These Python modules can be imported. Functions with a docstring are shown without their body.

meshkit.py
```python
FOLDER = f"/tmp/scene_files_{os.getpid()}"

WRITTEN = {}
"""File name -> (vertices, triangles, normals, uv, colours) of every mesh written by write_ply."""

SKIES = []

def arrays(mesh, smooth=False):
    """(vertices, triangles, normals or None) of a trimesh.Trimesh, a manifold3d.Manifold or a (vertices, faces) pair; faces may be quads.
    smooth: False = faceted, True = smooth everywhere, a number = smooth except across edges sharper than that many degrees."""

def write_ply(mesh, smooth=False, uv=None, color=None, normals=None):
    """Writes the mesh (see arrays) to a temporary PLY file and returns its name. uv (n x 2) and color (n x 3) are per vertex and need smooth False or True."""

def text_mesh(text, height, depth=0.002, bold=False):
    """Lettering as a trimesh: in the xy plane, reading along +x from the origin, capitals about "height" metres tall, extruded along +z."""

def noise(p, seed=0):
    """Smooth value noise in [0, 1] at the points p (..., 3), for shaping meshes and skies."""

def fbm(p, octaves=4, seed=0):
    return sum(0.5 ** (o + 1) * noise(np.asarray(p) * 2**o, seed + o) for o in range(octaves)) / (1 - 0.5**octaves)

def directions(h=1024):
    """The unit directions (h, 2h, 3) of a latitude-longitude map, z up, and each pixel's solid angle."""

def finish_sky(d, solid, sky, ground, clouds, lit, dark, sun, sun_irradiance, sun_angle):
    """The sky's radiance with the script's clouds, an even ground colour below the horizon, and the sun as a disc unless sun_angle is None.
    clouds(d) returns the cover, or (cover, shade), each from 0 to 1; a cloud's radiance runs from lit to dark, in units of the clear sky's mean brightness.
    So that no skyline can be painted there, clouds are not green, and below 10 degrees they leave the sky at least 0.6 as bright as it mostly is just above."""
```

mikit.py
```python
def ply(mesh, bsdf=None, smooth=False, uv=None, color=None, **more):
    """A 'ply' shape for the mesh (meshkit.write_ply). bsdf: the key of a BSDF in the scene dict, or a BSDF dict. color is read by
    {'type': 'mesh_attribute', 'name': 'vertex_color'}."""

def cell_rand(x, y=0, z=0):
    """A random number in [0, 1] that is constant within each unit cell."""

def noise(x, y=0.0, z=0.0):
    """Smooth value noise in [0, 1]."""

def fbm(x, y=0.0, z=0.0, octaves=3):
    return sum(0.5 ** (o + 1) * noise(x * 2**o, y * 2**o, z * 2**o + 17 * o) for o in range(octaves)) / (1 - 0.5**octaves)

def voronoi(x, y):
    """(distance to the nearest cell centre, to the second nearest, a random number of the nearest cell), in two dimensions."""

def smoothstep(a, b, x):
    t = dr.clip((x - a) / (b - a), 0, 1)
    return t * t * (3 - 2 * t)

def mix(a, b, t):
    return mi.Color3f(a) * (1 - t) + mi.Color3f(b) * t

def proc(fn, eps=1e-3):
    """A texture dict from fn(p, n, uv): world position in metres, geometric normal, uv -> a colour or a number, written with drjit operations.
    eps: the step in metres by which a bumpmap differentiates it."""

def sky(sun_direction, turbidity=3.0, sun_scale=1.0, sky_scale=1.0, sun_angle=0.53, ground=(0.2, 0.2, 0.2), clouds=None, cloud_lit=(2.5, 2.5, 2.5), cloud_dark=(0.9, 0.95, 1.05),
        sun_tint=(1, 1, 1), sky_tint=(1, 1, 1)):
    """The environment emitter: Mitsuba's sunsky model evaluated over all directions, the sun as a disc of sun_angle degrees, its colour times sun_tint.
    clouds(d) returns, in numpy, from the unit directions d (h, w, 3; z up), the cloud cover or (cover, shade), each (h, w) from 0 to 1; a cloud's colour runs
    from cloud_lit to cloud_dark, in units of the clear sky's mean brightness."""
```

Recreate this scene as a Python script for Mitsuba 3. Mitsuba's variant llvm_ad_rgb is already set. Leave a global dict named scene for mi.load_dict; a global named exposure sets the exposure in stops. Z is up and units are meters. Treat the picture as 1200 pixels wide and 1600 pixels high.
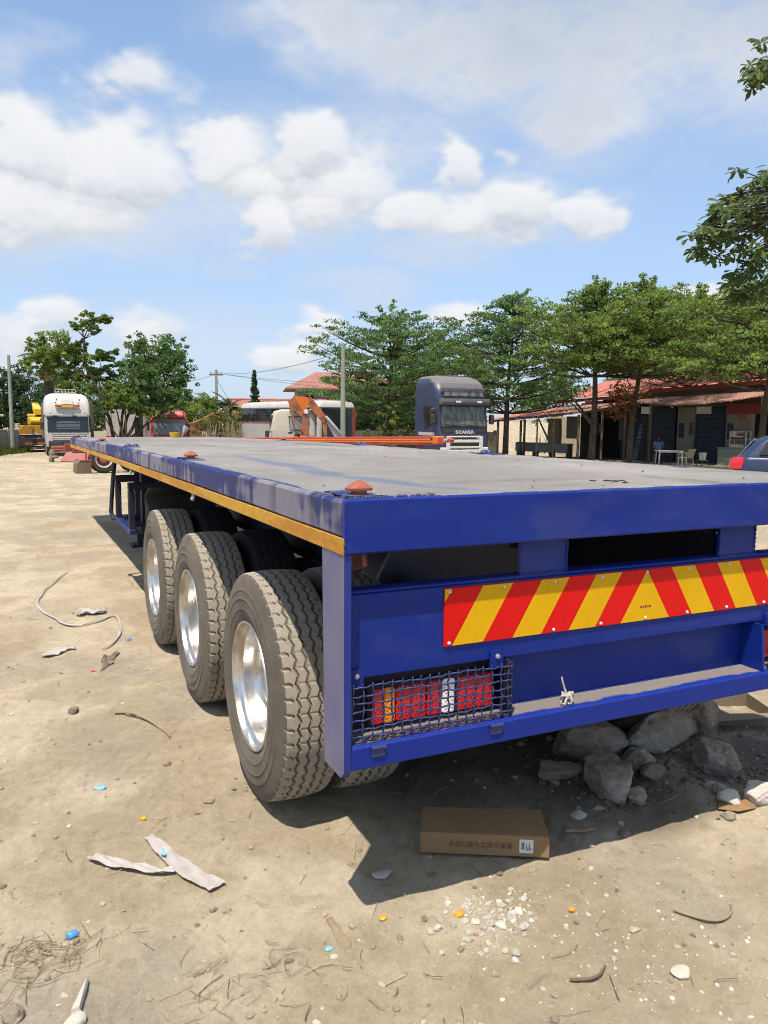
"""A blue flatbed trailer in a dusty truck yard, built in metres: the trailer's rear face is the plane y = 0, its long axis is y, z is up."""
import math
import numpy as np
import trimesh
import drjit as dr
import mitsuba as mi
import manifold3d as m3
import mikit
import meshkit

T = mi.ScalarTransform4f
scene, labels = {}, {}
exposure = 2.15

# ---------------------------------------------------------------- camera
CAM = np.array([-2.1635, -2.2234, 1.7404])
FWD = np.array([0.42350, 0.89829, -0.11716])
UPV = np.array([0.04350, 0.10902, 0.99309])
scene['camera'] = {'type': 'perspective', 'fov': 52.07, 'fov_axis': 'x', 'near_clip': 0.05, 'far_clip': 4000.0,
                   'to_world': T().look_at(origin=CAM.tolist(), target=(CAM + FWD).tolist(), up=UPV.tolist())}

# ---------------------------------------------------------------- sky and sun
SUN = (-0.27, -0.29, 1.0)
# cumulus masses: azimuth and elevation (degrees), half sizes, strength; then thin veils of cloud
CLOUDS = [
    (*(8.535, 21.225), 4.6, 1.9, .62), (*(11.394, 20.944), 2.2, 1.3, .45),
    (*(2.119, 16.581), 3.4, 2.3, 1.0), (*(6.953, 16.005), 4.4, 2.9, 1.0), (*(2.163, 13.272), 5.2, 2.4, .80), (*(5.660, 13.296), 4.0, 2.0, .7), (*(13.844, 17.193), 3.0, 2.4, .95), (*(19.733, 18.132), 2.5, 2.2, 1.05), (*(16.197, 15.578), 4.0, 2.0, .75),
    (*(22.394, 15.786), 4.6, 2.6, .72), (*(17.262, 12.603), 2.3, 2.3, .92), (*(26.893, 13.810), 3.2, 1.6, .78), (*(21.500, 14.159), 2.6, 1.6, .7),
    (*(30.061, 16.901), 1.5, 1.9, .90), (*(34.000, 14.431), 3.6, 2.1, 1.0), (*(38.991, 13.512), 3.2, 1.3, .9), (*(30.477, 13.783), 3.0, 1.6, .8), (*(33.256, 17.670), 1.7, .7, .5), (*(41.711, 13.443), 1.2, .8, .7),
    (*(19.680, 6.576), 2.6, 1.3, .95), (*(17.860, 4.598), 2.6, 1.3, .85), (*(31.050, 7.440), 3.0, 1.0, .8), (*(2.465, 6.711), 2.6, 1.4, .85), (*(0.671, 4.994), 4.0, 2.2, .7),
    (*(8.913, 5.971), 3.4, 1.6, .6), (*(46.400, 8.224), 3.4, .9, .7)]
VEILS = [
    (*(4.515, 14.338), 10.0, 4.6, .80), (*(17.075, 15.815), 10.0, 4.0, .86), (*(31.363, 13.972), 9.0, 2.6, .70), (*(11.683, 5.852), 12.0, 2.6, .35),
    (*(23.254, 24.997), 7.0, 3.0, .85), (*(31.994, 24.230), 10.0, 4.4, 1.0), (*(41.242, 23.592), 9.0, 5.0, 1.0), (*(46.799, 21.954), 6.5, 4.4, .95), (*(40.605, 19.846), 5.5, 2.2, .8), (*(18.907, 25.685), 2.6, 1.6, .7), (*(28.984, 22.578), 6.5, 2.4, .8),
    (*(25.057, 18.549), 7.0, 2.6, .65), (*(23.764, 9.380), 4.6, 1.5, .62), (*(23.328, 3.863), 6.5, 1.6, .5), (*(29.616, 11.937), 6.0, 1.3, .45), (*(47.809, 11.003), 2.5, 1.0, .4), (*(15.255, 10.661), 3.0, .8, .35), (*(38.207, 17.437), 6, 1.5, .30), (*(0.877, 21.450), 1.6, 1.6, .45)]


def lumps(az, el, table):
    out, low = np.zeros(az.shape), np.zeros(az.shape)
    for a, e, sa, se, k in table:
        du, dv = (((az - a + 180) % 360) - 180) / sa, (el - e) / se
        g = k * np.exp(-1.0 * np.power(du * du + dv * dv, 1.3))
        low = np.where(g > out, np.clip(.4 - .6 * dv, 0, 1), low)
        out = np.maximum(out, g)
    return out, low


def cloud_field(d):
    az = np.degrees(np.arctan2(d[..., 0], d[..., 1]))
    el = np.degrees(np.arcsin(np.clip(d[..., 2], -1, 1)))
    q = np.stack([d[..., 0], d[..., 1], d[..., 2] * 1.5], -1)
    n1 = meshkit.fbm(q * 12.0, 4, 3) - .5
    n2 = np.abs(meshkit.fbm(q * 34.0, 4, 11) - .5) * 2
    n3 = meshkit.fbm(q * 90.0, 3, 17) - .5
    wa, we = az + n1 * 5.0 + n3 * .6, el + (meshkit.fbm(q * 14.0 + 40, 4, 5) - .5) * 3.4 + n3 * .5
    c, low = lumps(wa, we, CLOUDS)
    v, _ = lumps(az + n1 * 9.0, el + n1 * 3.5, VEILS)
    return c - .30 * n2 + .28 * n1 + .22 * n3 + .06, low, v, n1, n3, az, el


def clouds(d):
    dens, low, veil, n1, n3, az, el = cloud_field(d)
    up = d + np.array([-.006, -.006, .020])
    above = cloud_field(up / np.linalg.norm(up, axis=-1, keepdims=True))[0]
    away = np.clip((np.degrees(np.arccos(np.clip(d @ (FWD / np.linalg.norm(FWD)), -1, 1))) - 40) / 12, 0, 1)
    p = d / np.maximum(d[..., 2:3], .06)
    far = meshkit.fbm(np.concatenate([p[..., :2] * .9, p[..., :1] * 0], -1), 6, 21)
    dens = np.maximum(dens, away * np.clip((far - .48) * 5, 0, 1.1))
    t = np.clip((dens - .16) / .52, 0, 1)
    t = t * t * (3 - 2 * t)
    thin = np.clip(veil * (.86 + 1.5 * n1 + .5 * n3) * 1.0, 0, .80)
    haze = .08 + .62 * np.exp(-np.maximum(el, 0) / 10.0)
    cover = 1 - (1 - t * .88) * (1 - thin) * (1 - haze)
    relief = np.clip((above - dens) * 1.5 + .10, 0, 1)
    grey = np.clip((el - 19) / 8, 0, 1) * np.clip((az - 20) / 14, 0, 1)
    shade = np.clip((1 - t) * (1 - thin) * .95 * np.clip(haze * 3, 0, 1) + t * (.12 + .55 * relief + .42 * low) + (1 - t) * thin * (.34 + .75 * grey + 1.2 * np.maximum(n1, 0)), 0, 1)
    return cover, shade


scene['daylight'] = mikit.sky(SUN, turbidity=3.0, sun_scale=1.0, sky_scale=1.0, ground=(.22, .20, .16), clouds=clouds, cloud_lit=(1.92, 1.91, 1.90), cloud_dark=(1.10, 1.18, 1.30), sky_tint=(1.08, 1.17, 1.22),
                              sun_tint=(.97, 1.0, 1.05))

# ---------------------------------------------------------------- shape helpers
PI = math.pi


def cat(ms):
    ms = [m for m in ms if m is not None and len(m[0])]
    off = np.cumsum([0] + [len(m[0]) for m in ms])
    return np.vstack([m[0] for m in ms]), np.vstack([np.asarray(m[1]) + o for m, o in zip(ms, off)])


def tm(mesh):
    return np.asarray(mesh.vertices, float), np.asarray(mesh.faces, int)


def mf(man):
    m = man.to_mesh()
    return np.array(m.vert_properties[:, :3], float), np.array(m.tri_verts, int)


def mv(m, loc=(0, 0, 0), rz=0, rx=0, ry=0, s=1):
    """A moved copy of a mesh: scale, rotate about x, y, z (degrees), then shift."""
    v = np.asarray(m[0], float) * s
    for ax, a in ((0, rx), (1, ry), (2, rz)):
        if a:
            c, n = math.cos(math.radians(a)), math.sin(math.radians(a))
            i, j = [(1, 2), (2, 0), (0, 1)][ax]
            v = v.copy()
            v[:, i], v[:, j] = c * v[:, i] - n * v[:, j], n * v[:, i] + c * v[:, j]
    return v + np.asarray(loc, float), m[1]


def hullm(pts):
    h = trimesh.convex.convex_hull(np.asarray(pts, float))
    return tm(h)


def bx(x0, x1, y0, y1, z0, z1, b=0.004):
    """A box with chamfered edges."""
    b = min(b, .45 * abs(x1 - x0), .45 * abs(y1 - y0), .45 * abs(z1 - z0))
    if b <= 0:
        b = 1e-4
    P = []
    for x, sx in ((x0, 1), (x1, -1)):
        for y, sy in ((y0, 1), (y1, -1)):
            for z, sz in ((z0, 1), (z1, -1)):
                P += [(x, y + sy * b, z + sz * b), (x + sx * b, y, z + sz * b), (x + sx * b, y + sy * b, z)]
    return hullm(P)


def tube(path, r, n=8, closed=False):
    """A round bar along a path; r is one radius or one per point."""
    p = np.asarray(path, float)
    k = len(p)
    r = np.broadcast_to(np.asarray(r, float), (k,))
    t = np.gradient(p, axis=0) if not closed else np.roll(p, -1, 0) - np.roll(p, 1, 0)
    t /= np.maximum(np.linalg.norm(t, axis=1, keepdims=True), 1e-9)
    a = np.array([0, 0, 1.0]) if abs(t[0][2]) < .9 else np.array([1.0, 0, 0])
    u = np.cross(t[0], a)
    u /= np.linalg.norm(u)
    V = []
    ang = np.arange(n) * 2 * PI / n
    for i in range(k):
        u = u - t[i] * (u @ t[i])
        u /= max(np.linalg.norm(u), 1e-9)
        w = np.cross(t[i], u)
        V.append(p[i] + r[i] * (np.cos(ang)[:, None] * u + np.sin(ang)[:, None] * w))
    V = np.vstack(V)
    F = []
    for i in range(k if closed else k - 1):
        a0, b0 = i * n, ((i + 1) % k) * n
        for j in range(n):
            j2 = (j + 1) % n
            F += [(a0 + j, a0 + j2, b0 + j2), (a0 + j, b0 + j2, b0 + j)]
    if not closed:
        V = np.vstack([V, p[:1], p[-1:]])
        c0, c1 = len(V) - 2, len(V) - 1
        for j in range(n):
            j2 = (j + 1) % n
            F += [(c0, j2, j), (c1, (k - 1) * n + j, (k - 1) * n + j2)]
    return V, np.array(F)


def lathe(prof, n=32, axis='x', close=False):
    """A profile of (radius, height) turned about an axis."""
    prof = np.asarray(prof, float)
    a = np.arange(n) * 2 * PI / n
    k = len(prof)
    V = np.zeros((k, n, 3))
    r, h = prof[:, 0][:, None], prof[:, 1][:, None]
    c, s = r * np.cos(a), r * np.sin(a)
    if axis == 'x':
        V[..., 0], V[..., 1], V[..., 2] = h, c, s
    elif axis == 'y':
        V[..., 0], V[..., 1], V[..., 2] = s, h, c
    else:
        V[..., 0], V[..., 1], V[..., 2] = c, s, h
    F = []
    for i in range(k if close else k - 1):
        for j in range(n):
            a0, a1, b0, b1 = i * n + j, i * n + (j + 1) % n, ((i + 1) % k) * n + j, ((i + 1) % k) * n + (j + 1) % n
            F += [(a0, a1, b1), (a0, b1, b0)]
    return V.reshape(-1, 3), np.array(F)


def prism(poly, axis, lo, hi):
    """A polygon pushed along an axis; the polygon's two coordinates are the other axes in order."""
    cs = m3.CrossSection([np.asarray(poly, float)], m3.FillRule.NonZero)
    v, f = mf(m3.Manifold.extrude(cs, hi - lo))
    v[:, 2] += lo
    if axis == 'x':
        v = v[:, [2, 0, 1]]
    elif axis == 'y':
        v = np.stack([v[:, 0], v[:, 2], v[:, 1]], 1)
        f = f[:, ::-1]
    return v, f


def loft(rings):
    """Closed rings with equal counts joined one after the other, capped at both ends."""
    R = np.asarray(rings, float)
    k, n = R.shape[:2]
    V = R.reshape(-1, 3)
    F = []
    for i in range(k - 1):
        for j in range(n):
            j2 = (j + 1) % n
            F += [(i * n + j, i * n + j2, (i + 1) * n + j2), (i * n + j, (i + 1) * n + j2, (i + 1) * n + j)]
    V = np.vstack([V, R[0].mean(0), R[-1].mean(0)])
    for j in range(n):
        j2 = (j + 1) % n
        F += [(k * n, j2, j), (k * n + 1, (k - 1) * n + j, (k - 1) * n + j2)]
    return V, np.array(F)


def rr(hx, y0, y1, r, z, n=4, cx=0):
    """A rounded rectangle in plan at the height z, for loft."""
    P = []
    r = max(min(r, hx * .98, (y1 - y0) * .49), 1e-3)
    for (px, py, a0) in ((cx + hx - r, y0 + r, -90), (cx + hx - r, y1 - r, 0), (cx - hx + r, y1 - r, 90), (cx - hx + r, y0 + r, 180)):
        for i in range(n + 1):
            a = math.radians(a0 + 90 * i / n)
            P.append((px + r * math.cos(a), py + r * math.sin(a), z))
    return P


def slab(q, th):
    """A thin plate from four corner points, given a thickness along its normal (towards the side from which the corners run anticlockwise)."""
    q = np.asarray(q, float)
    n = np.cross(q[1] - q[0], q[3] - q[0])
    n /= np.linalg.norm(n)
    return hullm(np.vstack([q, q + n * th]))


def ball(r, c=(0, 0, 0), sub=1, sq=(1, 1, 1)):
    v, f = tm(trimesh.creation.icosphere(subdivisions=sub))
    return v * r * np.asarray(sq) + np.asarray(c), f


def bones(chain, ref=.03, smooth=8):
    """One continuous body from bones ((point, radius), (point, radius))."""
    parts = []
    for (a, ra), (b, rb) in chain:
        s = m3.Manifold.sphere(1.0, 12)
        parts.append(m3.Manifold.batch_hull([s.scale((ra,) * 3 if np.isscalar(ra) else ra).translate(a), s.scale((rb,) * 3 if np.isscalar(rb) else rb).translate(b)]))
    man = m3.Manifold.batch_boolean(parts, m3.OpType.Add).refine_to_length(ref)
    v, f = mf(man)
    me = trimesh.Trimesh(v, f, process=True)
    trimesh.smoothing.filter_taubin(me, iterations=smooth)
    return tm(me)


def xf(loc=(0, 0, 0), rz=0):
    return T().translate(list(map(float, loc))).rotate([0, 0, 1], float(rz))


def free(key):
    k, i = key, 0
    while k in scene or k in labels:
        i += 1
        k = f'{key}_{i:03d}'
    return k


def thing(name, label, cat_, group=None, kind=None):
    key = free(name)
    labels[key] = {'label': label, 'category': cat_}
    if group:
        labels[key]['group'] = group
    if kind:
        labels[key]['kind'] = kind
    return key


def part(holder, name, mesh, mat, M=None, smooth=30, label=None, kind=None, **kw):
    key = free(f'{holder}__{name}')
    d = dict(mesh) if isinstance(mesh, dict) else mikit.ply(mesh, mat, smooth, **kw)
    if M is not None:
        d['to_world'] = M
    scene[key] = d
    if label or kind:
        labels[key] = {}
        if label:
            labels[key]['label'] = label
        if kind:
            labels[key]['kind'] = kind
    return key


def single(name, mesh, mat, label, cat_, group=None, kind=None, M=None, smooth=30, **kw):
    key = thing(name, label, cat_, group, kind)
    d = dict(mesh) if isinstance(mesh, dict) else mikit.ply(mesh, mat, smooth, **kw)
    if M is not None:
        d['to_world'] = M
    scene[key] = d
    return key


def struct(name, mesh, mat, smooth=30, label=None, **kw):
    key = free(name)
    scene[key] = mikit.ply(mesh, mat, smooth, **kw)
    labels[key] = {'kind': 'structure'}
    if label:
        labels[key]['label'] = label
    return key


# ---------------------------------------------------------------- materials
def rgb(c):
    return {'type': 'rgb', 'value': [float(x) for x in c]}


def mat(name, color, rough=.6, metal=0.0, spec=.5, coat=0.0, bump=None, two=True, coat_gloss=.8):
    col = mikit.proc(color) if callable(color) else (color if isinstance(color, dict) else rgb(color))
    b = {'type': 'principled', 'base_color': col, 'roughness': float(rough), 'metallic': float(metal), 'specular': float(spec)}
    if coat:
        b['clearcoat'], b['clearcoat_gloss'] = float(coat), float(coat_gloss)
    if bump:
        fn, sc, eps = bump
        b = {'type': 'bumpmap', 'arbitrary': mikit.proc(fn, eps), 'scale': float(sc), 'bsdf': b}
    scene[name] = {'type': 'twosided', 'bsdf': b} if two else b
    return name


def rgbmul(c, k):
    return mi.Color3f(c) * k


nz, fb, ss, mix = mikit.noise, mikit.fbm, mikit.smoothstep, mikit.mix


def dirt_color(p, n, uv):
    big = fb(p.x * .45, p.y * .45, 2.0, 4)
    mid = fb(p.x * 2.6 + 7, p.y * 2.6, 5.0, 4)
    fine = fb(p.x * 22, p.y * 22, 9.0, 4)
    grit = nz(p.x * 160, p.y * 160, 3.0)
    c = mix((.236, .204, .146), (.302, .268, .202), ss(.35, .65, mid))
    c = mix(c, (.218, .175, .125), ss(.48, .66, big) * .7)
    c = mix(c, (.192, .178, .150), ss(.52, .72, fb(p.x * 1.1 + 31, p.y * 1.1, 8.0, 4)) * .65)
    c = c * (.86 + .28 * fine)
    c = c * (.90 + .20 * grit)
    c = mix(c, (.36, .33, .28), ss(.90, .96, nz(p.x * 120 + 11, p.y * 120, 1.0)) * .45)
    c = mix(c, (.13, .105, .075), ss(.66, .74, fb(p.x * 13 + 5, p.y * 13, 6.0, 4)) * .20)
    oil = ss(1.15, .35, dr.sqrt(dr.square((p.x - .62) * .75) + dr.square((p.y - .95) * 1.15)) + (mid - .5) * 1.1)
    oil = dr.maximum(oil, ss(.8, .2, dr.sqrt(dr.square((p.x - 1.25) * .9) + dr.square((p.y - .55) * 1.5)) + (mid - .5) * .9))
    damp = ss(.60, .75, fb(p.x * .9 + 3, p.y * .9, 11.0, 4)) * .22
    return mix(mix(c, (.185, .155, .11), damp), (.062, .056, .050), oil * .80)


mat('dirt', dirt_color, .95, spec=.2, bump=(lambda p, n, uv: fb(p.x * 34, p.y * 34, 1.0, 4) * .75 + nz(p.x * 190, p.y * 190, 4.0) * .22, .011, .002))


def deck_color(p, n, uv):
    g = fb(p.x * 1.4, p.y * 1.0, 4.0, 4)
    f2 = fb(p.x * 9, p.y * 5, 1.0, 4)
    c = mix((.128, .128, .128), (.166, .164, .162), ss(.3, .7, g)) * (.88 + .24 * f2)
    w = fb(p.x * 3.0, p.y * 1.2, 6.0, 4)
    # streaks of blue overspray that run obliquely across the plate
    bow = dr.select(p.y < 1.2, .20 * dr.square((1.2 - p.y) / 1.13), .07 * dr.square((p.y - 1.2) / 1.6))
    line = dr.abs(p.x + .84 - bow + (w - .5) * .16)
    blue = ss(.085, .03, line + (f2 - .5) * .06) * ss(.0, .3, p.y) * ss(3.5, 2.6, p.y)
    edge = ss(.06, .0, dr.abs(dr.abs(p.x) - 1.235)) * ss(.38, .55, f2)
    c = mix(c, (.045, .075, .16), dr.maximum(blue * .55, edge * .6))
    scratch = ss(.62, .70, fb(p.x * 1.2, p.y * 14, 3.0, 3)) * ss(.5, .62, fb(p.x * 2.2 + 5, p.y * 2.2, 7.0, 3))
    c = mix(c, (.085, .088, .095), scratch * .5)
    c = c * (.93 + .14 * nz(p.x * 130, p.y * 130, 2.0))
    return c * (1 - .35 * ss(.70, .82, fb(p.x * 2.2, p.y * .35 + 3, 9.0, 3)))


mat('deck_plate', deck_color, .75, spec=.3, bump=(lambda p, n, uv: fb(p.x * 2.5, p.y * 2.5, 2.0, 3) + .05 * nz(p.x * 60, p.y * 60, 1.0), .006, .01))


def faded_blue(p, n, uv):
    s = fb(p.y * 1.7, p.z * 7.0 + p.x, 3.0, 4)
    drip = fb(p.y * 20, p.z * 5.0, 1.0, 3)
    near = ss(2.2, .3, p.y) * .085
    wear = ss(.455, .62, s * .66 + drip * .34 + near - .05 * ss(1.42, 1.47, p.z))
    c = mix((.007, .016, .105), (.165, .160, .205), wear * .95)
    dark = ss(.86, .93, nz(p.y * 7, p.z * .6, 8.0))
    return mix(c, (.01, .014, .04), dark * .6) * (.9 + .2 * fb(p.y * 12, p.z * 12, p.x * 12, 3))


mat('faded_blue', faded_blue, .55, spec=.4, coat=.15)


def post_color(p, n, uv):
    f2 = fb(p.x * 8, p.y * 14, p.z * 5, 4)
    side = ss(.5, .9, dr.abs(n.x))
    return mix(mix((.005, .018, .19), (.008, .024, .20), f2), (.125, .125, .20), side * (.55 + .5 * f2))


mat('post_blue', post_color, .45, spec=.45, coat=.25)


def rear_blue(p, n, uv):
    f2 = fb(p.x * 5, p.z * 9, p.y * 5, 4)
    dust = ss(.60, .76, fb(p.x * 2.3 + 4, p.z * 5.0, 2.0, 4)) * .35 + .10 * ss(.4, .7, f2)
    return mix(mix((.0030, .018, .185), (.0045, .024, .215), f2), (.085, .10, .19), dr.maximum(dust * .5, ss(.66, .74, fb(p.x * 7, p.z * 26, 6.0, 4)) * .10))


mat('rear_blue', rear_blue, .44, spec=.22, coat=.12, bump=(lambda p, n, uv: fb(p.x * 7, p.z * 7, p.y * 7, 3), .003, .004))


def ledge_color(p, n, uv):
    f2 = fb(p.x * 14, p.y * 14, p.z * 14, 4)
    top = ss(.6, .95, n.z) * ss(.025, .045, p.y + (f2 - .5) * .05)
    return mix((.0045, .021, .21), (.165, .15, .145), top)


mat('ledge_blue', ledge_color, .5, spec=.25, coat=.08)
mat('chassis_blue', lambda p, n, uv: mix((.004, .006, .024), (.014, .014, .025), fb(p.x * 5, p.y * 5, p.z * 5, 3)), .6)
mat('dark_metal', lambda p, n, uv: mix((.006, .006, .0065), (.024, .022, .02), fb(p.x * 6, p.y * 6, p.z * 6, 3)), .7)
mat('wire_blue', (.020, .030, .12), .5, coat=.2)
mat('yellow_tape', lambda p, n, uv: mix((.46, .25, .014), (.40, .17, .008), ss(.42, .62, fb(p.y * 2.2, p.z * 20, 1.0, 4))) * (.85 + .2 * nz(p.y * 30, p.z * 60, 2.0)), .5, spec=.4)
mat('marker_red', lambda p, n, uv: rgbmul((.60, .006, .005), .92 + .14 * fb(p.x * 6, p.z * 6, 1.0, 3)), .45, spec=.2)
mat('marker_yellow', lambda p, n, uv: rgbmul((.62, .36, .002), .92 + .14 * fb(p.x * 6, p.z * 6, 4.0, 3)), .45, spec=.2)


mat('lock_orange', lambda p, n, uv: mix((.30, .085, .050), (.21, .065, .04), fb(p.x * 40, p.y * 40, p.z * 40, 3)), .6)


def rubber(p, n, uv):
    f2 = fb(p.x * 7, p.y * 7, p.z * 7, 4)
    ring = fb(p.y * 1.3 + 9, p.z * 1.3, p.x, 3)
    c = mix((.088, .078, .066), (.130, .117, .100), ss(.3, .7, f2 * .6 + ring * .4))
    c = mix(c, (.275, .255, .215), ss(.75, .35, dr.abs(n.x)) * (.72 + .35 * f2))
    return c * (.9 + .2 * nz(p.x * 90, p.y * 90, p.z * 90))


mat('dusty_rubber', rubber, .85, spec=.2)
mat('old_rubber', lambda p, n, uv: mix((.035, .032, .029), (.075, .066, .054), fb(p.x * 4, p.y * 4, p.z * 4, 3)), .85, spec=.2)
scene['alu'] = {'type': 'twosided', 'bsdf': {'type': 'principled', 'base_color': mikit.proc(lambda p, n, uv: mix((.70, .69, .67), (.40, .365, .32), ss(.46, .70, fb(p.x * 18, p.y * 6, p.z * 6, 4)) * .8)),
                                             'roughness': .30, 'metallic': 1.0}}
scene['chrome'] = {'type': 'twosided', 'bsdf': {'type': 'principled', 'base_color': rgb((.75, .75, .77)), 'roughness': .18, 'metallic': 1.0}}
for nm, c in (('red_lens', (.50, .008, .012)), ('amber_lens', (.80, .27, .012)), ('clear_lens', (.82, .82, .84))):
    mat(nm, c, .12, spec=.7, coat=1.0, bump=(lambda p, n, uv: dr.sin(p.x * 420) * dr.sin(p.z * 420), .0004, .0004))
mat('card_brown', lambda p, n, uv: mix((.225, .145, .075), (.265, .175, .093), fb(p.x * 9, p.y * 9, p.z * 9, 4)) * (.94 + .1 * nz(p.x * 60, p.y * 8, p.z * 60)), .8, spec=.2)
mat('card_grey', lambda p, n, uv: mix((.15, .115, .085), (.20, .165, .125), fb(p.x * 8, p.y * 8, p.z * 8, 3)), .85, spec=.2)
mat('ink', (.11, .068, .038), .8)
mat('black_ink', (.03, .03, .035), .6)
mat('label_white', (.55, .57, .60), .5)
mat('star_red', (.80, .13, .10), .5)


def rock_color(p, n, uv):
    f2 = fb(p.x * 6, p.y * 6, p.z * 6, 5)
    g = fb(p.x * 40, p.y * 40, p.z * 40, 3)
    c = mix((.15, .132, .112), (.34, .315, .28), ss(.32, .68, f2)) * (.62 + .76 * g)
    c = mix(c, (.22, .165, .115) , ss(.45, .62, fb(p.x * 3.1 + 4, p.y * 3.1, p.z * 3.1, 3)) * .55)
    return mix(c, (.25, .215, .165), ss(.2, .9, n.z) * .5)


mat('rock', rock_color, .95, spec=.15, bump=(lambda p, n, uv: fb(p.x * 26, p.y * 26, p.z * 26, 5), .035, .002))
mat('white_rock', lambda p, n, uv: mix((.37, .35, .315), (.50, .48, .445), fb(p.x * 12, p.y * 12, p.z * 12, 4)), .85, spec=.2)
mat('pebble', {'type': 'mesh_attribute', 'name': 'vertex_color'}, .9, spec=.2)
scene['clear_plastic'] = {'type': 'principledthin', 'base_color': rgb((.80, .77, .80)), 'roughness': .22, 'spec_trans': .25, 'eta': 1.45, 'diff_trans': .6}
mat('pale_plastic', lambda p, n, uv: mix((.31, .29, .275), (.40, .38, .37), fb(p.x * 14, p.y * 14, 1.0, 4)), .35, spec=.5)
mat('shaded_rubber', (.020, .020, .021), .8, spec=.2)  # near-black paints in the shade on the inner tyres
mat('dry_wood', lambda p, n, uv: mix((.20, .155, .10), (.29, .24, .17), fb(p.x * 20, p.y * 20, p.z * 20, 3)), .85, spec=.2)
mat('dark_wood', lambda p, n, uv: mix((.10, .075, .055), (.20, .15, .105), fb(p.x * 9, p.y * 9, p.z * 2, 4)), .85, spec=.2)
mat('bark', lambda p, n, uv: mix((.035, .027, .022), (.105, .082, .064), fb(p.x * 9, p.y * 9, p.z * 2.2, 4)), .9, spec=.2)
scene['leaf'] = {'type': 'principledthin', 'base_color': {'type': 'mesh_attribute', 'name': 'vertex_color'}, 'roughness': .6, 'spec_trans': 0.0, 'diff_trans': 1.0, 'eta': 1.4}
scene['glossy_leaf'] = {'type': 'principledthin', 'base_color': {'type': 'mesh_attribute', 'name': 'vertex_color'}, 'roughness': .36, 'spec_trans': 0.0, 'diff_trans': .8, 'eta': 1.5}
dust = lambda p, s=2.0: fb(p.x * s, p.y * s, p.z * s, 4)
mat('navy_paint', lambda p, n, uv: mix(mix((.010, .018, .060), (.030, .042, .095), dust(p, 2.5)), (.17, .16, .15), ss(.15, .85, n.z) * .75), .45, coat=.25)
mat('dusty_navy', lambda p, n, uv: mix((.05, .054, .07), (.11, .105, .105), dust(p, 2.5)), .6)
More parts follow.
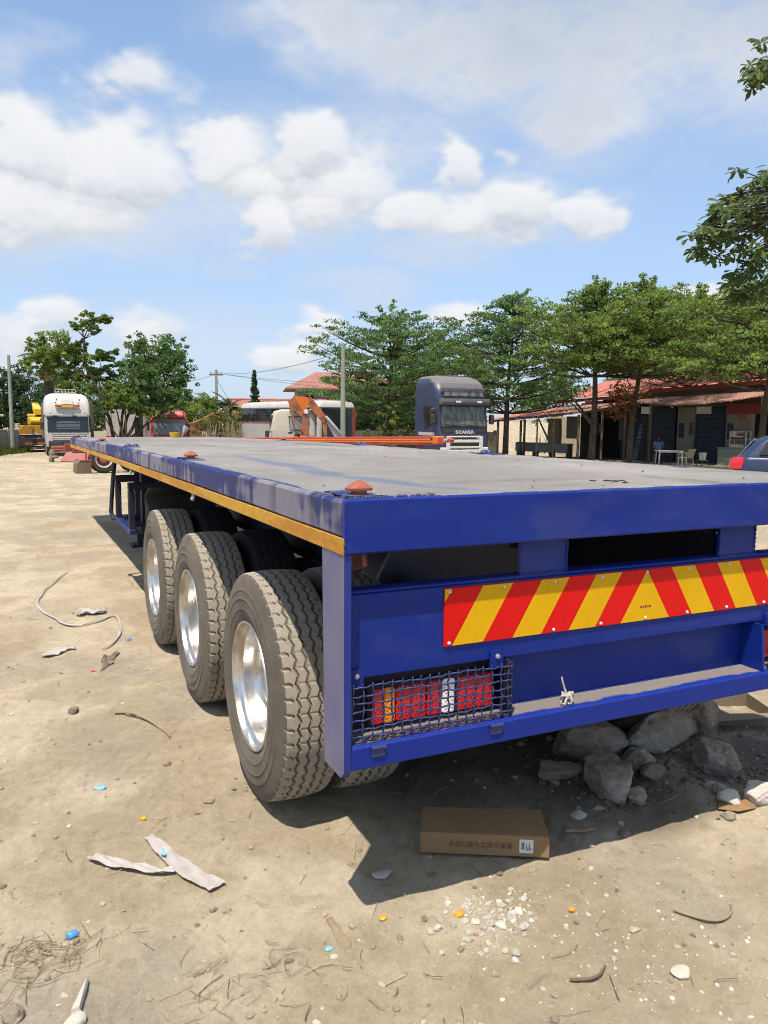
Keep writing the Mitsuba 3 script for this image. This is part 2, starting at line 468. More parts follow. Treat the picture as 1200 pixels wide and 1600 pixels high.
mat('white_paint', lambda p, n, uv: mix((.40, .40, .39), (.48, .48, .47), dust(p)), .4, coat=.3)
mat('cream_paint', lambda p, n, uv: mix((.36, .34, .285), (.44, .42, .365), dust(p)), .5, coat=.2)
mat('grey_white', lambda p, n, uv: mix((.31, .32, .315), (.40, .41, .405), dust(p)), .5, coat=.2)
mat('red_paint', lambda p, n, uv: mix((.36, .035, .034), (.42, .07, .066), dust(p)), .45, coat=.3)
mat('faded_red', lambda p, n, uv: mix((.34, .115, .12), (.40, .19, .19), dust(p, 3)), .7)
mat('dark_red', lambda p, n, uv: mix((.16, .025, .022), (.26, .05, .04), dust(p, 3)), .6)
mat('orange_paint', lambda p, n, uv: mix((.50, .11, .008), (.56, .15, .014), dust(p, 3)), .4, coat=.3)
mat('rust_orange', lambda p, n, uv: mix((.33, .12, .045), (.17, .062, .033), ss(.35, .7, dust(p, 4))), .75)
mat('yellow_paint', lambda p, n, uv: mix((.50, .31, .006), (.58, .38, .012), dust(p, 3)), .45, coat=.3)
mat('black_paint', lambda p, n, uv: mix((.012, .012, .014), (.05, .047, .043), dust(p, 4)), .55)
mat('grey_metal', lambda p, n, uv: mix((.30, .30, .30), (.42, .41, .40), dust(p, 4)), .5, metal=.3)
mat('silver_grille', (.62, .62, .60), .35, metal=.3)
mat('glass_dark', (.010, .015, .017), .08, spec=.5, coat=.3)
mat('dusty_glass', lambda p, n, uv: mix((.030, .040, .040), (.115, .125, .115), ss(.35, .65, fb(p.x * 7, p.y * 7, p.z * 1.6, 4))), .22, spec=.6)
mat('pale_glass', lambda p, n, uv: mix((.13, .16, .18), (.19, .22, .24), dust(p, 2)), .15, spec=.6, coat=.5)
mat('lamp_glass', (.55, .55, .52), .15, coat=1.0)
mat('roof_red', lambda p, n, uv: mix(mix((.31, .098, .082), (.37, .15, .125), dust(p, 1.2)), (.20, .09, .07), ss(.6, .8, fb(p.x * .7, p.y * .7, p.z * 3, 4)) * .7), .7)
mat('old_tin', lambda p, n, uv: mix((.19, .11, .09), (.31, .165, .135), dust(p, 1.5)), .75)
mat('roof_tile', lambda p, n, uv: mix((.22, .095, .075), (.27, .13, .105), dust(p, 1.5)), .8)
mat('plaster_cream', lambda p, n, uv: mix((.36, .325, .25), (.44, .41, .335), dust(p, 1.0)), .9, spec=.2)
mat('plaster_tan', lambda p, n, uv: mix((.20, .18, .14), (.28, .255, .205), dust(p, 1.0)), .9, spec=.2)  # darker cream tone for the shop pillars
mat('plaster_grey', lambda p, n, uv: mix((.21, .21, .205), (.29, .29, .28), dust(p, 1.2)), .9, spec=.2)
mat('plaster_dark', lambda p, n, uv: mix((.07, .062, .053), (.135, .118, .10), dust(p, 1.2)), .9, spec=.2)
mat('shutter_blue', lambda p, n, uv: mix((.012, .018, .036), (.025, .036, .060), dust(p, 1.2)), .6)
mat('interior_dark', (.03, .028, .026), .9, spec=.2)
mat('tarpaulin', lambda p, n, uv: mix((.32, .25, .14), (.38, .31, .195), dust(p, 2)), .8, spec=.2)
mat('pole_concrete', lambda p, n, uv: mix((.20, .245, .20), (.28, .31, .265), fb(p.x * 4, p.y * 4, p.z * .8, 4)), .85, spec=.2)
mat('plastic_white', (.50, .50, .475), .4, coat=.2)
mat('plastic_cream', (.42, .36, .24), .45, coat=.2)
mat('plastic_blue', (.06, .22, .50), .4)
mat('plastic_grey', (.34, .33, .36), .5)
mat('blue_scrap', (.16, .42, .66), .5)
mat('orange_peel', (.72, .26, .02), .5)
mat('cloth_grey', lambda p, n, uv: mix((.12, .10, .085), (.28, .25, .21), fb(p.x * 20, p.y * 20, p.z * 20, 3)), .95, spec=.1)
mat('skin_dark', (.085, .048, .032), .6)
mat('shirt_blue', (.13, .20, .36), .85, spec=.2)
mat('shirt_pale', (.38, .44, .50), .85, spec=.2)
mat('trousers_dark', (.03, .03, .04), .85, spec=.2)
mat('hair_black', (.012, .011, .010), .8)
mat('car_blue', lambda p, n, uv: mix((.010, .024, .075), (.026, .042, .09), dust(p, 3)), .3, coat=.5)
mat('tail_red', (.60, .015, .03), .15, coat=1.0)
mat('container_rust', lambda p, n, uv: mix((.25, .08, .055), (.31, .125, .075), dust(p, 3)), .75)
mat('straw', {'type': 'mesh_attribute', 'name': 'vertex_color'}, .9, spec=.1)

# ---------------------------------------------------------------- the ground: one sheet to the horizon


def ground_h(x, y, fine=True):
    x, y = np.broadcast_arrays(np.asarray(x, float), np.asarray(y, float))
    r = np.hypot(x - CAM[0], y - CAM[1])
    z = -0.0145 * np.log1p(np.exp((np.minimum(r, 110) - 12) / 3)) * 3
    if fine:
        q = np.stack([x, y, 0 * x], -1)
        z = z + .05 * (meshkit.fbm(q * .6, 3, 2) - .5) + .034 * (meshkit.fbm(q * 3.1, 3, 4) - .5)
        near = np.exp(-np.maximum(r - 4, 0) / 6)
        z = z + near * (.016 * (meshkit.fbm(q * 11, 3, 6) - .5) + .010 * (meshkit.fbm(q * 34, 3, 9) - .5))
        rut = np.abs(x + 2.05 + .25 * np.sin(y * .35) - .15) - .16
        z = z - .012 * np.exp(-np.square(rut / .12)) * np.clip(y / 4, 0, 1)
    return z


def gz(x, y):
    return float(ground_h(x, y, False))


def build_ground():
    a_in = np.radians(np.linspace(-9, 59, 520))
    a_out = np.radians(np.linspace(59, 351, 74)[1:-1])
    a = np.concatenate([a_in, a_out])
    r = [.35, .7, 1.05, 1.4]
    while r[-1] < 16:
        r.append(r[-1] * 1.0062)
    while r[-1] < 1800:
        r.append(r[-1] * 1.022)
    r = np.array(r)
    R, A = np.meshgrid(r, a, indexing='ij')
    X, Y = CAM[0] + R * np.sin(A), CAM[1] + R * np.cos(A)
    Z = ground_h(X, Y)
    V = np.stack([X, Y, Z], -1).reshape(-1, 3)
    n = len(a)
    i, j = np.meshgrid(np.arange(len(r) - 1), np.arange(n), indexing='ij')
    j2 = (j + 1) % n
    q = np.stack([i * n + j, i * n + j2, (i + 1) * n + j2, (i + 1) * n + j], -1).reshape(-1, 4)
    V = np.vstack([V, [[CAM[0], CAM[1], 0]]])
    c = len(V) - 1
    tri = np.stack([np.full(n, c), (np.arange(n) + 1) % n, np.arange(n)], 1)
    F = np.vstack([q[:, [0, 2, 1]], q[:, [0, 3, 2]], tri])
    return V, F


struct('ground', build_ground(), 'dirt', smooth=True)

# ---------------------------------------------------------------- the blue flatbed trailer
HW, LEN, TOP = 1.25, 12.6, 1.490
TR = thing('flatbed_trailer', 'long blue three-axle flatbed trailer with grey deck and yellow side strip, filling the foreground', 'trailer')


def sag(y):
    y = np.maximum(np.asarray(y, float), 0)
    return -.0025 * y - .00046 * y * y


def bent(m):
    v = np.array(m[0], float)
    v[:, 2] += sag(v[:, 1])
    return v, m[1]


def beam(x0, x1, z0, z1, y0=0.0, y1=LEN, step=.45, b=.006, wob=0.0):
    """A long chamfered bar along y that follows the bend of the bed."""
    ys = np.linspace(y0, y1, max(2, int((y1 - y0) / step) + 1))
    ring = [(x0 + b, z0), (x1 - b, z0), (x1, z0 + b), (x1, z1 - b), (x1 - b, z1), (x0 + b, z1), (x0, z1 - b), (x0, z0 + b)]
    return loft([[(x + wob * (meshkit.noise([y * 1.7, x, 3.0]) - .5), y, z + float(sag(y)) + wob * .6 * (meshkit.noise([y * 2.1, z, 8.0]) - .5)) for x, z in ring] for y in ys])


# deck: one steel sheet with a slightly ragged rim, 5 mm above the frame
ny, nx = 180, 30
gy, gx = np.meshgrid(np.linspace(.022, LEN - .02, ny), np.linspace(-HW + .028, HW - .028, nx), indexing='ij')
q = np.stack([gx, gy, 0 * gx], -1)
jag = (meshkit.fbm(q * 9.0, 3, 31) - .5)
gx2 = gx + np.where(np.abs(gx) > HW - .03, jag * .016, 0)
gy2 = gy + np.where(gy < .03, jag * .018, 0)
zt = TOP + .004 + sag(gy) + .010 * (meshkit.fbm(q * np.array([.9, .5, 1]), 3, 12) - .5) - .004 * (np.abs(((gy - .1) % .62) - .31) < .05)
V = np.vstack([np.stack([gx2, gy2, zt], -1).reshape(-1, 3), np.stack([gx2, gy2, zt - .006], -1).reshape(-1, 3)])
I, J = np.meshgrid(np.arange(ny - 1), np.arange(nx - 1), indexing='ij')
qd = np.stack([I * nx + J, I * nx + J + 1, (I + 1) * nx + J + 1, (I + 1) * nx + J], -1).reshape(-1, 4)
N0 = ny * nx
F = [qd[:, [0, 1, 2]], qd[:, [0, 2, 3]], qd[:, [0, 2, 1]] + N0, qd[:, [0, 3, 2]] + N0]
rim = np.concatenate([np.arange(nx), np.arange(1, ny) * nx + nx - 1, (ny - 1) * nx + np.arange(nx - 2, -1, -1), np.arange(ny - 2, 0, -1) * nx])
r2 = np.roll(rim, -1)
F += [np.stack([rim, rim + N0, r2 + N0], 1), np.stack([rim, r2 + N0, r2], 1)]
part(TR, 'deck', (V, np.vstack(F)), 'deck_plate', smooth=40)

part(TR, 'side_rail', beam(-HW, -HW + .075, 1.372, TOP, .004, LEN, .25, .010, .008), 'faded_blue', smooth=40)
part(TR, 'side_rail', beam(HW - .075, HW, 1.322, TOP, .004, LEN, .25, .010, .008), 'faded_blue', smooth=40)
part(TR, 'side_rail_lip', beam(-HW + .004, -HW + .07, 1.322, 1.370, .004, LEN, .25, .004), 'faded_blue')
part(TR, 'side_strip', beam(-HW - .003, -HW + .0035, 1.320, 1.3715, .002, LEN, .25, .001, .002), 'yellow_tape', label='weathered yellow strip along the lower side rail')
RB = part(TR, 'rear_beam', cat([bx(-HW + .001, HW - .001, -.004, .024, 1.321, TOP + .004, .006), bx(-HW + .02, HW - .02, .024, .10, 1.325, 1.345, .003)]), 'rear_blue')
part(TR, 'front_beam', bent(bx(-HW + .08, HW - .08, LEN - .06, LEN - .004, 1.33, TOP - .004, .006)), 'faded_blue')

# bed frame under the deck
for x in (-.48, .48):
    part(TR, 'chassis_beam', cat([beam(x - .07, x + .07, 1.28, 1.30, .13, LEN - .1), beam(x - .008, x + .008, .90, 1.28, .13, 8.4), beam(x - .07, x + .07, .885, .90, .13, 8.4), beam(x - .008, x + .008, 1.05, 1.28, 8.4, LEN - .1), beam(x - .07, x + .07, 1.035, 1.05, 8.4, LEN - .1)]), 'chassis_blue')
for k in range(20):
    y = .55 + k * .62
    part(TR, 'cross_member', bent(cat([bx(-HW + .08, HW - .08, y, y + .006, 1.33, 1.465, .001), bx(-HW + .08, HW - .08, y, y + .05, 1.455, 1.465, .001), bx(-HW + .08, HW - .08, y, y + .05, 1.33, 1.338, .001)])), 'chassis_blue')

# rear end: posts, upper panel, lower panel, bumper
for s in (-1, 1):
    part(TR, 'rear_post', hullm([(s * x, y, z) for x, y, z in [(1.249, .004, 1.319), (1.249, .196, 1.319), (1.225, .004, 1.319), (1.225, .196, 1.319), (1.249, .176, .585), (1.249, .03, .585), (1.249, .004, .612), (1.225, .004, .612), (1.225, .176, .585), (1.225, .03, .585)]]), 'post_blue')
for x0, x1 in ((-.545, -.342), (.433, .637)):
    part(TR, 'bolster_post', bx(x0, x1, .066, .084, 1.186, 1.3245, .003), 'rear_blue')
part(TR, 'panel_lip', bx(-1.222, 1.222, .061, .13, 1.180, 1.190, .003), 'rear_blue')
part(TR, 'upper_panel', bx(-1.222, 1.222, .065, .077, .895, 1.178, .004), 'rear_blue')
part(TR, 'panel_return', bx(-1.222, 1.222, .078, .127, .893, .905, .003), 'rear_blue')
part(TR, 'lower_panel', bx(-.585, .665, .128, .140, .676, .893, .003), 'rear_blue')
part(TR, 'light_box', cat([bx(-1.222, -.60, .146, .156, .675, .890, .002), bx(-.600, -.588, .03, .155, .676, .890, .002)]), 'chassis_blue')
part(TR, 'light_box', cat([bx(.682, 1.222, .146, .156, .675, .890, .002), hullm([(x, y, z) for x in (.667, .680) for y, z in ((.01, .69), (.03, .889), (.155, .889), (.155, .676))])]), 'rear_blue')
part(TR, 'bumper', cat([bx(-1.223, 1.224, -.001, .012, .613, .690, .005), bx(-1.222, 1.222, .0125, .15, .678, .690, .003)]), 'ledge_blue', label='blue bumper with a dusty top ledge')
part(TR, 'rear_bracket', mv(bx(-.008, .008, 0, .11, -.03, .03, .002), (-1.17, .03, 1.305), rx=-18), 'dark_red')
part(TR, 'rear_bracket', mv(bx(-.006, .006, 0, .12, -.004, .10, .002), (-1.12, .04, 1.23), ry=28), 'chassis_blue')

# chevron board: separate reflective pieces on a backing plate
BX0, BX1, BZ0, BZ1, BCX = -.858, .945, .966, 1.170, .044
MB_ = part(TR, 'marker_board', bx(BX0, BX1, .060, .0645, BZ0, BZ1, .001), 'marker_red')
from shapely.geometry import Polygon, box as sbox
hgt, tw = BZ1 - BZ0, .112


def stripe(x0, w, lean):
    """A leaning stripe whose foot starts at x0, cut to the board."""
    P = Polygon([(x0, BZ0), (x0 + w, BZ0), (x0 + w + lean, BZ1), (x0 + lean, BZ1)]).intersection(sbox(BX0 + .002, BZ0 + .002, BX1 - .002, BZ1 - .002))
    return None if P.is_empty else np.array(P.exterior.coords)[:-1]


pieces = [(np.array([(BCX - .124, BZ0 + .002), (BCX + .124, BZ0 + .002), (BCX, BZ1 - .002)]), 'marker_yellow')]
for k in range(9):
    f = BCX - .124 - (k + 1) * .1245
    pieces.append((stripe(f, .1245, .124), ('marker_red', 'marker_yellow')[k % 2]))
    f = BCX + .124 + k * .1245
    pieces.append((stripe(f, .1245, -.124), ('marker_red', 'marker_yellow')[k % 2]))
for P, m_ in pieces:
    if P is not None and len(P) >= 3:
        part(MB_, 'stripe', prism(P, 'y', .0575, .0599), m_)
rng = np.random.default_rng(3)
for k in range(9):
    for z in (BZ0 + .012, BZ1 - .012):
        if rng.random() < .75:
            part(MB_, 'rivet', ball(.0065, (BX0 + .02 + k * (BX1 - BX0 - .04) / 8, .057, z), 1), 'label_white')
part(MB_, 'print', cat([bx(BCX - .008 + dx, BCX + dx, .0569, .0574, BZ0 + .052, BZ0 + .052 + h, .0001) for dx, h in ((-.02, .010), (-.008, .007), (.004, .010), (.016, .006), (.026, .010))]), 'dark_red', label='small dark approval mark')

# tail lights behind woven guards
LENS = [(0, .042, 'red_lens'), (.042, .088, 'amber_lens'), (.090, .150, 'red_lens'), (.150, .208, 'red_lens'), (.210, .268, 'red_lens'), (.270, .322, 'clear_lens'), (.336, .412, 'red_lens'), (.412, .484, 'red_lens')]


def tail_light(x0, flip):
    L = part(TR, 'tail_light', bx(x0 - .008, x0 + .492, .112, .146, .706, .842, .006), 'black_paint')
    for a, b, m_ in LENS:
        if flip:
            a, b = .484 - b, .484 - a
        v, f = bx(x0 + a + .001, x0 + b - .001, .094, .1115, .712, .836, .007)
        part(L, 'lens', (v, f), m_)
        part(L, 'reflector', cat([ball(.007, (x0 + (a + b) / 2 + dx, .0945, .735 + dz), 1, (1, .3, 1)) for dx in (-.012, .012) for dz in (0, .028, .056, .084)]), m_)


tail_light(-1.108, False)
tail_light(.735, True)


def light_guard(x0, x1, z0, z1, y):
    G = part(TR, 'light_guard', bx(x0, x0 + .006, y - .004, y + .004, z0, z1, .001), 'wire_blue')
    r_ = np.random.default_rng(int(abs(x0) * 100))
    nv, nh = 18, 8
    for k in range(nv):
        x = x0 + .012 + (x1 - x0 - .024) * k / (nv - 1) + r_.normal(0, .0018)
        zz = np.linspace(z0, z1, 33)
        ph = (k % 2) * PI
        part(G, 'wire', tube(np.stack([x + .0025 * np.sin(zz * 31 + k) + .0012 * np.sin(zz * 205), y + .0032 * np.sin((zz - z0) / (z1 - z0) * nh * PI + ph), zz], 1), .0031, 6), 'wire_blue', smooth=True)
    for k in range(nh):
        z = z0 + .010 + (z1 - z0 - .020) * k / (nh - 1) + r_.normal(0, .0016)
        xx = np.linspace(x0, x1, 73)
        ph = (k % 2) * PI + PI
        part(G, 'wire', tube(np.stack([xx, y + .0032 * np.sin((xx - x0) / (x1 - x0) * nv * PI + ph), z + .0028 * np.sin(xx * 21 + k * 1.7) + .0012 * np.sin((xx - x0) * 180 + k)], 1), .0031, 6), 'wire_blue', smooth=True)
    for x in (x0 + .035, x1 - .045):
        t_ = part(G, 'tab', hullm([(x + dx, yy, z) for yy in (.052, .0635) for dx, z in ((-.026, z1 - .02), (.026, z1 - .02), (.026, z1 + .030), (.018, z1 + .040), (-.018, z1 + .040), (-.026, z1 + .030))]), 'rear_blue')
        part(t_, 'bolt', mv(lathe([(0, 0), (.009, 0), (.009, .007), (0, .009)], 6, 'y'), (x, .052, z1 + .018), 180), 'grey_metal')
    for x in (x0 + .09, x1 - .08):
        part(G, 'hinge', cat([bx(x - .024, x + .024, -.008, -.0015, .650, .676, .002), tube([(x - .025, -.008, .682), (x + .025, -.008, .682)], .0065, 8)]), 'wire_blue')


light_guard(-1.221, -.598, .676, .892, .022)
light_guard(.712, 1.214, .676, .892, .022)

# container locks on the deck
def lock(x, y, raised, m_, turn=0):
    z = TOP + float(sag(y)) + .004
    if raised:
        L = part(TR, 'container_lock', mv(cat([bx(-.030, .030, -.026, .026, 0, .013, .003), lathe([(0, .014), (.026, .014), (.026, .022), (0, .022)], 16, 'z')]), (x, y, z - .003), turn), m_, label='raised orange container lock')
        part(L, 'cone', mv(loft([rr(.041, -.031, .031, .02, .020), rr(.042, -.032, .032, .02, .028), rr(.028, -.022, .022, .02, .041), rr(.010, -.010, .010, .01, .051)]), (x, y, z), turn), m_)
    else:
        L = part(TR, 'container_lock', mv(bx(-.06, .06, -.05, .05, -.004, .006, .003), (x, y, z), turn), 'wire_blue', label='folded blue container lock')
        part(L, 'head', mv(cat([ball(.034, (-.03, 0, .006), 2, (1, .9, .8)), ball(.032, (.035, .01, .004), 2, (1, .9, .9))]), (x, y, z), turn), 'wire_blue', smooth=True)
    r_ = np.random.default_rng(int(y * 10 + 50 + x * 3))
    ys = np.linspace(max(-.16, .03 - y), .16, 15)
    part(TR, 'lock_seat', loft([[(x - s_ * (.046 + .016 * r_.random()), y + t_, z - .002 + h_) for s_, h_ in ((1, 0), (-1, 0), (-1, .005 + .006 * r_.random()), (1, .005 + .006 * r_.random()))] for t_ in ys]), 'faded_blue')


lock(-1.165, .085, True, 'lock_orange')
lock(-1.165, 2.72, True, 'lock_orange')
lock(-1.165, 5.40, False, 'wire_blue')
lock(-1.165, 8.05, True, 'lock_orange')
lock(-1.165, 12.2, True, 'lock_orange')
lock(1.165, .085, True, 'lock_orange')
lock(1.12, 2.90, False, 'wire_blue', 15)
lock(1.165, 5.40, False, 'wire_blue')
lock(1.165, 8.05, True, 'lock_orange')
# a weld scar and a few scraps stuck on the plate
part(TR, 'weld_bead', cat([ball(.006 + .003 * math.sin(k * 7), (-HW + .06 + .01 * math.sin(k * 2.3), .05 + k * .011, TOP + .004), 1) for k in range(16)] + [ball(.006 + .002 * math.sin(k * 5), (-HW + .05 + k * .012, .03 + .006 * math.sin(k * 3.1), TOP + .004), 1) for k in range(24)]), 'faded_blue', smooth=True)

r_ = np.random.default_rng(77)
GR = []
for k in range(46):
    x, y = r_.uniform(-1.2, 1.2), .05 + 5 * r_.random() ** 1.7
    s_ = r_.uniform(.0015, .0038)
    GR.append(mv((np.array([(-1, 0, 0), (1, .2, 0), (.3, .8, .3), (-.2, -.8, .5), (0, 0, .9)]), np.array([(0, 1, 4), (1, 2, 4), (2, 0, 4), (0, 3, 1), (0, 4, 3), (3, 4, 1), (0, 2, 1)])), (x, y, TOP + .006 + float(sag(y))), r_.uniform(0, 360), s=s_ * r_.choice([1, 1, 2.2])))
for k in range(12):
    a = r_.random() * 6.28
    GR.append(mv(bx(-.012, .012, -.002, .002, 0, .004, .0005), (.02 + r_.normal(0, .035), .25 + r_.normal(0, .03), TOP + .008), math.degrees(a)))
part(TR, 'grit', cat(GR), 'black_paint', smooth=False, kind='stuff')


def bead(p0, p1, r=.0042, step=.008, seed=1):
    """A rippled weld bead between two points."""
    q_ = np.random.default_rng(seed)
    p0, p1 = np.array(p0, float), np.array(p1, float)
    n_ = max(3, int(np.linalg.norm(p1 - p0) / step))
    t = np.linspace(0, 1, n_)
    P = p0 + (p1 - p0) * t[:, None] + q_.normal(0, .0007, (n_, 3))
    return tube(P, r * (1 + .28 * np.where(np.arange(n_) % 2, 1, -1) + .15 * q_.normal(size=n_)), 6)


for k, (p0, p1) in enumerate([((-1.225, .012, .69), (-1.225, .06, 1.178)), ((-1.223, .064, .70), (-1.223, .064, 1.17)), ((-.545, .064, 1.192), (-.342, .064, 1.192)), ((.433, .064, 1.192), (.637, .064, 1.192)), ((-.545, .065, 1.195), (-.545, .065, 1.318)), ((.637, .065, 1.195), (.637, .065, 1.318)), ((-.58, .127, .692), (.66, .127, .692)), ((-1.246, .0, 1.318), (-1.246, -.002, TOP - .004)), ((-.342, .065, 1.195), (-.342, .065, 1.318)), ((.433, .065, 1.195), (.433, .065, 1.318))]):
    part(TR, 'weld_bead', bead(p0, p1, seed=k), 'rear_blue', smooth=True)
for k in range(7):
    x = -1.0 + k * .34
    part(TR, 'gap_mark', bx(x, x + .10 + .05 * (k % 3), .0185, .0225, TOP + .0015, TOP + .0052, .0005), 'black_paint')
# running gear
Y1, DY, XT, RT = 1.209, 1.362, -1.2386, .5236


def tyre(nt, nc, carve):
    """A dual tyre about the x axis; outer side wall at x = 0, tread 0.29 m wide towards +x; grooves cut in when carve is set."""
    W_ = .29
    prof = [(.300, .022), (.312, .010), (.335, .004), (.347, .003), (.352, .0025), (.357, .002), (.375, .0), (.394, .0), (.400, .0), (.406, .0005), (.415, .001), (.435, .003), (.440, .004), (.445, .005), (.452, .006), (.478, .013), (.500, .019), (.513, .026)]
    ts = np.linspace(.034, W_ - .034, nc)
    crown = [(.5236 - .012 * (2 * (t - W_ / 2) / W_) ** 2, t) for t in ts]
    prof = prof + crown + [(r_, W_ - h_) for r_, h_ in prof[::-1]]
    prof = np.array(prof)
    a = np.arange(nt) * 2 * PI / nt
    R = np.repeat(prof[:, 0][:, None], nt, 1)
    Xc = np.repeat(prof[:, 1][:, None], nt, 1)
    if carve:
        A = np.repeat(a[None], len(prof), 0)
        tread = (Xc > .02) & (Xc < W_ - .02) & (R > .49)
        npitch = 52
        zig = .0065 * (np.abs(((A * npitch / (2 * PI)) % 1) * 2 - 1) * 2 - 1)
        cut = np.zeros_like(R)
        for g, w_ in ((.078, .0052), (.122, .0052), (.168, .0052), (.212, .0052)):
            cut = np.maximum(cut, np.clip((w_ - np.abs(Xc - g - zig)) / .0028, 0, 1))
        ph = ((A * npitch / (2 * PI)) % 1)
        for s_, base in ((1, .0), (-1, W_)):
            xx = (Xc - base) * s_
            hook = np.abs(ph - .5 - .9 * np.clip(xx - .046, 0, .02) * 10)
            cut = np.maximum(cut, np.clip((.105 - hook) / .05, 0, 1) * ((xx > .014) & (xx < .056)))
        for g0, g1 in ((.084, .116), (.128, .162), (.174, .206)):
            sipe = np.clip((.035 - np.abs(ph - .5)) / .02, 0, 1) * ((Xc > g0) & (Xc < g1)) * .35
            cut = np.maximum(cut, sipe)
        R = R - np.where(tread, cut * .0098, 0)
        # moulded rings on the side wall
        side = Xc < .012
        Xc = Xc - np.where(side & ((np.abs(R - .352) < .004) | (np.abs(R - .44) < .003) | (np.abs(R - .40) < .003)), .003, 0)
    V = np.stack([Xc, R * np.cos(a), R * np.sin(a)], -1)
    k, n = R.shape
    i, j = np.meshgrid(np.arange(k - 1), np.arange(n), indexing='ij')
    j2 = (j + 1) % n
    F = np.concatenate([np.stack([i * n + j, i * n + j2, (i + 1) * n + j2], -1).reshape(-1, 3), np.stack([i * n + j, (i + 1) * n + j2, (i + 1) * n + j], -1).reshape(-1, 3)])
    return V.reshape(-1, 3), F


TY_HI = mikit.ply(tyre(624, 74, True), 'dusty_rubber', 35)
TY_MID = mikit.ply(tyre(312, 46, True), 'dusty_rubber', 35)
TY_IN = mikit.ply(tyre(312, 46, True), 'shaded_rubber', 35)
TY_LO = mikit.ply(tyre(72, 10, False), 'shaded_rubber', 35)
# deep-dish alloy rim: flange, barrel with two steps, disc far inside
RIM = mikit.ply(lathe([(.3005, .030), (.3015, .016), (.296, .008), (.288, .010), (.284, .020), (.281, .034), (.268, .044), (.262, .060), (.262, .100), (.252, .112), (.240, .150), (.236, .190), (.205, .205), (.16, .208)], 96), 'alu', 40)
RIM_IN = mikit.ply(lathe([(.3005, .012), (.29, .010), (.28, .03), (.25, .05), (.24, .20), (.14, .21)], 48), 'alu', 40)
DISC = mikit.ply(lathe([(.206, .205), (.16, .207), (.150, .195), (.115, .195), (.112, .120), (.098, .100), (.060, .094), (.0, .094)], 40), 'alu', 30)
NUTS = mikit.ply(cat([mv(lathe([(.0, 0), (.016, 0), (.016, -.03), (.0, -.03)], 6), (.195, .1325 * math.cos(k * PI / 5), .1325 * math.sin(k * PI / 5))) for k in range(10)]), 'grey_metal')
for k in range(3):
    y = Y1 + DY * k
    M = lambda x, flip: T().translate([x, y, RT - .006]).rotate([0, 0, 1], 180.0 if flip else 0.0)
    ax = part(TR, 'axle', tube([(-.92, y, RT), (.92, y, RT)], .065, 14), 'dark_metal')
    part(ax, 'brake_drum', cat([lathe([(0, -.62), (.2, -.62), (.21, -.42), (0, -.42)], 24), lathe([(0, .62), (.2, .62), (.21, .42), (0, .42)], 24)]), 'dark_metal', M=T().translate([0, y, RT]))
    for s in (-1, 1):
        fl = s > 0
        hi = TY_HI if s < 0 else TY_MID
        w = part(TR, 'wheel', RIM, None, M=M(s * 1.2386, fl))
        part(w, 'tyre', hi, None, M=M(s * 1.2386, fl))
        part(w, 'disc', DISC, None, M=M(s * 1.2386, fl))
        part(w, 'wheel_nut', NUTS, None, M=M(s * 1.2386, fl))
        w2 = part(TR, 'wheel', RIM_IN, None, M=M(s * .915, fl))
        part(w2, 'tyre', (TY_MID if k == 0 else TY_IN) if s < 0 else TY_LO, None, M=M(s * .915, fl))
        # leaf springs, hangers
        part(TR, 'leaf_spring', cat([bx(s * .48 - .045, s * .48 + .045, y - .5 + .07 * j, y + .5 - .07 * j, .70 - .016 * j, .714 - .016 * j, .003) for j in range(4)]), 'dark_metal')
        part(TR, 'spring_hanger', hullm([(s * .48 + dx, y + .66 + dy, z) for dx in (-.06, .06) for dy, z in ((-.14, .89), (.14, .89), (-.05, .66), (.05, .66))]), 'chassis_blue')
part(TR, 'air_tank', cat([lathe([(0, -.36), (.10, -.345), (.13, -.30), (.13, .30), (.10, .345), (0, .36)], 24)]), 'dark_metal', M=T().translate([0, 5.6, .98]))
for s in (-1, 1):
    part(TR, 'brake_chamber', lathe([(0, -.12), (.07, -.12), (.085, -.05), (.085, .05), (.07, .12), (0, .12)], 18, 'y'), 'dark_metal', M=T().translate([s * .33, Y1 + .32, .66]))
for s in (-1, 1):
    part(TR, 'mudguard', bent(cat([slab([(s * .62, y0, z0), (s * 1.2, y0, z0), (s * 1.2, y1, z1), (s * .62, y1, z1)], .006) for y0, z0, y1, z1 in ((4.42, .80, 4.44, 1.12), (4.44, 1.12, 4.2, 1.2))])), 'black_paint')
# marker lamps under the rail
for y in (2.3, 4.9, 8.0):
    part(TR, 'side_lamp', mv(cat([bx(-.006, .006, -.02, .02, -.03, .004, .002), ball(.014, (-.004, 0, -.03), 1)]), (-HW + .01, y, 1.318 + float(sag(y)))), 'grey_metal')

# tool and spare wheel cradle ahead of the wheels (open box of flat bars)
x0, x1 = -1.20, -.50
YA, YB = 5.45, 6.55
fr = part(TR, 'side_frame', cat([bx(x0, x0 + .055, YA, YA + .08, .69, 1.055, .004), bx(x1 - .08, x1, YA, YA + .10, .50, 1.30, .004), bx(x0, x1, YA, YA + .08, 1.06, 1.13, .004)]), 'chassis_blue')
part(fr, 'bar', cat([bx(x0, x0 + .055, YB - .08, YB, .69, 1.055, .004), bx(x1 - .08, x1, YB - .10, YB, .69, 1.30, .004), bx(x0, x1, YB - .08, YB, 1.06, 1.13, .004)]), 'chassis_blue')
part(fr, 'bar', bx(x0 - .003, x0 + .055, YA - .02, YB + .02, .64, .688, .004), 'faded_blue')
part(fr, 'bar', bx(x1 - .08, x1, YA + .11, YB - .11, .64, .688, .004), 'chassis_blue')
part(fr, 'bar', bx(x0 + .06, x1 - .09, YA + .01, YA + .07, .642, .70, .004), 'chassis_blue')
part(fr, 'bar', bx(x0 + .06, x1 - .09, YB - .07, YB - .01, .642, .70, .004), 'chassis_blue')
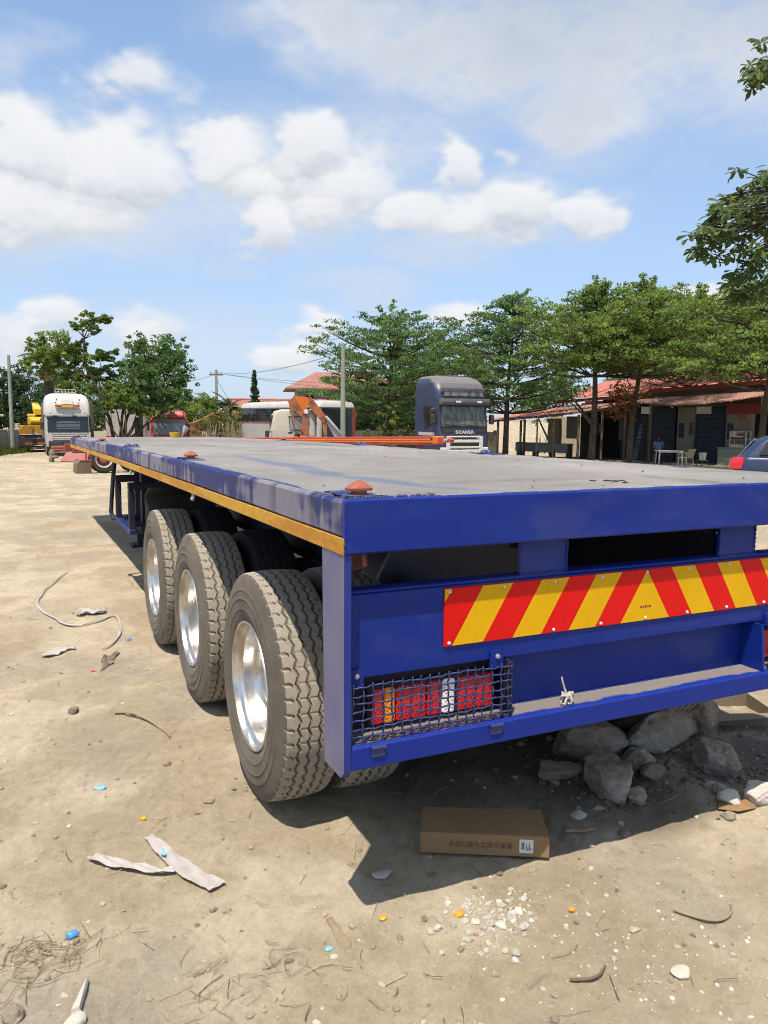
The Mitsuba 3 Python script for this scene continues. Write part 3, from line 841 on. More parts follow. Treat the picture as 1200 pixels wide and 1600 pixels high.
part(fr, 'tray', bx(x0 + .057, x1 - .082, YA + .08, YB - .08, .645, .655, .002), 'chassis_blue')
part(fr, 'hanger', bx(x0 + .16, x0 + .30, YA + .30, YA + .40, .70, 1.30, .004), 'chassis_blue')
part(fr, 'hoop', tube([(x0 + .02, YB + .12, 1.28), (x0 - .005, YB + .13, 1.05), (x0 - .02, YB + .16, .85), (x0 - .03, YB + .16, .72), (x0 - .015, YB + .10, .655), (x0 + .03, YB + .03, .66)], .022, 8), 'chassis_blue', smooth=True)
# landing legs
for s in (-1, 1):
    lg = part(TR, 'landing_leg', bent(cat([bx(s * .62 - .06, s * .62 + .06, 8.9, 9.02, .42, 1.30, .005), bx(s * .62 - .045, s * .62 + .045, 8.915, 9.005, .06, .44, .004)])), 'chassis_blue')
    part(lg, 'foot', bent(bx(s * .62 - .13, s * .62 + .13, 8.82, 9.10, -.06, .07, .01)), 'chassis_blue')
part(TR, 'cross_brace', bent(cat([tube([(-.62, 8.96, .9), (.62, 8.96, .5)], .02), tube([(.62, 8.96, .9), (-.62, 8.96, .5)], .02)])), 'chassis_blue')
# yellow tub and grey funnel at the far end of the deck
tub = single('plastic_tub', mv(lathe([(0, 0), (.082, 0), (.094, .085), (.088, .085), (.078, .012), (0, .012)], 24, 'z'), (.50, 12.35, TOP + float(sag(12.35)) + .008)), 'yellow_paint', 'small yellow tub on the far front end of the trailer deck', 'tub')
single('funnel', mv(lathe([(.012, 0), (.016, .06), (.058, .16), (.062, .20), (.055, .20), (.010, .06)], 20, 'z'), (.625, 12.35, TOP + float(sag(12.35)) + .012), ry=28), 'plastic_grey', 'grey funnel leaning beside the small yellow tub', 'funnel')
# wad of clear packing on the bumper ledge
r_ = np.random.default_rng(8)
t_ = np.linspace(0, 1, 260)
wad = np.stack([-.333 + .034 * np.sin(t_ * 47 + 1) * (.55 + .45 * np.sin(t_ * 9)), .045 + .024 * np.cos(t_ * 39) * (.6 + .4 * np.sin(t_ * 13)), .712 + .017 * np.sin(t_ * 61 + .5)], 1)
wd = single('packing_wad', tube(wad, .0042, 6), 'pale_plastic', 'crumpled wad of clear packing on the bumper ledge', 'packing', smooth=True)
part(wd, 'strand', tube([(-.336, .05, .725), (-.345, .055, .765), (-.350, .06, .79), (-.344, .06, .765), (-.330, .05, .728)], .0032, 6), 'pale_plastic', smooth=True)

# ---------------------------------------------------------------- things lying on the dirt near the trailer


def stone(seed, size, flat=.75, sub=3, facets=9):
    """An angular boulder: a ball cut by random planes, roughened."""
    r_ = np.random.default_rng(seed)
    v, f = tm(trimesh.creation.icosphere(subdivisions=sub))
    for _ in range(facets + (6 if sub > 3 else 0)):
        n_ = r_.normal(size=3)
        n_ /= np.linalg.norm(n_)
        d_ = .56 + .28 * r_.random()
        over = np.maximum(v @ n_ - d_, 0)
        v = v - over[:, None] * n_ * .92
    v = v * (1 + .30 * (meshkit.fbm(v * 1.5 + seed, 3, seed) - .5)[:, None] + .20 * (meshkit.fbm(v * 4.5 + seed, 3, seed + 5) - .5)[:, None] - .10 * np.abs(meshkit.fbm(v * 3 + seed, 4, seed + 9) - .5)[:, None] + .07 * (meshkit.fbm(v * 14 + seed, 3, seed + 15) - .5)[:, None])
    v = v * np.asarray(size) * np.array([1, 1, flat])
    return v, f


def rock(x, y, size, seed, label, m_='rock', rz=0, sink=.25, flat=.75, z=None, sub=4):
    v, f = mv(stone(seed, size, flat, sub), rz=rz)
    h = v[:, 2].min()
    z0 = float(ground_h(x, y)) - h * (1 - sink * 2) * 1.0 if z is None else z
    return single('rock', (v + np.array([x, y, z0]), f), m_, label, 'rock', smooth=28)


rock(.50, .93, (.24, .20, .20), 1, 'broad brown boulder in deep shade under the bumper, left of the longest boulder', rz=20)
rock(1.02, .88, (.34, .21, .24), 2, 'longest boulder, a pale grey mound right under the bumper', rz=10)
rock(1.26, .92, (.20, .18, .21), 12, 'grey boulder at the right end of the rock pile behind the bumper', rz=40)
rock(1.00, .52, (.165, .14, .15), 3, 'rounded grey rock at the front right of the pile, beside the dark soil', rz=60)
rock(.30, .50, (.13, .125, .17), 4, 'pointed grey rock standing nearest to the cardboard box', rz=15, flat=.95)
rock(.18, .75, (.14, .10, .09), 5, 'low dark flat rock in the shadow left of the pointed rock', rz=0, flat=.6)
rock(.62, .66, (.11, .09, .09), 6, 'brown wedge of rock between the two biggest boulders', rz=30)
rock(.60, .53, (.085, .055, .06), 7, 'small oval grey stone in the middle of the rock pile', rz=10, sub=3)
rock(.37, .40, (.075, .05, .06), 8, 'small broken stone touching the right foot of the pointed rock', rz=35, sub=3)
rock(.75, .205, (.062, .055, .055), 9, 'small cream stone lying beside the bright white rock', 'white_rock', rz=0, sub=3)
rock(.89, .15, (.10, .085, .085), 10, 'bright white rock at the right edge of the shadow', 'white_rock', rz=25, flat=.7)
rock(.80, .30, (.05, .04, .04), 14, 'small grey stone just behind the cream stone', rz=25, sub=3)
rock(.80, .62 - .26, (.035, .03, .03), 15, 'thumb-sized stone on the dark soil in front of the rounded grey rock', rz=5, sub=3)
rock(.03, .395, (.05, .035, .03), 16, 'flat pale chip of stone in the shadow right of the cardboard box', 'white_rock', rz=20, flat=.4, sub=3)

# cardboard box with its label
BXK = thing('cardboard_box', 'long closed brown cardboard box with a white label lying behind the trailer', 'box')
PA, PB = np.array([-.748, .405]), np.array([-.325, .170])
ux = (PB - PA) / np.linalg.norm(PB - PA)
ang = math.degrees(math.atan2(ux[1], ux[0]))
LB, DB, HB = .505, .215, .085
gx0, gy0 = PA
MB0 = T().translate([gx0, gy0, gz(*PA) + .012]).rotate([0, 0, 1], ang).rotate([1, 0, 0], -1.0)
part(BXK, 'body', bx(0, LB, .0025, DB, 0, HB, .004), 'card_brown', M=MB0)
part(BXK, 'flap', hullm([(x, y, z) for x in (-.004, LB + .003) for y, z in ((-.0018, .003), (.0002, .003), (-.0018, HB + .001), (.0002, HB + .001))]), 'card_brown', M=MB0)
part(BXK, 'flap', slab([(.006, -.001, HB + .0012), (LB + .002, -.001, HB + .0012), (LB - .004, DB - .01, HB + .010), (.010, DB - .012, HB + .005)], .003), 'card_brown', M=MB0)
part(BXK, 'end_flap', slab([(LB + .001, .01, .004), (LB + .016, DB - .01, .002), (LB + .012, DB - .01, HB - .006), (LB + .001, .01, HB - .004)], .003), 'card_brown', M=MB0)
LBL = part(BXK, 'label', bx(LB - .115, LB - .060, -.0032, -.0020, .018, .074, .0003), 'label_white', M=MB0, label='white paper label with a barcode')
r_ = np.random.default_rng(4)
part(LBL, 'barcode', cat([bx(LB - .107, LB - .095, -.0042, -.0034, z, z + h, .0001) for z, h in zip(.031 + np.cumsum(r_.uniform(.0022, .0036, 10)), r_.uniform(.0008, .0018, 10))]), 'black_ink', M=MB0)
part(LBL, 'print', cat([bx(LB - .088 + k * .006, LB - .0855 + k * .006, -.0042, -.0034, .030, .030 + h, .0001) for k, h in enumerate((.024, .014, .030, .010))]), 'black_ink', M=MB0)
GLYPHS = [[[[433,-37],[433,-35],[436,-34],[444,-24],[434,-23],[434,-20],[447,-20],[448,-18],[448,-16],[437,-16],[437,-13],[450,-13],[450,-10],[437,-10],[437,-7],[455,-7],[466,-5],[472,-6],[472,-8],[467,-9],[456,-9],[454,-10],[454,-13],[473,-13],[473,-16],[452,-16],[451,-20],[476,-20],[476,-23],[449,-23],[448,-24],[448,-26],[472,-27],[471,-50],[468,-50],[468,-48],[447,-48],[447,-50],[444,-50],[443,-33],[436,-38]],[[468,-30],[447,-29],[447,-32],[468,-32]],[[468,-36],[447,-35],[447,-38],[468,-38]],[[468,-42],[447,-41],[447,-45],[468,-45]]],[[[385,-26],[386,-24],[394,-21],[400,-15],[386,-14],[386,-11],[405,-11],[405,-4],[409,-5],[409,-11],[428,-11],[428,-14],[414,-14],[422,-22],[429,-24],[427,-28],[417,-23],[414,-19],[412,-19],[411,-16],[409,-16],[409,-24],[408,-26],[420,-26],[420,-42],[394,-42],[394,-26],[406,-26],[405,-24],[405,-16],[394,-25],[388,-28]],[[397,-32],[417,-32],[417,-29],[397,-29]],[[397,-38],[417,-39],[417,-35],[397,-35]]],[[[386,-45],[428,-45],[428,-48],[386,-48]]],[[[338,-12],[338,-8],[381,-8],[380,-12],[375,-12],[375,-46],[373,-49],[362,-50],[361,-48],[361,-46],[370,-46],[371,-45],[371,-12]]],[[[343,-19],[362,-19],[362,-37],[346,-37],[346,-41],[343,-41]],[[346,-32],[359,-33],[359,-23],[346,-23]]],[[[312,-10],[312,-7],[333,-7],[333,-10],[324,-10],[323,-14],[331,-15],[331,-38],[328,-38],[328,-18],[316,-18],[316,-38],[313,-38],[313,-15],[319,-15],[320,-10]]],[[[310,-48],[319,-40],[320,-22],[323,-21],[322,-40],[326,-40],[329,-42],[333,-46],[333,-48],[330,-49],[322,-41],[316,-48],[314,-49]]],[[[289,-48],[292,-33],[292,-7],[310,-7],[310,-10],[295,-10],[295,-37],[292,-49]]],[[[297,-48],[298,-15],[309,-15],[308,-34],[303,-34],[303,-31],[306,-31],[306,-18],[301,-18],[301,-42],[309,-39],[309,-42]]],[[[241,-45],[244,-41],[246,-32],[246,-9],[279,-5],[281,-7],[279,-9],[250,-12],[250,-18],[285,-18],[285,-21],[250,-22],[247,-44],[244,-49],[241,-48]]],[[[254,-50],[254,-29],[281,-29],[281,-50],[278,-50],[276,-47],[258,-47],[257,-50]],[[277,-32],[258,-32],[258,-44],[277,-44]]],[[[194,-28],[194,-24],[210,-22],[210,-20],[205,-16],[199,-20],[196,-19],[196,-17],[204,-12],[209,-5],[213,-5],[211,-10],[231,-10],[232,-11],[231,-14],[225,-19],[221,-20],[221,-22],[237,-24],[236,-27],[228,-27],[214,-23],[208,-26]],[[208,-15],[216,-19],[224,-16],[225,-13],[207,-13]]],[[[194,-48],[194,-46],[200,-45],[207,-41],[210,-37],[210,-35],[197,-35],[197,-32],[211,-32],[212,-27],[216,-27],[216,-32],[233,-32],[231,-45],[228,-49],[218,-49],[217,-46],[226,-46],[228,-42],[228,-35],[214,-35],[210,-43],[206,-46],[199,-49]]],[[[166,-7],[187,-7],[187,-18],[185,-20],[177,-20],[176,-18],[183,-17],[183,-10],[170,-10],[170,-22],[188,-23],[186,-33],[182,-40],[187,-46],[189,-46],[188,-49],[184,-48],[180,-44],[173,-49],[170,-48],[169,-50],[166,-49]],[[176,-26],[175,-30],[180,-36],[184,-26]],[[170,-45],[173,-45],[177,-40],[171,-28]]],[[[145,-48],[148,-36],[148,-6],[162,-6],[162,-48],[154,-50],[153,-47],[159,-46],[158,-33],[151,-33],[149,-47],[148,-49]],[[152,-9],[152,-18],[158,-18],[159,-17],[159,-10]],[[152,-29],[158,-30],[159,-29],[159,-21],[152,-21],[151,-24]]],[[[134,-10],[138,-10],[138,-45],[134,-45]]],[[[100,-45],[110,-14],[112,-10],[117,-10],[129,-45],[124,-45],[120,-35],[108,-35],[105,-45]],[[110,-30],[119,-31],[115,-17],[113,-17]]],[[[70,-46],[70,-44],[76,-42],[82,-36],[80,-32],[79,-21],[71,-22],[71,-18],[78,-18],[77,-5],[81,-5],[82,-17],[90,-17],[90,-13],[85,-9],[86,-6],[88,-6],[94,-12],[92,-16],[97,-16],[97,-19],[83,-21],[84,-32],[86,-32],[91,-23],[93,-23],[94,-27],[87,-38],[88,-42],[92,-45],[95,-43],[95,-38],[98,-38],[99,-39],[98,-45],[95,-49],[90,-49],[82,-41],[73,-48]]],[[[54,-34],[54,-30],[61,-28],[61,-18],[54,-18],[54,-15],[61,-15],[61,-4],[64,-4],[65,-15],[70,-15],[70,-18],[65,-18],[65,-27],[71,-26],[71,-29],[65,-31],[65,-46],[63,-49],[56,-49],[55,-47],[61,-46],[61,-33]]],[[[6,-43],[13,-33],[16,-22],[16,-20],[7,-20],[7,-17],[20,-17],[20,-21],[26,-21],[26,-17],[34,-11],[14,-10],[14,-7],[43,-8],[39,-13],[31,-17],[30,-21],[37,-21],[36,-16],[40,-16],[41,-22],[46,-17],[49,-18],[49,-20],[42,-28],[45,-36],[50,-41],[49,-44],[47,-44],[43,-40],[38,-28],[38,-24],[30,-24],[30,-28],[37,-28],[37,-31],[30,-31],[30,-36],[39,-36],[39,-39],[30,-39],[30,-47],[28,-49],[19,-49],[19,-45],[25,-46],[26,-45],[26,-39],[18,-39],[18,-36],[26,-36],[26,-31],[20,-31],[20,-28],[26,-28],[26,-24],[21,-24],[21,-23],[19,-23],[17,-33],[13,-41],[9,-45]]]]
gl = []
for polys in GLYPHS:
    cs = m3.CrossSection([np.array(q_, float) for q_ in polys], m3.FillRule.EvenOdd)
    v, f = mf(m3.Manifold.extrude(cs, 1.0))
    gl.append((v, f))
gv, gf = cat(gl)
s_ = .255 / (gv[:, 0].max() - gv[:, 0].min())
gv = np.stack([gv[:, 0] * s_ + .105, -.0026 + -.0004 * gv[:, 2], (gv[:, 1] - gv[:, 1].min()) * s_ + .033], 1)
part(BXK, 'print', (gv, gf[:, ::-1]), 'ink', M=MB0, smooth=False, label='faint line of brown printed characters')
part(BXK, 'star_mark', prism([(0, .009), (.0022, .0022), (.008, 0), (.0022, -.0022), (0, -.009), (-.0022, -.0022), (-.008, 0), (-.0022, .0022)], 'y', 0, .0008), 'star_red', M=MB0 @ T().translate([.232, -.0034, .060]), label='small red four-pointed mark')

# opened carton at the right edge of the picture
CB = thing('torn_carton', 'opened grey brown carton with raised flaps right of the rock pile', 'carton')
MC = T().translate([1.50, .86, gz(1.5, .86)]).rotate([0, 0, 1], -22)
part(CB, 'body', cat([bx(-.16, .26, 0, .004, 0, .075, .001), bx(-.16, .26, .30, .304, 0, .11, .001), bx(-.16, -.156, 0, .30, 0, .09, .001), bx(.256, .26, 0, .30, 0, .09, .001), bx(-.16, .26, 0, .30, 0, .004, .001)]), 'card_grey', M=MC)
part(CB, 'flap', slab([(-.16, .002, .076), (.26, .002, .076), (.26, -.09, .088), (-.15, -.10, .070)][::-1], .003), 'card_grey', M=MC)
part(CB, 'flap', slab([(-.16, .30, .11), (.26, .30, .11), (.24, .42, .17), (-.13, .40, .16)], .003), 'card_grey', M=MC)

single('cardboard_scrap', hullm([(.64, .17, gz(.64, .17) + .012), (.70, .22, gz(0, 0) + .014), (.84, .17, .020), (.80, .10, .016), (.70, .11, .012), (.64, .17, .008), (.84, .17, .012), (.80, .10, .010)]), 'card_brown', 'flat torn scrap of cardboard under the bright white rock', 'cardboard')


def ribbon(pts, w, m_, name, label, cat_, lift=.012, crumple=.01, seed=0, n=90, tw=0.0):
    """A limp strip lying on the ground along a smoothed path."""
    r_ = np.random.default_rng(seed)
    p = np.asarray(pts, float)
    s = np.linspace(0, 1, len(p))
    from scipy.interpolate import CubicSpline
    t = np.linspace(0, 1, n)
    c = np.stack([CubicSpline(s, p[:, k])(t) for k in range(2)], 1)
    d = np.gradient(c, axis=0)
    d /= np.linalg.norm(d, axis=1, keepdims=True)
    nn = np.stack([-d[:, 1], d[:, 0]], 1)
    ww = np.interp(t, np.linspace(0, 1, len(w)), w)
    cols = np.linspace(-1, 1, 9)
    X = c[:, None, 0] + nn[:, None, 0] * cols * ww[:, None] / 2
    Y = c[:, None, 1] + nn[:, None, 1] * cols * ww[:, None] / 2
    q = np.stack([X, Y, 0 * X + seed], -1)
    Z = ground_h(X, Y) + lift + crumple * (meshkit.fbm(q * 16, 3, seed) - .2) + crumple * .8 * np.abs(np.sin(cols * 2.5 + t[:, None] * 9))
    V = np.stack([X, Y, Z], -1).reshape(-1, 3)
    i, j = np.meshgrid(np.arange(n - 1), np.arange(8), indexing='ij')
    a = i * 9 + j
    F = np.concatenate([np.stack([a, a + 1, a + 10], -1).reshape(-1, 3), np.stack([a, a + 10, a + 9], -1).reshape(-1, 3)])
    return single(name, (V, F), m_, label, cat_, smooth=True)


ribbon([(-1.946, .945), (-1.88, .85), (-1.80, .775), (-1.73, .72), (-1.672, .70)], [.050, .055, .040, .034, .03], 'pale_plastic', 'plastic_strip', 'crumpled whitish plastic strip left of the flat clear strip', 'plastic strip', seed=1)
ribbon([(-1.722, .99), (-1.70, .90), (-1.655, .76), (-1.60, .63), (-1.545, .515)], [.035, .055, .070, .072, .075], 'pale_plastic', 'plastic_strip', 'flat see-through plastic strip lying across the end of the crumpled strip', 'plastic strip', lift=.010, crumple=.006, seed=2)
single('blue_film', hullm([(-1.705 + a, .80 + b, gz(-1.7, .8) + c) for a, b, c in ((0, 0, .03), (.012, .03, .034), (.022, .004, .03), (.014, -.02, .028), (0, 0, .026), (.02, 0, .026))]), 'blue_scrap', 'pale blue tab of film between the two plastic strips', 'film scrap')
# long limp cord on the left
ribbon([(-1.66, 7.3), (-1.88, 6.6), (-2.02, 5.75), (-1.93, 5.15), (-1.80, 4.75), (-1.66, 4.68), (-1.48, 4.9), (-1.40, 4.85), (-1.44, 4.35), (-1.62, 3.95)], [.012, .02, .022, .018, .03, .024, .034, .022, .024, .010], 'pale_plastic', 'plastic_rope', 'long pale twisted plastic strand winding across the dirt left of the wheels', 'plastic strand', lift=.006, crumple=.012, seed=3, n=160)
ribbon([(-1.70, 5.05), (-1.63, 5.15), (-1.55, 5.12), (-1.47, 5.18)], [.06, .16, .13, .03], 'pale_plastic', 'plastic_wrap', 'crumpled pale plastic wrap on the loop of the long strand', 'plastic wrap', lift=.008, crumple=.03, seed=6)
ribbon([(-2.02, 3.92), (-1.96, 4.0), (-1.88, 4.05), (-1.80, 4.02)], [.05, .12, .09, .03], 'pale_plastic', 'plastic_wrap', 'flattened pale plastic wrap at the left edge of the yard', 'plastic wrap', lift=.006, crumple=.016, seed=7)


def stick(pts, r, name, label, m_='dry_wood', cat_='stick', seed=0):
    p = np.array([(x, y, float(ground_h(x, y)) + h) for x, y, h in pts])
    from scipy.interpolate import PchipInterpolator
    t = np.linspace(0, len(p) - 1, 24)
    c = np.stack([PchipInterpolator(np.arange(len(p)), p[:, k])(t) for k in range(3)], 1)
    c[1:-1] = (c[:-2] + 2 * c[1:-1] + c[2:]) / 4
    c[1:-1] = (c[:-2] + 2 * c[1:-1] + c[2:]) / 4
    c[1:-1] = (c[:-2] + 2 * c[1:-1] + c[2:]) / 4
    c += .006 * (np.stack([meshkit.noise(np.stack([t * 1.7, t * 0 + k, t * 0 + seed], 1)) for k in range(3)], 1) - .5)
    return single(name, tube(c, np.linspace(r, r * .55, 24), 6), m_, label, cat_, smooth=True)


stick([(-1.68, 2.52, .012), (-1.60, 2.46, .02), (-1.50, 2.25, .014), (-1.452, 2.03, .01)], .009, 'stick', 'thin dry stick lying left of the nearest wheel')
stick([(-.10, -.30, .008), (.02, -.40, .012), (.11, -.36, .01)], .006, 'stick', 'thin bent twig on the bare dirt at the far right', seed=3)
stick([(-.66, -.42, .008), (-.60, -.455, .014), (-.545, -.44, .010), (-.52, -.42, .008)], .006, 'stick', 'short dark twig in the lower right dirt', 'dark_wood', seed=4)
stick([(-.11, .30, .012), (-.05, .27, .018), (.01, .26, .01)], .008, 'stick', 'pale splinter at the right end of the cardboard box', seed=5)
stick([(-1.10, 1.86, .010), (-1.13, 1.62, .014), (-1.09, 1.45, .01)], .006, 'stick', 'dark twig near the foot of the nearest wheel', 'dark_wood', seed=6)
single('wood_splinter', hullm([(-1.236 + a, .09 + b, float(ground_h(-1.236, .09)) + c) for a, b, c in ((-.012, .085, .0), (.010, .08, .014), (-.016, -.06, .0), (.016, -.075, .016), (.014, .07, .0), (-.008, .075, .018), (.006, -.09, .006))]), 'dry_wood', 'short weathered splinter of wood in the front centre of the dirt', 'wood splinter')
single('white_stick', mv(hullm([(a, b, c) for a, b, c in ((-.012, -.07, 0), (.012, -.06, 0), (-.010, -.065, .022), (.010, -.055, .022), (-.006, .075, .005), (.006, .078, .005), (.0, .08, .018))]), (-2.052, .11, float(ground_h(-2.05, .11)) + .008), -18), 'white_rock', 'whitish wedge of wood at the lower left, pointing away', 'wood splinter')
rock(-2.075, .035, (.035, .03, .026), 21, 'small cream stone in front of the whitish wedge at the lower left', 'white_rock', sub=3)
rock(-2.235, .13, (.032, .036, .03), 22, 'grey mauve stone at the lower left corner', 'rock', sub=3)
rock(-1.60, 2.92 - .45, (.03, .025, .022), 23, 'dark brown clod left of the second wheel', 'rock', sub=3)
rock(-.31, -.585 + .05, (.035, .028, .022), 24, 'lone white stone at the lower right of the dirt', 'white_rock', sub=3)
rock(-1.90, 2.68, (.035, .03, .04), 25, 'lone upright tan stone on the dirt far left of the wheels', 'rock', sub=3)


def scrap(x, y, s, seed, m_, name, label, cat_, h=.02):
    v, f = stone(seed, (s, s * .75, h), 1.0, 2, 12)
    return single(name, (v + np.array([x, y, float(ground_h(x, y)) + h * .45]), f), m_, label, cat_, smooth=30)


scrap(-1.865, 1.545, .034, 1, 'blue_scrap', 'blue_scrap', 'pale blue flat scrap on the dirt, farthest of the blue ones', 'scrap', .008)
scrap(-2.052, .445, .024, 2, 'plastic_blue', 'bottle_cap', 'crumpled bright blue cap at the lower left', 'cap', .018)
scrap(-1.288, .035, .016, 3, 'blue_scrap', 'blue_scrap', 'tiny blue scrap just in front of the wood splinter', 'scrap', .006)
scrap(-1.405, 4.12, .03, 4, 'plastic_blue', 'bottle_cap', 'dark blue cap between the long plastic strand and the wheels', 'cap', .012)
scrap(-1.73, 3.42, .02, 5, 'star_red', 'red_scrap', 'tiny red scrap on the dirt left of the wheels', 'scrap', .008)
scrap(-.815, -.01, .020, 6, 'orange_peel', 'orange_peel', 'curled piece of orange peel among the white gravel', 'peel', .014)
scrap(-1.068, .085, .018, 7, 'orange_peel', 'orange_peel', 'small orange peel just in front of the shadow', 'peel', .008)
scrap(-.425, -.135, .014, 8, 'orange_peel', 'orange_peel', 'orange peel scrap farthest to the right', 'peel', .012)
scrap(-1.53, 1.66, .022, 9, 'cloth_grey', 'dry_leaf', 'curled dark leaf left of the nearest wheel', 'leaf', .014)
scrap(-1.72, 1.155, .016, 10, 'marker_yellow', 'yellow_scrap', 'tiny yellow scrap behind the plastic strips', 'scrap', .008)
scrap(-1.42, 1.21, .03, 11, 'cloth_grey', 'dry_leaf', 'dark curled leaf right of the clear plastic strip', 'leaf', .012)
scrap(-.955, .335, .046, 12, 'pale_plastic', 'paper_scrap', 'crumpled white paper at the left edge of the trailer shadow', 'paper', .012)
cl = single('rag', (lambda v, f: (np.stack([v[:, 0], v[:, 1], np.asarray(ground_h(v[:, 0], v[:, 1])) + .004 + v[:, 2]], 1), f))(*(lambda g: (np.stack([-1.60 + .055 * g[0] + .03 * g[1], 3.62 + .15 * g[1] + .07 * g[0], .03 * np.clip(meshkit.fbm(np.stack([g[0] * 2.2, g[1] * 2.2, 0 * g[0]], 1), 4, 3) - .25, 0, 1) * 2.2], 1), np.array([t for i in range(15) for j in range(15) for t in ((i * 16 + j, i * 16 + j + 1, i * 16 + j + 17), (i * 16 + j, i * 16 + j + 17, i * 16 + j + 16))])))((np.repeat(np.linspace(-1, 1, 16), 16) * (1 - .25 * np.sin(np.tile(np.linspace(0, 6, 16), 16))), np.tile(np.linspace(-1, 1, 16), 16)))), 'cloth_grey', 'crumpled dark grey rag on the dirt beside the wheels', 'rag', smooth=40)

# gravel and crumbs (nobody could count them)
rng = np.random.default_rng(11)


def crumbs(n, place, smin, smax, cols, seed):
    """Many small angular stones in one mesh with a colour each."""
    r_ = np.random.default_rng(seed)
    base = [tm(trimesh.creation.icosahedron()) for _ in range(1)][0]
    xy = place(r_, n)
    z = ground_h(xy[:, 0], xy[:, 1])
    s = smin * (smax / smin) ** (r_.random(n) ** 2.6)
    V, F, C = [], [], []
    bv = base[0] / np.linalg.norm(base[0][0])
    for i in range(n):
        v = bv * (1 + .28 * r_.normal(size=bv.shape)) * s[i] * np.array([1, .8 + .4 * r_.random(), .45 + .35 * r_.random()])
        a = r_.random() * 6.28
        c_, n_ = math.cos(a), math.sin(a)
        v = np.stack([v[:, 0] * c_ - v[:, 1] * n_ + xy[i, 0], v[:, 0] * n_ + v[:, 1] * c_ + xy[i, 1], v[:, 2] + z[i] + s[i] * .18], 1)
        V.append(v)
        F.append(base[1] + 12 * i)
        col = np.array(cols[r_.integers(len(cols))]) * r_.uniform(.75, 1.12)
        C.append(np.repeat(np.clip(col, 0, .85)[None], 12, 0))
    return np.vstack(V), np.vstack(F), np.vstack(C)


def fan(r_, n, k=1.0, d0=1.5, d1=13):
    """Scatter over the yard, denser near the camera's end."""
    d = d0 * (d1 / d0) ** (r_.random(n) ** 1.15)
    a = np.radians(r_.uniform(-6, 57, n))
    return np.stack([CAM[0] + d * np.sin(a), CAM[1] + d * np.cos(a)], 1)


v, f, c = crumbs(3600, fan, .0022, .015, [(.27, .24, .19), (.23, .195, .15), (.31, .285, .235), (.38, .36, .31), (.18, .15, .115)], 1)
single('gravel', (v, f), 'pebble', 'small stones and crumbs strewn over the dirt', 'gravel', kind='stuff', smooth=False, color=c)
v, f, c = crumbs(300, lambda r_, n: np.array([-.715, -.06]) + r_.normal(size=(n, 2)) * np.array([.105, .085]), .003, .020, [(.40, .385, .34), (.36, .34, .29), (.44, .43, .395)], 2)
single('white_gravel', (v, f), 'pebble', 'patch of white broken gravel in the front dirt', 'gravel', kind='stuff', smooth=False, color=c)
v, f, c = crumbs(260, lambda r_, n: np.array([-.33, -.42]) + r_.normal(size=(n, 2)) * np.array([.26, .22]), .002, .010, [(.48, .465, .43), (.43, .41, .37), (.52, .51, .485)], 5)
single('white_gravel', (v, f), 'pebble', 'thin spread of white crumbs in the right front dirt', 'gravel', kind='stuff', smooth=False, color=c)
for q_, (cx_, cy_, sx_, sy_) in enumerate(((.50, .74, .30, .14), (1.0, .66, .30, .16), (.34, .44, .12, .06), (.98, .43, .14, .06))):
    v, f, c = crumbs(110, lambda r_, n: np.array([cx_, cy_]) + r_.normal(size=(n, 2)) * np.array([sx_, sy_]), .005, .030, [(.13, .115, .095), (.18, .16, .13), (.10, .09, .078), (.24, .21, .175)], 40 + q_)
    single('rubble', (v, f), 'pebble', ('dark crumbled soil between the big boulders', 'dark crumbled soil at the right of the rock pile', 'loose soil at the foot of the pointed rock', 'loose soil in front of the rounded grey rock')[q_], 'rubble', kind='stuff', smooth=False, color=c)
v, f, c = crumbs(220, lambda r_, n: np.array([.75, .62]) + r_.normal(size=(n, 2)) * np.array([.42, .28]), .004, .035, [(.16, .14, .115), (.12, .105, .09), (.22, .195, .165)], 4)
single('rubble', (v, f), 'pebble', 'broken rubble and clods around the rock pile', 'rubble', kind='stuff', smooth=False, color=c)


def straws(n, place, L, seed, cols, r=.0012):
    """Dry grass stems lying on the dirt: thin bent three-sided stems in one mesh."""
    r_ = np.random.default_rng(seed)
    xy = place(r_, n)
    V, F, C = [], [], []
    for i in range(n):
        a = r_.normal(.5, .9)
        l_ = L * r_.uniform(.3, 1.2)
        b = r_.normal(0, .3)
        t = np.linspace(-.5, .5, 5)
        x = xy[i, 0] + l_ * (t * math.cos(a) - b * t * t * math.sin(a))
        y = xy[i, 1] + l_ * (t * math.sin(a) + b * t * t * math.cos(a))
        z = ground_h(x, y) + .004 + .010 * r_.random() + .01 * r_.random() * np.abs(t)
        m = tube(np.stack([x, y, z], 1), r * r_.uniform(.6, 1.5), 3)
        F.append(m[1] + sum(len(q_) for q_ in V[:0]) + (len(V) * len(m[0])))
        V.append(m[0])
        C.append(np.repeat((np.array(cols[r_.integers(len(cols))]) * r_.uniform(.7, 1.1))[None], len(m[0]), 0))
    return np.vstack(V), np.vstack(F), np.vstack(C)


def straw_place(r_, n):
    a = fan(r_, n, d1=9)
    k = n // 3
    a[:k] = np.array([-2.17, .36]) + r_.normal(size=(k, 2)) * np.array([.11, .07])
    a[k:k + n // 8] = np.array([-1.62, -.02]) + r_.normal(size=(n // 8, 2)) * np.array([.16, .10])
    return a


v, f, c = straws(380, straw_place, .10, 5, [(.27, .225, .145), (.24, .185, .115), (.32, .28, .195), (.15, .11, .075)])
single('straw', (v, f), 'straw', 'dry grass stems scattered on the dirt', 'straw', kind='stuff', smooth=False, color=c)

# ---------------------------------------------------------------- parked vehicles in the yard (each built facing -y, then turned)


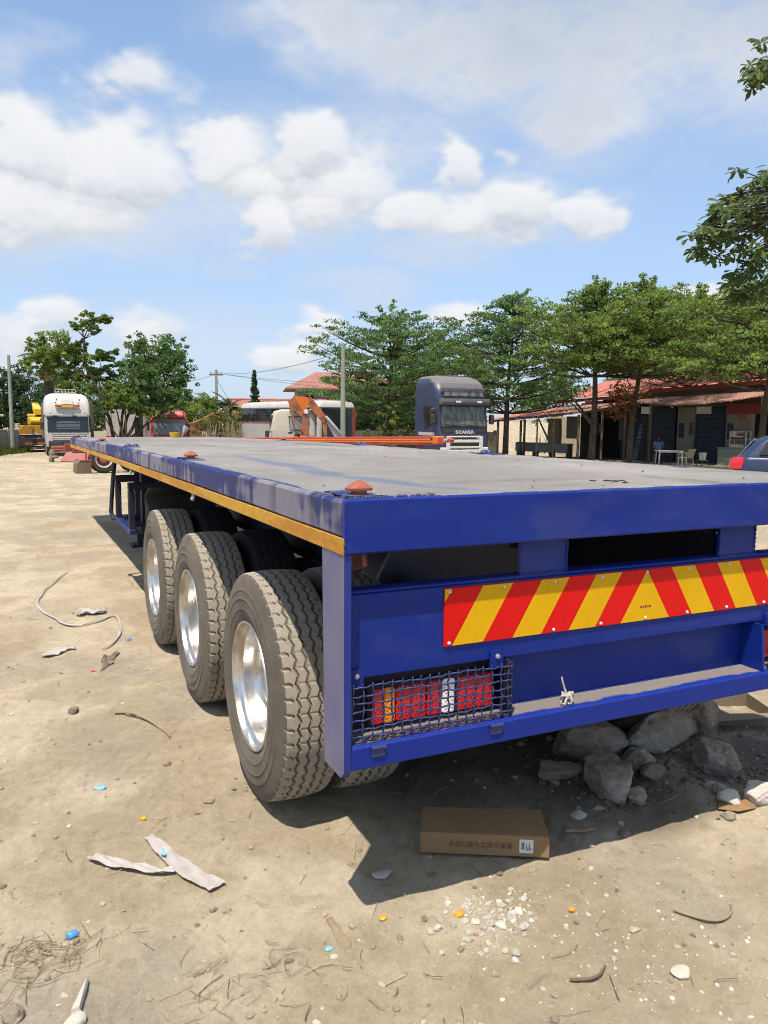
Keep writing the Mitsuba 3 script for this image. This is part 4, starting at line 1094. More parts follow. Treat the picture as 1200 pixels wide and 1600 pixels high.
def road_wheel(holder, M, x, y, r, w=.30, rim='grey_metal', tyre_='old_rubber', side=-1):
    """A wheel as tyre and rim; side = -1 shows its face towards -x."""
    Mw = M @ T().translate([x, y, r]).rotate([0, 0, 1], 0 if side < 0 else 180)
    k = part(holder, 'wheel', lathe([(r * .56, .02), (r * .60, .0), (r * .52, .03), (r * .46, .09), (r * .30, .10), (r * .28, .03), (0, .02)], 24), rim, M=Mw)
    part(k, 'tyre', lathe([(r * .56, .03), (r * .62, .005), (r * .86, .0), (r * .95, .03), (r, .06), (r, w - .06), (r * .95, w - .03), (r * .86, w), (r * .6, w)], 32), tyre_, M=Mw)
    part(k, 'wheel_nut', cat([mv(lathe([(0, 0), (.022, 0), (.022, -.04), (0, -.04)], 6), (.095, r * .37 * math.cos(a), r * .37 * math.sin(a))) for a in np.arange(8) * PI / 4]), 'dark_metal', M=Mw)
    return k


def letters(text, h, depth=.015, bold=True, wide=1.0):
    """Lettering that stands upright and reads from -y, centred on x = 0, foot at z = 0."""
    v, f = tm(meshkit.text_mesh(text, h, depth, bold))
    v = v.copy()
    v[:, 0] = (v[:, 0] - (v[:, 0].min() + v[:, 0].max()) / 2) * wide
    return np.stack([v[:, 0], -v[:, 2], v[:, 1]], 1), f


# --- dark blue highline tractor
bp = (15.045, 26.404, -0.310)
NB = thing('truck', 'dusty dark blue truck with high roof and pale grille, facing right, behind the deck', 'truck')
MN = xf((bp[0], bp[1], bp[2]), -31.011 + 31)
W2 = 1.25
part(NB, 'cab', loft([rr(1.22, .06, 2.25, .18, .42), rr(1.24, .0, 2.28, .20, .75), rr(1.25, .0, 2.30, .22, 1.45), rr(1.25, .05, 2.30, .24, 1.78), rr(1.235, .20, 2.30, .24, 2.66), rr(1.23, .16, 2.30, .24, 2.95), rr(1.225, .22, 2.30, .26, 3.30),
                      rr(1.21, .42, 2.30, .32, 3.58), rr(1.15, .72, 2.30, .36, 3.78), rr(1.02, 1.05, 2.24, .36, 3.88), rr(.80, 1.3, 2.1, .3, 3.915)]), 'navy_paint', M=MN, smooth=40)
part(NB, 'roof_hatch', bx(-.5, .45, 1.25, 1.95, 3.915, 3.955, .02), 'dusty_navy', M=MN)
ws = part(NB, 'windscreen', slab([(-1.06, .045, 1.80), (1.06, .045, 1.80), (1.05, .175, 2.62), (-1.05, .175, 2.62)], .012), 'dusty_glass', M=MN)
part(ws, 'curtain', slab([(-.98, .155, 2.02), (.98, .155, 2.02), (.97, .19, 2.52), (-.97, .19, 2.52)], .004), 'plaster_grey', M=MN)
part(ws, 'frame', cat([slab([(-1.14, .035, 1.76), (-1.065, .035, 1.76), (-1.055, .172, 2.66), (-1.13, .172, 2.66)], .02), slab([(1.065, .035, 1.76), (1.14, .035, 1.76), (1.13, .172, 2.66), (1.055, .172, 2.66)], .02), slab([(-1.06, .035, 1.745), (1.06, .035, 1.745), (1.06, .043, 1.797), (-1.06, .043, 1.797)], .02)]), 'black_paint', M=MN)
for x in (-.55, .25):
    part(ws, 'wiper', tube([(x + .45, .0, 1.76), (x + .3, -.01, 1.80), (x - .35, .01, 1.86)], .016, 6), 'black_paint', M=MN)
vs = part(NB, 'sun_visor', loft([rr(1.22, -.12, .14, .12, 2.68), rr(1.23, -.16, .13, .14, 2.78), rr(1.22, -.10, .12, .12, 2.93)]), 'dusty_navy', M=MN)
for x in (-.40, .62):
    part(vs, 'lamp', bx(x - .12, x + .12, -.178, -.155, 2.75, 2.83, .01), 'lamp_glass', M=MN)
rs = part(NB, 'roof_sign', slab([(-.92, .150, 3.03), (.98, .150, 3.03), (.98, .20, 3.27), (-.92, .20, 3.27)], .02), 'dusty_glass', M=MN, label='dusty roof sign over the sun visor')
part(rs, 'rail', tube([(-1.1, .12, 3.36), (-1.0, .14, 3.345), (1.0, .14, 3.345), (1.1, .12, 3.36)], .03, 6), 'dusty_navy', M=MN)
gr = part(NB, 'grille', hullm([(x, y, z) for x, z in ((-.72, .66), (.72, .66), (.80, .80), (.80, 1.38), (.70, 1.44), (-.70, 1.44), (-.80, 1.38), (-.80, .80)) for y in (-.03, .02)]), 'black_paint', M=MN)
for z0, z1, hw in ((.66, .80, .76), (.86, .94, .79), (1.10, 1.22, .80), (1.32, 1.38, .80)):
    part(gr, 'bar', bx(-hw, hw, -.075, -.032, z0, z1, .02), 'silver_grille', M=MN)
for s in (-1, 1):
    part(gr, 'bar', bx(s * .80 - .10, s * .80 + .10, -.07, -.0315, .68, 1.36, .02), 'silver_grille', M=MN)
    part(NB, 'air_vent', hullm([(s * x, y, z) for y in (-.02, .02) for x, z in ((.56, 1.55), (1.02, 1.50), (1.12, 1.70), (.60, 1.68))]), 'black_paint', M=MN)
part(gr, 'badge', lathe([(0, -.082), (.055, -.080), (.06, -.07), (0, -.069)], 18, 'y'), 'grey_metal', M=MN @ T().translate([.62, 0, 1.29]))
part(NB, 'nameplate', mv(letters('SCANIA', .125, .02, True, 1.32), (.0, -.012, 1.475)), 'silver_grille', M=MN, label='raised pale letters across the nose')
part(NB, 'bumper', cat([bx(-1.22, -.83, -.06, .1, .34, .70, .04), bx(.83, 1.22, -.06, .1, .34, .70, .04), bx(-.82, .82, -.04, .1, .34, .64, .04)]), 'navy_paint', M=MN)
for s in (-1, 1):
    part(NB, 'headlight', bx(s * 1.02 - .15, s * 1.02 + .15, -.075, -.0, .72, .90, .03), 'lamp_glass', M=MN)
    part(NB, 'side_window', hullm([(s * (1.252 + t_), y, z) for t_ in (0, .012) for y, z in ((.42, 1.86), (1.25, 1.60), (1.35, 2.60), (.50, 2.60), (.30, 2.3))]), 'glass_dark', M=MN)
    part(NB, 'mirror', cat([bx(s * 1.42 - .11, s * 1.42 + .11, .05, .24, 1.86, 2.28, .05), bx(s * 1.42 - .11, s * 1.42 + .11, .05, .24, 2.32, 2.54, .05), tube([(s * 1.25, .2, 2.45), (s * 1.42, .16, 2.42)], .03)]), 'black_paint', M=MN)
    part(NB, 'side_stripe', bx(min(s * 1.254, s * 1.262), max(s * 1.254, s * 1.262), .3, 1.75, 1.38, 1.52, .002), 'cream_paint', M=MN)
    part(NB, 'door_handle', bx(s * 1.27 - .02, s * 1.27 + .02, 1.45, 1.62, 1.22, 1.27, .01), 'grey_metal', M=MN)
    road_wheel(NB, M := MN, s * 1.22 if s < 0 else 1.22, 1.35, .50, rim='dark_red', side=s)
part(NB, 'chassis', cat([bx(-.45, -.35, 2.2, 6.2, .75, 1.0, .01), bx(.35, .45, 2.2, 6.2, .75, 1.0, .01), bx(-1.1, 1.1, 2.6, 3.4, .55, .95, .03)]), 'dark_metal', M=MN)
for s in (-1, 1):
    road_wheel(NB, MN, s * 1.22, 4.9, .50, rim='dark_red', side=s)

# --- white cab-over facing the camera
bp = (0.812, 47.566, -0.549)
WT = thing('truck', 'white-roofed truck cab facing the camera at the far left end of the trailer', 'truck')
MW = xf(bp, -3.420 + 4)
part(WT, 'cab', loft([rr(1.16, .05, 1.9, .12, .55), rr(1.20, .0, 1.95, .14, .95), rr(1.20, .0, 1.95, .16, 1.38), rr(1.18, .10, 1.95, .16, 2.34), rr(1.16, .12, 1.95, .16, 2.40)]), 'white_paint', M=MW, smooth=40)
rf = part(WT, 'roof_fairing', loft([rr(1.20, -.02, 1.95, .16, 2.33), rr(1.25, -.05, 1.95, .20, 2.45), rr(1.24, .05, 1.95, .24, 2.95), rr(1.20, .24, 1.95, .28, 3.30), rr(1.10, .48, 1.95, .3, 3.52), rr(.90, .75, 1.9, .3, 3.64), rr(.6, 1.0, 1.8, .25, 3.68)]), 'white_paint', M=MW, smooth=40)
part(rf, 'roof_window', slab([(-.30, .020, 3.02), (.32, .020, 3.02), (.31, .20, 3.30), (-.29, .20, 3.30)], .03), 'plastic_grey', M=MW)
bar_ = part(rf, 'sign_bar', bx(-.66, .66, -.16, -.02, 2.84, 3.0, .03), 'rust_orange', M=MW)
part(bar_, 'sign_plate', bx(-.30, .30, -.175, -.161, 2.86, 2.98, .004), 'marker_yellow', M=MW)
for x in (-.62, .62):
    part(rf, 'stud', cat([ball(.035, (x, .05, 3.12), 1), ball(.035, (x + .06, .20, 3.32), 1), ball(.03, (x * .4, -.045, 2.5), 1), ball(.03, (x * 1.5, -.04, 2.5), 1)]), 'black_paint', M=MW)
for x0_, x1_ in ((-.85, -.55), (.25, .50)):
    part(rf, 'latch', bx(x0_, x1_, -.07, -.03, 2.30, 2.38, .01), 'black_paint', M=MW)
ws = part(WT, 'windscreen', slab([(-1.12, -.012, 1.40), (1.12, -.012, 1.40), (1.11, .085, 2.30), (-1.11, .085, 2.30)], .014), 'glass_dark', M=MW)
for z in (1.62, 1.70, 1.78, 1.86, 1.94, 2.02):
    part(ws, 'blind_slat', slab([(-.62, -.012 + (z - 1.4) * .108 - .016, z), (.66, -.012 + (z - 1.4) * .108 - .016, z), (.66, -.012 + (z - 1.38) * .108 - .016, z + .025), (-.62, -.012 + (z - 1.38) * .108 - .016, z + .025)], .006), 'pale_glass', M=MW)
gr = part(WT, 'grille', bx(-.85, 1.0, -.03, -.005, .94, 1.36, .005), 'black_paint', M=MW)
for z in (.96, 1.06, 1.16, 1.27):
    part(gr, 'slat', bx(-.84, .99, -.07, -.033, z, z + .062, .012), 'white_paint', M=MW)
part(WT, 'bumper', bx(-1.1, 1.12, -.06, .3, .42, .91, .03), 'black_paint', M=MW)
part(WT, 'corner_panel', cat([hullm([(-1.24 + dx, -.04 + dy, z) for dx, z in ((0, 1.3), (.14, 1.3), (.18, .45), (.30, .45), (.06, .8)) for dy in (0, .05)]), hullm([(1.10 + dx, -.04 + dy, z) for dx, z in ((.02, 1.4), (.14, 1.4), (.02, .95), (.10, .95)) for dy in (0, .05)])]), 'white_paint', M=MW)
for s in (-1, 1):
    part(WT, 'mirror', cat([bx(s * 1.40 - .10, s * 1.40 + .10, .02, .16, 1.55, 2.02, .03), tube([(s * 1.19, .12, 2.1), (s * 1.4, .09, 1.98)], .02)]), 'black_paint', M=MW)
    road_wheel(WT, MW, s * 1.18, 1.2, .50, side=s)
rk = part(WT, 'roof_rack', cat([bx(-.55, .62, 1.72, 1.78, 3.92, 3.96, .01), bx(-.55, .62, 1.72, 1.78, 3.76, 3.79, .01)] + [bx(-.55 + .19 * k, -.50 + .19 * k, 1.73, 1.77, 3.62, 3.92, .006) for k in range(7)]), 'grey_metal', M=MW)
part(WT, 'chassis', cat([bx(-.45, -.35, 1.9, 7, .75, 1.0, .01), bx(.35, .45, 1.9, 7, .75, 1.0, .01)]), 'dark_metal', M=MW)
part(WT, 'cargo_box', cat([bx(1.28, 1.62, 2.1, 8.0, .9, 3.25, .02), bx(-1.1, 1.27, 2.3, 8.0, .9, 3.2, .02)]), 'plaster_dark', M=MW, label='grey brown cargo box behind the cab')
part(WT, 'rear_wheel', lathe([(0, -.15), (.5, -.14), (.52, 0), (.5, .14), (0, .15)], 24), 'old_rubber', M=MW @ T().translate([-.9, 5.6, .52]))

# --- rusty beam and pink sheet standing before the white cab
bp = (0.463, 38.828, -0.422)
PS = thing('scrap_frame', 'low rusty frame with a yellowish beam in front of the white-roofed truck cab', 'metal frame')
MP = xf(bp, -3.660 + 3)
part(PS, 'beam', bx(-.95, 1.3, .30, .50, .62, .76, .02), 'rust_orange', M=MP)
part(PS, 'beam', bx(-.95, 1.3, .20, .29, .48, .60, .02), 'dark_red', M=MP)
for x in (-.9, .1, 1.0):
    part(PS, 'foot', bx(x - .05, x + .05, .3, .42, -.05, .62, .01), 'dark_metal', M=MP)
part(PS, 'debris', cat([ball(.14, (-.95, .1, .40), 2, (1, .6, 1.6)), ball(.12, (-.98, .0, .14), 2, (.9, .7, 1.6)), ball(.10, (-.80, -.1, .25), 2, (1.6, .8, .7))]), 'cloth_grey', M=MP)
single('metal_sheet', hullm([(x, y, z) for t_ in (0, .03) for x, y, z in ((-.55, -.30 + t_, .0), (-.30, -.12 + t_, .46), (1.35, -.12 + t_, .50), (1.45, -.32 + t_, -.04), (-.62, -.34 + t_, .06))]), 'faded_red', 'faded pink metal sheet leaning on the rusty frame at the far left', 'metal sheet', M=MP)

# --- red chassis with wheels beyond the trailer's far left corner
bp = (0.555, 27.656, -0.261)
RC = thing('trailer_chassis', 'dark red trailer chassis on wheels beyond the far left corner of the deck', 'trailer')
MR = xf(bp, -5.199 + 14)
part(RC, 'frame', bx(-.75, 4.2, .35, .50, .72, 1.02, .02), 'dark_red', M=MR)
part(RC, 'frame', bx(-.75, 4.2, 1.55, 1.70, .72, 1.02, .02), 'dark_red', M=MR)
part(RC, 'post', bx(-.36, -.30, .20, .30, .40, .74, .01), 'red_paint', M=MR)
for x in (.24, 1.30):
    Mw = MR @ T().translate([x, .02, .50]).rotate([0, 0, 1], 90)
    k = part(RC, 'wheel', lathe([(.285, .03), (.305, .0), (.27, .03), (.235, .10), (.15, .11), (.145, .02), (.11, -.01), (0, -.02)], 32), 'container_rust' if x < 1 else 'grey_metal', M=Mw)
    part(k, 'rim_ring', lathe([(.300, -.004), (.308, -.008), (.275, .002), (.262, .026), (.268, .030), (.296, .006)], 32), 'white_paint', M=Mw)
    part(k, 'tyre', lathe([(.28, .03), (.31, .005), (.43, .0), (.475, .03), (.50, .06), (.50, .26), (.475, .29), (.43, .32), (.3, .32)], 36), 'old_rubber', M=Mw)
    part(k, 'wheel_nut', cat([mv(lathe([(0, 0), (.025, 0), (.025, -.04), (0, -.04)], 6), (.095, .19 * math.cos(a), .19 * math.sin(a))) for a in np.arange(8) * PI / 4]), 'dark_metal', M=Mw)
    part(RC, 'axle', tube([(x, .3, .50), (x, 1.8, .50)], .07), 'dark_metal', M=MR)
part(RC, 'mudguard', loft([[(x, y, z) for x, z in ((-.72, .04), (-.64, .0), (-.22, .0), (-.22, .46), (-.60, .50), (-.70, .36))] for y in (-.05, .03, .5, .55)]), 'dark_wood', M=MR, label='brown hollow mudguard leaning at its end')
part(RC, 'mudguard_lip', bx(-.62, -.2, -.07, -.052, .46, .50, .005), 'red_paint', M=MR)

# --- yellow crane carrier seen from behind
bp = (-0.739, 57.198, -0.688)
YT = thing('crane_truck', 'yellow mobile crane with a chevron tail board, farthest vehicle on the left road', 'crane truck')
MY = xf(bp, -1.373 + 1)
part(YT, 'chassis', bx(-1.05, 1.15, .02, 6.0, .35, 1.02, .03), 'black_paint', M=MY)
part(YT, 'rear_plate', bx(-1.08, 1.15, -.04, .018, .40, 1.18, .02), 'black_paint', M=MY)
TB = part(YT, 'tail_board', bx(-.95, 1.15, -.07, -.02, 1.24, 1.86, .01), 'marker_yellow', M=MY)
for s in (-1, 1):
    for k in range(8):
        P = Polygon([(s * (.09 + .145 * k), 1.25), (s * (.165 + .145 * k), 1.25), (s * (.165 + .145 * k) - s * .55, 1.85), (s * (.09 + .145 * k) - s * .55, 1.85)]).intersection(sbox(*((.005, 1.25, 1.14, 1.85) if s > 0 else (-.94, 1.25, -.005, 1.85))))
        if not P.is_empty and P.area > .004:
            part(TB, 'stripe', prism(np.array(P.exterior.coords)[:-1], 'y', -.082, -.072), 'container_rust', M=MY)
part(TB, 'triangle', prism([(-.16, 1.25), (.16, 1.25), (0, 1.42)], 'y', -.088, -.0825), 'label_white', M=MY)
part(YT, 'ledge', bx(-.95, 1.12, -.10, .0, 1.185, 1.235, .01), 'white_paint', M=MY)
part(YT, 'number_plate', bx(-.18, .36, -.052, -.041, .90, 1.0, .003), 'cloth_grey', M=MY)
part(YT, 'lamp_strip', bx(-.66, .84, -.06, -.041, .52, .66, .01), 'rust_orange', M=MY)
part(YT, 'rear_plate_mark', bx(-.12, .44, -.058, -.041, .43, .49, .004), 'label_white', M=MY)
tr_ = part(YT, 'turret', cat([bx(-.42, .62, .3, 2.2, 1.86, 2.42, .05), bx(-.30, .40, .2, .3, 1.95, 2.35, .03), bx(-.45, .1, .5, 2.4, 2.42, 2.62, .05)]), 'yellow_paint', M=MY)
part(tr_, 'cab', cat([bx(.52, 1.15, .1, 1.9, 1.9, 2.78, .06)]), 'yellow_paint', M=MY)
part(tr_, 'winch', mv(lathe([(0, -.3), (.22, -.3), (.22, .3), (0, .3)], 18), (.05, .25, 2.12)), 'yellow_paint', M=MY)
part(tr_, 'boom', mv(bx(-.25, .25, 0, 7.5, -.2, .25, .04), (.25, 1.0, 2.75), rx=4), 'yellow_paint', M=MY)
for s in (-1, 1):
    road_wheel(YT, MY, s * 1.05, 1.0, .52, side=s)
    road_wheel(YT, MY, s * 1.05, 4.6, .52, side=s)
    part(YT, 'tail_light', bx(s * .82 + .05 - .1, s * .82 + .05 + .1, -.055, -.041, 1.02, 1.12, .005), 'tail_red', M=MY)

# --- white lorry body behind the left tree
bp = (5.172, 56.643, -0.686)
WL = thing('lorry', 'white box lorry half hidden behind the bushy left tree', 'lorry')
ML = xf(bp, -7.103 - 8)
part(WL, 'box', bx(-1.35, 1.35, 0, 6.5, .95, 2.75, .03), 'white_paint', M=ML)
part(WL, 'roof', prism([(-1.36, 2.76), (1.36, 2.76), (1.0, 2.98), (-1.0, 2.98)], 'y', -.01, 6.5), 'white_paint', M=ML)
part(WL, 'door', bx(.62, 1.20, -.02, -.001, 1.0, 2.45, .004), 'glass_dark', M=ML)
part(WL, 'frame_post', cat([bx(1.22, 1.30, -.03, -.001, .7, 2.7, .005), bx(-1.0, -.94, -.03, -.001, .95, 2.7, .005)]), 'grey_metal', M=ML)
part(WL, 'ladder', mv(bx(-.09, .09, -.04, -.02, 0, 1.5, .005), (-.62, -.05, .55), ry=-14), 'white_paint', M=ML)
part(WL, 'tail_light', bx(-1.35, -.9, -.03, -.001, .98, 1.12, .005), 'tail_red', M=ML)
for s in (-1, 1):
    road_wheel(WL, ML, s * 1.2, 1.2, .48, side=s)
    road_wheel(WL, ML, s * 1.2, 5.2, .48, side=s)
part(WL, 'chassis', bx(-.5, .5, .05, 6.4, .5, .94, .02), 'dark_metal', M=ML)

# --- red cab
bp = (7.756, 54.314, -0.658)
RD = thing('truck', 'red truck cab with a big grey windscreen, parked in the middle distance', 'truck')
MD = xf(bp, -9.951 - 3)
part(RD, 'cab', loft([rr(1.15, .05, 1.9, .14, .5), rr(1.22, .0, 1.95, .16, .9), rr(1.22, .0, 1.95, .18, 1.25), rr(1.19, .08, 1.95, .18, 2.30), rr(1.17, .10, 1.95, .2, 2.52), rr(1.08, .26, 1.9, .24, 2.80), rr(.9, .5, 1.8, .25, 2.90)]), 'red_paint', M=MD, smooth=40)
ws = part(RD, 'windscreen', slab([(-.92, -.012, 1.22), (1.12, -.012, 1.22), (1.11, .070, 2.22), (-.91, .070, 2.22)], .014), 'pale_glass', M=MD)
part(ws, 'frame', cat([slab([(-1.0, -.02, 1.16), (-.93, -.02, 1.16), (-.93, .075, 2.28), (-1.0, .075, 2.28)], .016), slab([(-.925, .055, 2.225), (1.15, .055, 2.225), (1.15, .062, 2.28), (-.925, .062, 2.28)], .02)]), 'plastic_grey', M=MD)
part(RD, 'visor', mv(bx(-1.1, 1.14, -.10, .08, 2.38, 2.46, .02), (0, 0, 0)), 'dark_red', M=MD)
part(RD, 'roof_mark', cat([bx(-.32 + .16 * k, -.20 + .16 * k, .215, .235, 2.70, 2.76, .004) for k in range(5)]), 'cloth_grey', M=MD)
part(RD, 'bumper', bx(-1.2, 1.2, -.08, .3, .38, .88, .03), 'red_paint', M=MD)
for s in (-1, 1):
    part(RD, 'mirror', cat([bx(s * 1.38 - .08, s * 1.38 + .08, .05, .18, 1.5, 2.0, .03), tube([(s * 1.2, .12, 2.1), (s * 1.38, .1, 1.96)], .02)]), 'black_paint', M=MD)
    part(RD, 'headlight', bx(s * .95 - .14, s * .95 + .14, -.095, -.06, .62, .78, .02), 'lamp_glass', M=MD)
    road_wheel(RD, MD, s * 1.18, 1.2, .50, side=s)
part(RD, 'chassis', cat([bx(-.45, -.35, 1.9, 6, .75, 1.0, .01), bx(.35, .45, 1.9, 6, .75, 1.0, .01)]), 'dark_metal', M=MD)
bp = (9.257, 54.721, -0.668)
RX = thing('container', 'rust red skip container right beside the red truck cab', 'container')
MX = xf(bp, -11.340 - 10)
part(RX, 'body', bx(-.35, .40, 0, 3.2, .1, 2.0, .03), 'container_rust', M=MX)
for z in (.5, 1.0, 1.5):
    part(RX, 'rib', bx(-.37, .42, -.04, -.001, z, z + .1, .01), 'rust_orange', M=MX)
part(RX, 'arm', tube([(.2, .1, 2.0), (1.0, .4, 2.35), (1.7, .5, 2.75)], .09), 'rust_orange', M=MX)

# --- white bus
pa, pb = np.array((11.544, 49.194, -0.598)), np.array((13.181, 38.965, -0.463))
dv = (pb - pa)[:2]
LBUS = float(np.linalg.norm(dv))
BU = thing('bus', 'white and grey bus with a dark window band, parked behind the orange crane', 'bus')
MBU = xf((pa[0], pa[1], (pa[2] + pb[2]) / 2), math.degrees(math.atan2(dv[1], dv[0])))
# local x runs along the near side towards the bus's front, y away from us
part(BU, 'body', mv(loft([rr(LBUS / 2, 0, 2.45, .12, .42), rr(LBUS / 2, -.02, 2.47, .14, .9), rr(LBUS / 2, 0, 2.45, .16, 2.05), rr(LBUS / 2 - .06, .04, 2.41, .18, 2.98), rr(LBUS / 2 - .12, .14, 2.31, .22, 3.20), rr(LBUS / 2 - .4, .45, 2.0, .3, 3.30)]), (LBUS / 2, 0, 0)), 'grey_white', M=MBU, smooth=40)
part(BU, 'roof_edge', mv(loft([rr(LBUS / 2 + .01, -.005, 2.455, .18, 2.93), rr(LBUS / 2 - .02, .03, 2.42, .2, 3.10), rr(LBUS / 2 - .1, .12, 2.33, .22, 3.215)]), (LBUS / 2, 0, 0)), 'white_paint', M=MBU, smooth=40)
nwin = 7
ww = (LBUS - .5) / nwin
for k in range(nwin):
    x0_ = .22 + k * ww
    w_ = part(BU, 'window', slab([(x0_, -.008, 2.10), (x0_ + ww - .06, -.008, 2.10), (x0_ + ww - .06, .030, 2.86), (x0_, .030, 2.86)], .016), 'glass_dark', M=MBU)
    part(w_, 'frame', cat([slab([(x0_, .002, 2.48), (x0_ + ww - .06, .002, 2.48), (x0_ + ww - .06, .004, 2.52), (x0_, .004, 2.52)], .028), slab([(x0_ + ww / 2 - .03, -.012, 2.10), (x0_ + ww / 2, -.012, 2.10), (x0_ + ww / 2, .008, 2.47), (x0_ + ww / 2 - .03, .008, 2.47)], .016)]), 'black_paint', M=MBU)
part(BU, 'stripe', bx(.1, LBUS - .1, -.034, -.012, 2.02, 2.085, .004), 'dark_red', M=MBU)
part(BU, 'windscreen', slab([(LBUS + .012, .22, 1.25), (LBUS + .012, 2.25, 1.25), (LBUS - .045, 2.22, 2.86), (LBUS - .045, .24, 2.86)], .02), 'glass_dark', M=MBU)
part(BU, 'windscreen_wrap', slab([(LBUS - 1.05, -.022, 1.35), (LBUS - .16, -.022, 1.35), (LBUS - .2, .018, 2.84), (LBUS - .75, .018, 2.84)], .016), 'glass_dark', M=MBU)
part(BU, 'front_pillar', cat([bx(LBUS - .04, LBUS + .03, 2.24, 2.44, .6, 2.9, .01)]), 'dark_red', M=MBU)
part(BU, 'bumper', bx(LBUS - .05, LBUS + .12, .1, 2.35, .35, .8, .04), 'grey_metal', M=MBU)
for x_ in (2.0, LBUS - 2.2):
    Mw = MBU @ T().translate([x_, 0.0, .48]).rotate([0, 0, 1], 90)
    k = part(BU, 'wheel', lathe([(.27, .0), (.2, .06), (0, .06)], 24), 'grey_metal', M=Mw)
    part(k, 'tyre', lathe([(.27, .0), (.44, -.025), (.48, .02), (.48, .25), (.3, .28)], 28), 'old_rubber', M=Mw)

# --- cream truck with a folded orange crane
pa = np.array((8.898, 33.746, -0.372))
CT = thing('truck', 'cream truck with a folded rusty orange loader crane behind its cab', 'truck')
MC_ = xf(pa, -17.822 + 3)
# local x to the right along the truck (its nose points left), y away
part(CT, 'cab', loft([rr(1.0, .05, 2.4, .16, .5, cx=1.0), rr(1.08, 0, 2.45, .18, .9, cx=1.03), rr(1.08, 0, 2.45, .20, 1.55, cx=1.03), rr(.99, .06, 2.40, .2, 2.30, cx=1.10), rr(.92, .12, 2.34, .22, 2.48, cx=1.14), rr(.72, .4, 2.1, .25, 2.55, cx=1.2)]), 'cream_paint', M=MC_, smooth=40)
w_ = part(CT, 'side_window', slab([(.92, -.002, 1.62), (1.48, -.002, 1.62), (1.42, .048, 2.16), (.86, .048, 2.16)], .014), 'pale_glass', M=MC_)
part(w_, 'frame', tube([(.88, -.012, 1.56), (1.54, -.012, 1.56), (1.47, .040, 2.22), (.82, .040, 2.22)], .028, 6, True), 'black_paint', M=MC_)
part(CT, 'windscreen', slab([(-.048, 2.2, 1.52), (-.048, .24, 1.52), (.085, .28, 2.26), (.085, 2.16, 2.26)], .014), 'glass_dark', M=MC_)
part(CT, 'door_line', cat([bx(.28, .30, -.008, -.001, .9, 1.6, .002), bx(.60, .62, -.008, -.001, .9, 1.6, .002)]), 'plastic_grey', M=MC_)
part(CT, 'mirror', cat([bx(-.30, -.12, -.20, -.12, 1.22, 1.55, .03), tube([(.05, .05, 1.5), (-.2, -.16, 1.45)], .02)]), 'black_paint', M=MC_)
part(CT, 'handle', bx(.78, .98, -.012, -.001, 1.40, 1.48, .004), 'black_paint', M=MC_)
for x_ in (.75, 4.6):
    Mw = MC_ @ T().translate([x_, 0.0, .48]).rotate([0, 0, 1], 90)
    k = part(CT, 'wheel', lathe([(.27, .0), (.2, .06), (0, .06)], 24), 'grey_metal', M=Mw)
    part(k, 'tyre', lathe([(.27, .0), (.44, -.025), (.48, .02), (.48, .25), (.3, .28)], 28), 'old_rubber', M=Mw)
part(CT, 'flat_bed', bx(2.2, 6.2, .1, 2.4, .85, 1.05, .02), 'rust_orange', M=MC_)
part(CT, 'side_gear', cat([bx(1.05, 1.18, -.2, -.02, .85, 1.35, .02), bx(.75, 1.6, -.16, -.03, .80, .92, .02), bx(1.1, 1.32, -.25, -.05, .92, 1.45, .06)]), 'dark_metal', M=MC_)
CR = part(CT, 'crane', cat([bx(1.30, 1.95, -.25, .35, .70, 1.32, .04), bx(1.02, 1.22, -.28, .3, .75, 1.28, .03)]), 'rust_orange', M=MC_)
part(CR, 'column', hullm([(x, y, z) for y in (-.12, .18) for x, z in ((1.38, 1.32), (1.72, 1.32), (1.70, 2.30), (1.45, 2.30))]), 'container_rust', M=MC_)
part(CR, 'main_arm', hullm([(x, y, z) for y in (-.14, .16) for x, z in ((.78, 2.92), (1.10, 3.16), (1.55, 2.42), (1.38, 2.20), (.95, 2.62))]), 'rust_orange', M=MC_)
part(CR, 'main_arm', hullm([(x, y, z) for y in (-.16, .18) for x, z in ((1.02, 3.18), (1.70, 3.12), (1.80, 2.95), (1.62, 2.50), (1.46, 2.48))]), 'orange_paint', M=MC_)
part(CR, 'link', hullm([(x, y, z) for y in (-.22, -.17) for x, z in ((.80, 2.86), (.92, 2.80), (1.08, 1.90), (1.0, 1.86))]), 'container_rust', M=MC_)
part(CR, 'strut', hullm([(x, y, z) for y in (-.20, -.16) for x, z in ((1.0, 2.1), (1.10, 2.05), (1.66, 1.42), (1.56, 1.34))]), 'container_rust', M=MC_)
part(CR, 'jib', hullm([(x, y, z) for y in (-.14, .12) for x, z in ((1.66, 3.10), (1.86, 3.12), (2.62, 2.20), (2.62, 1.92), (2.42, 1.96), (1.78, 2.62))]), 'rust_orange', M=MC_)
part(CR, 'jib_brace', hullm([(x, y, z) for y in (-.10, .10) for x, z in ((2.38, 2.1), (2.62, 2.2), (2.62, 1.1), (2.48, 1.1))]), 'rust_orange', M=MC_)
part(CR, 'extension', hullm([(x, y, z) for y in (-.12, .10) for x, z in ((2.50, 2.10), (2.70, 2.16), (3.55, .95), (3.40, .80), (3.20, .86))]), 'grey_metal', M=MC_)
part(CR, 'ram', tube([(2.55, -.18, 2.22), (3.62, -.18, 1.02)], .075, 10), 'chrome', M=MC_)
part(CR, 'ram_end', tube([(3.58, -.18, 1.06), (3.98, -.18, .55)], .05, 10), 'grey_metal', M=MC_)
part(CR, 'pin', mv(lathe([(0, -.2), (.11, -.19), (.11, .19), (0, .2)], 16, 'y'), (1.62, 0, 2.44)), 'label_white', M=MC_)
part(CT, 'red_light', bx(3.1, 3.3, .0, .08, 1.06, 1.26, .01), 'tail_red', M=MC_)

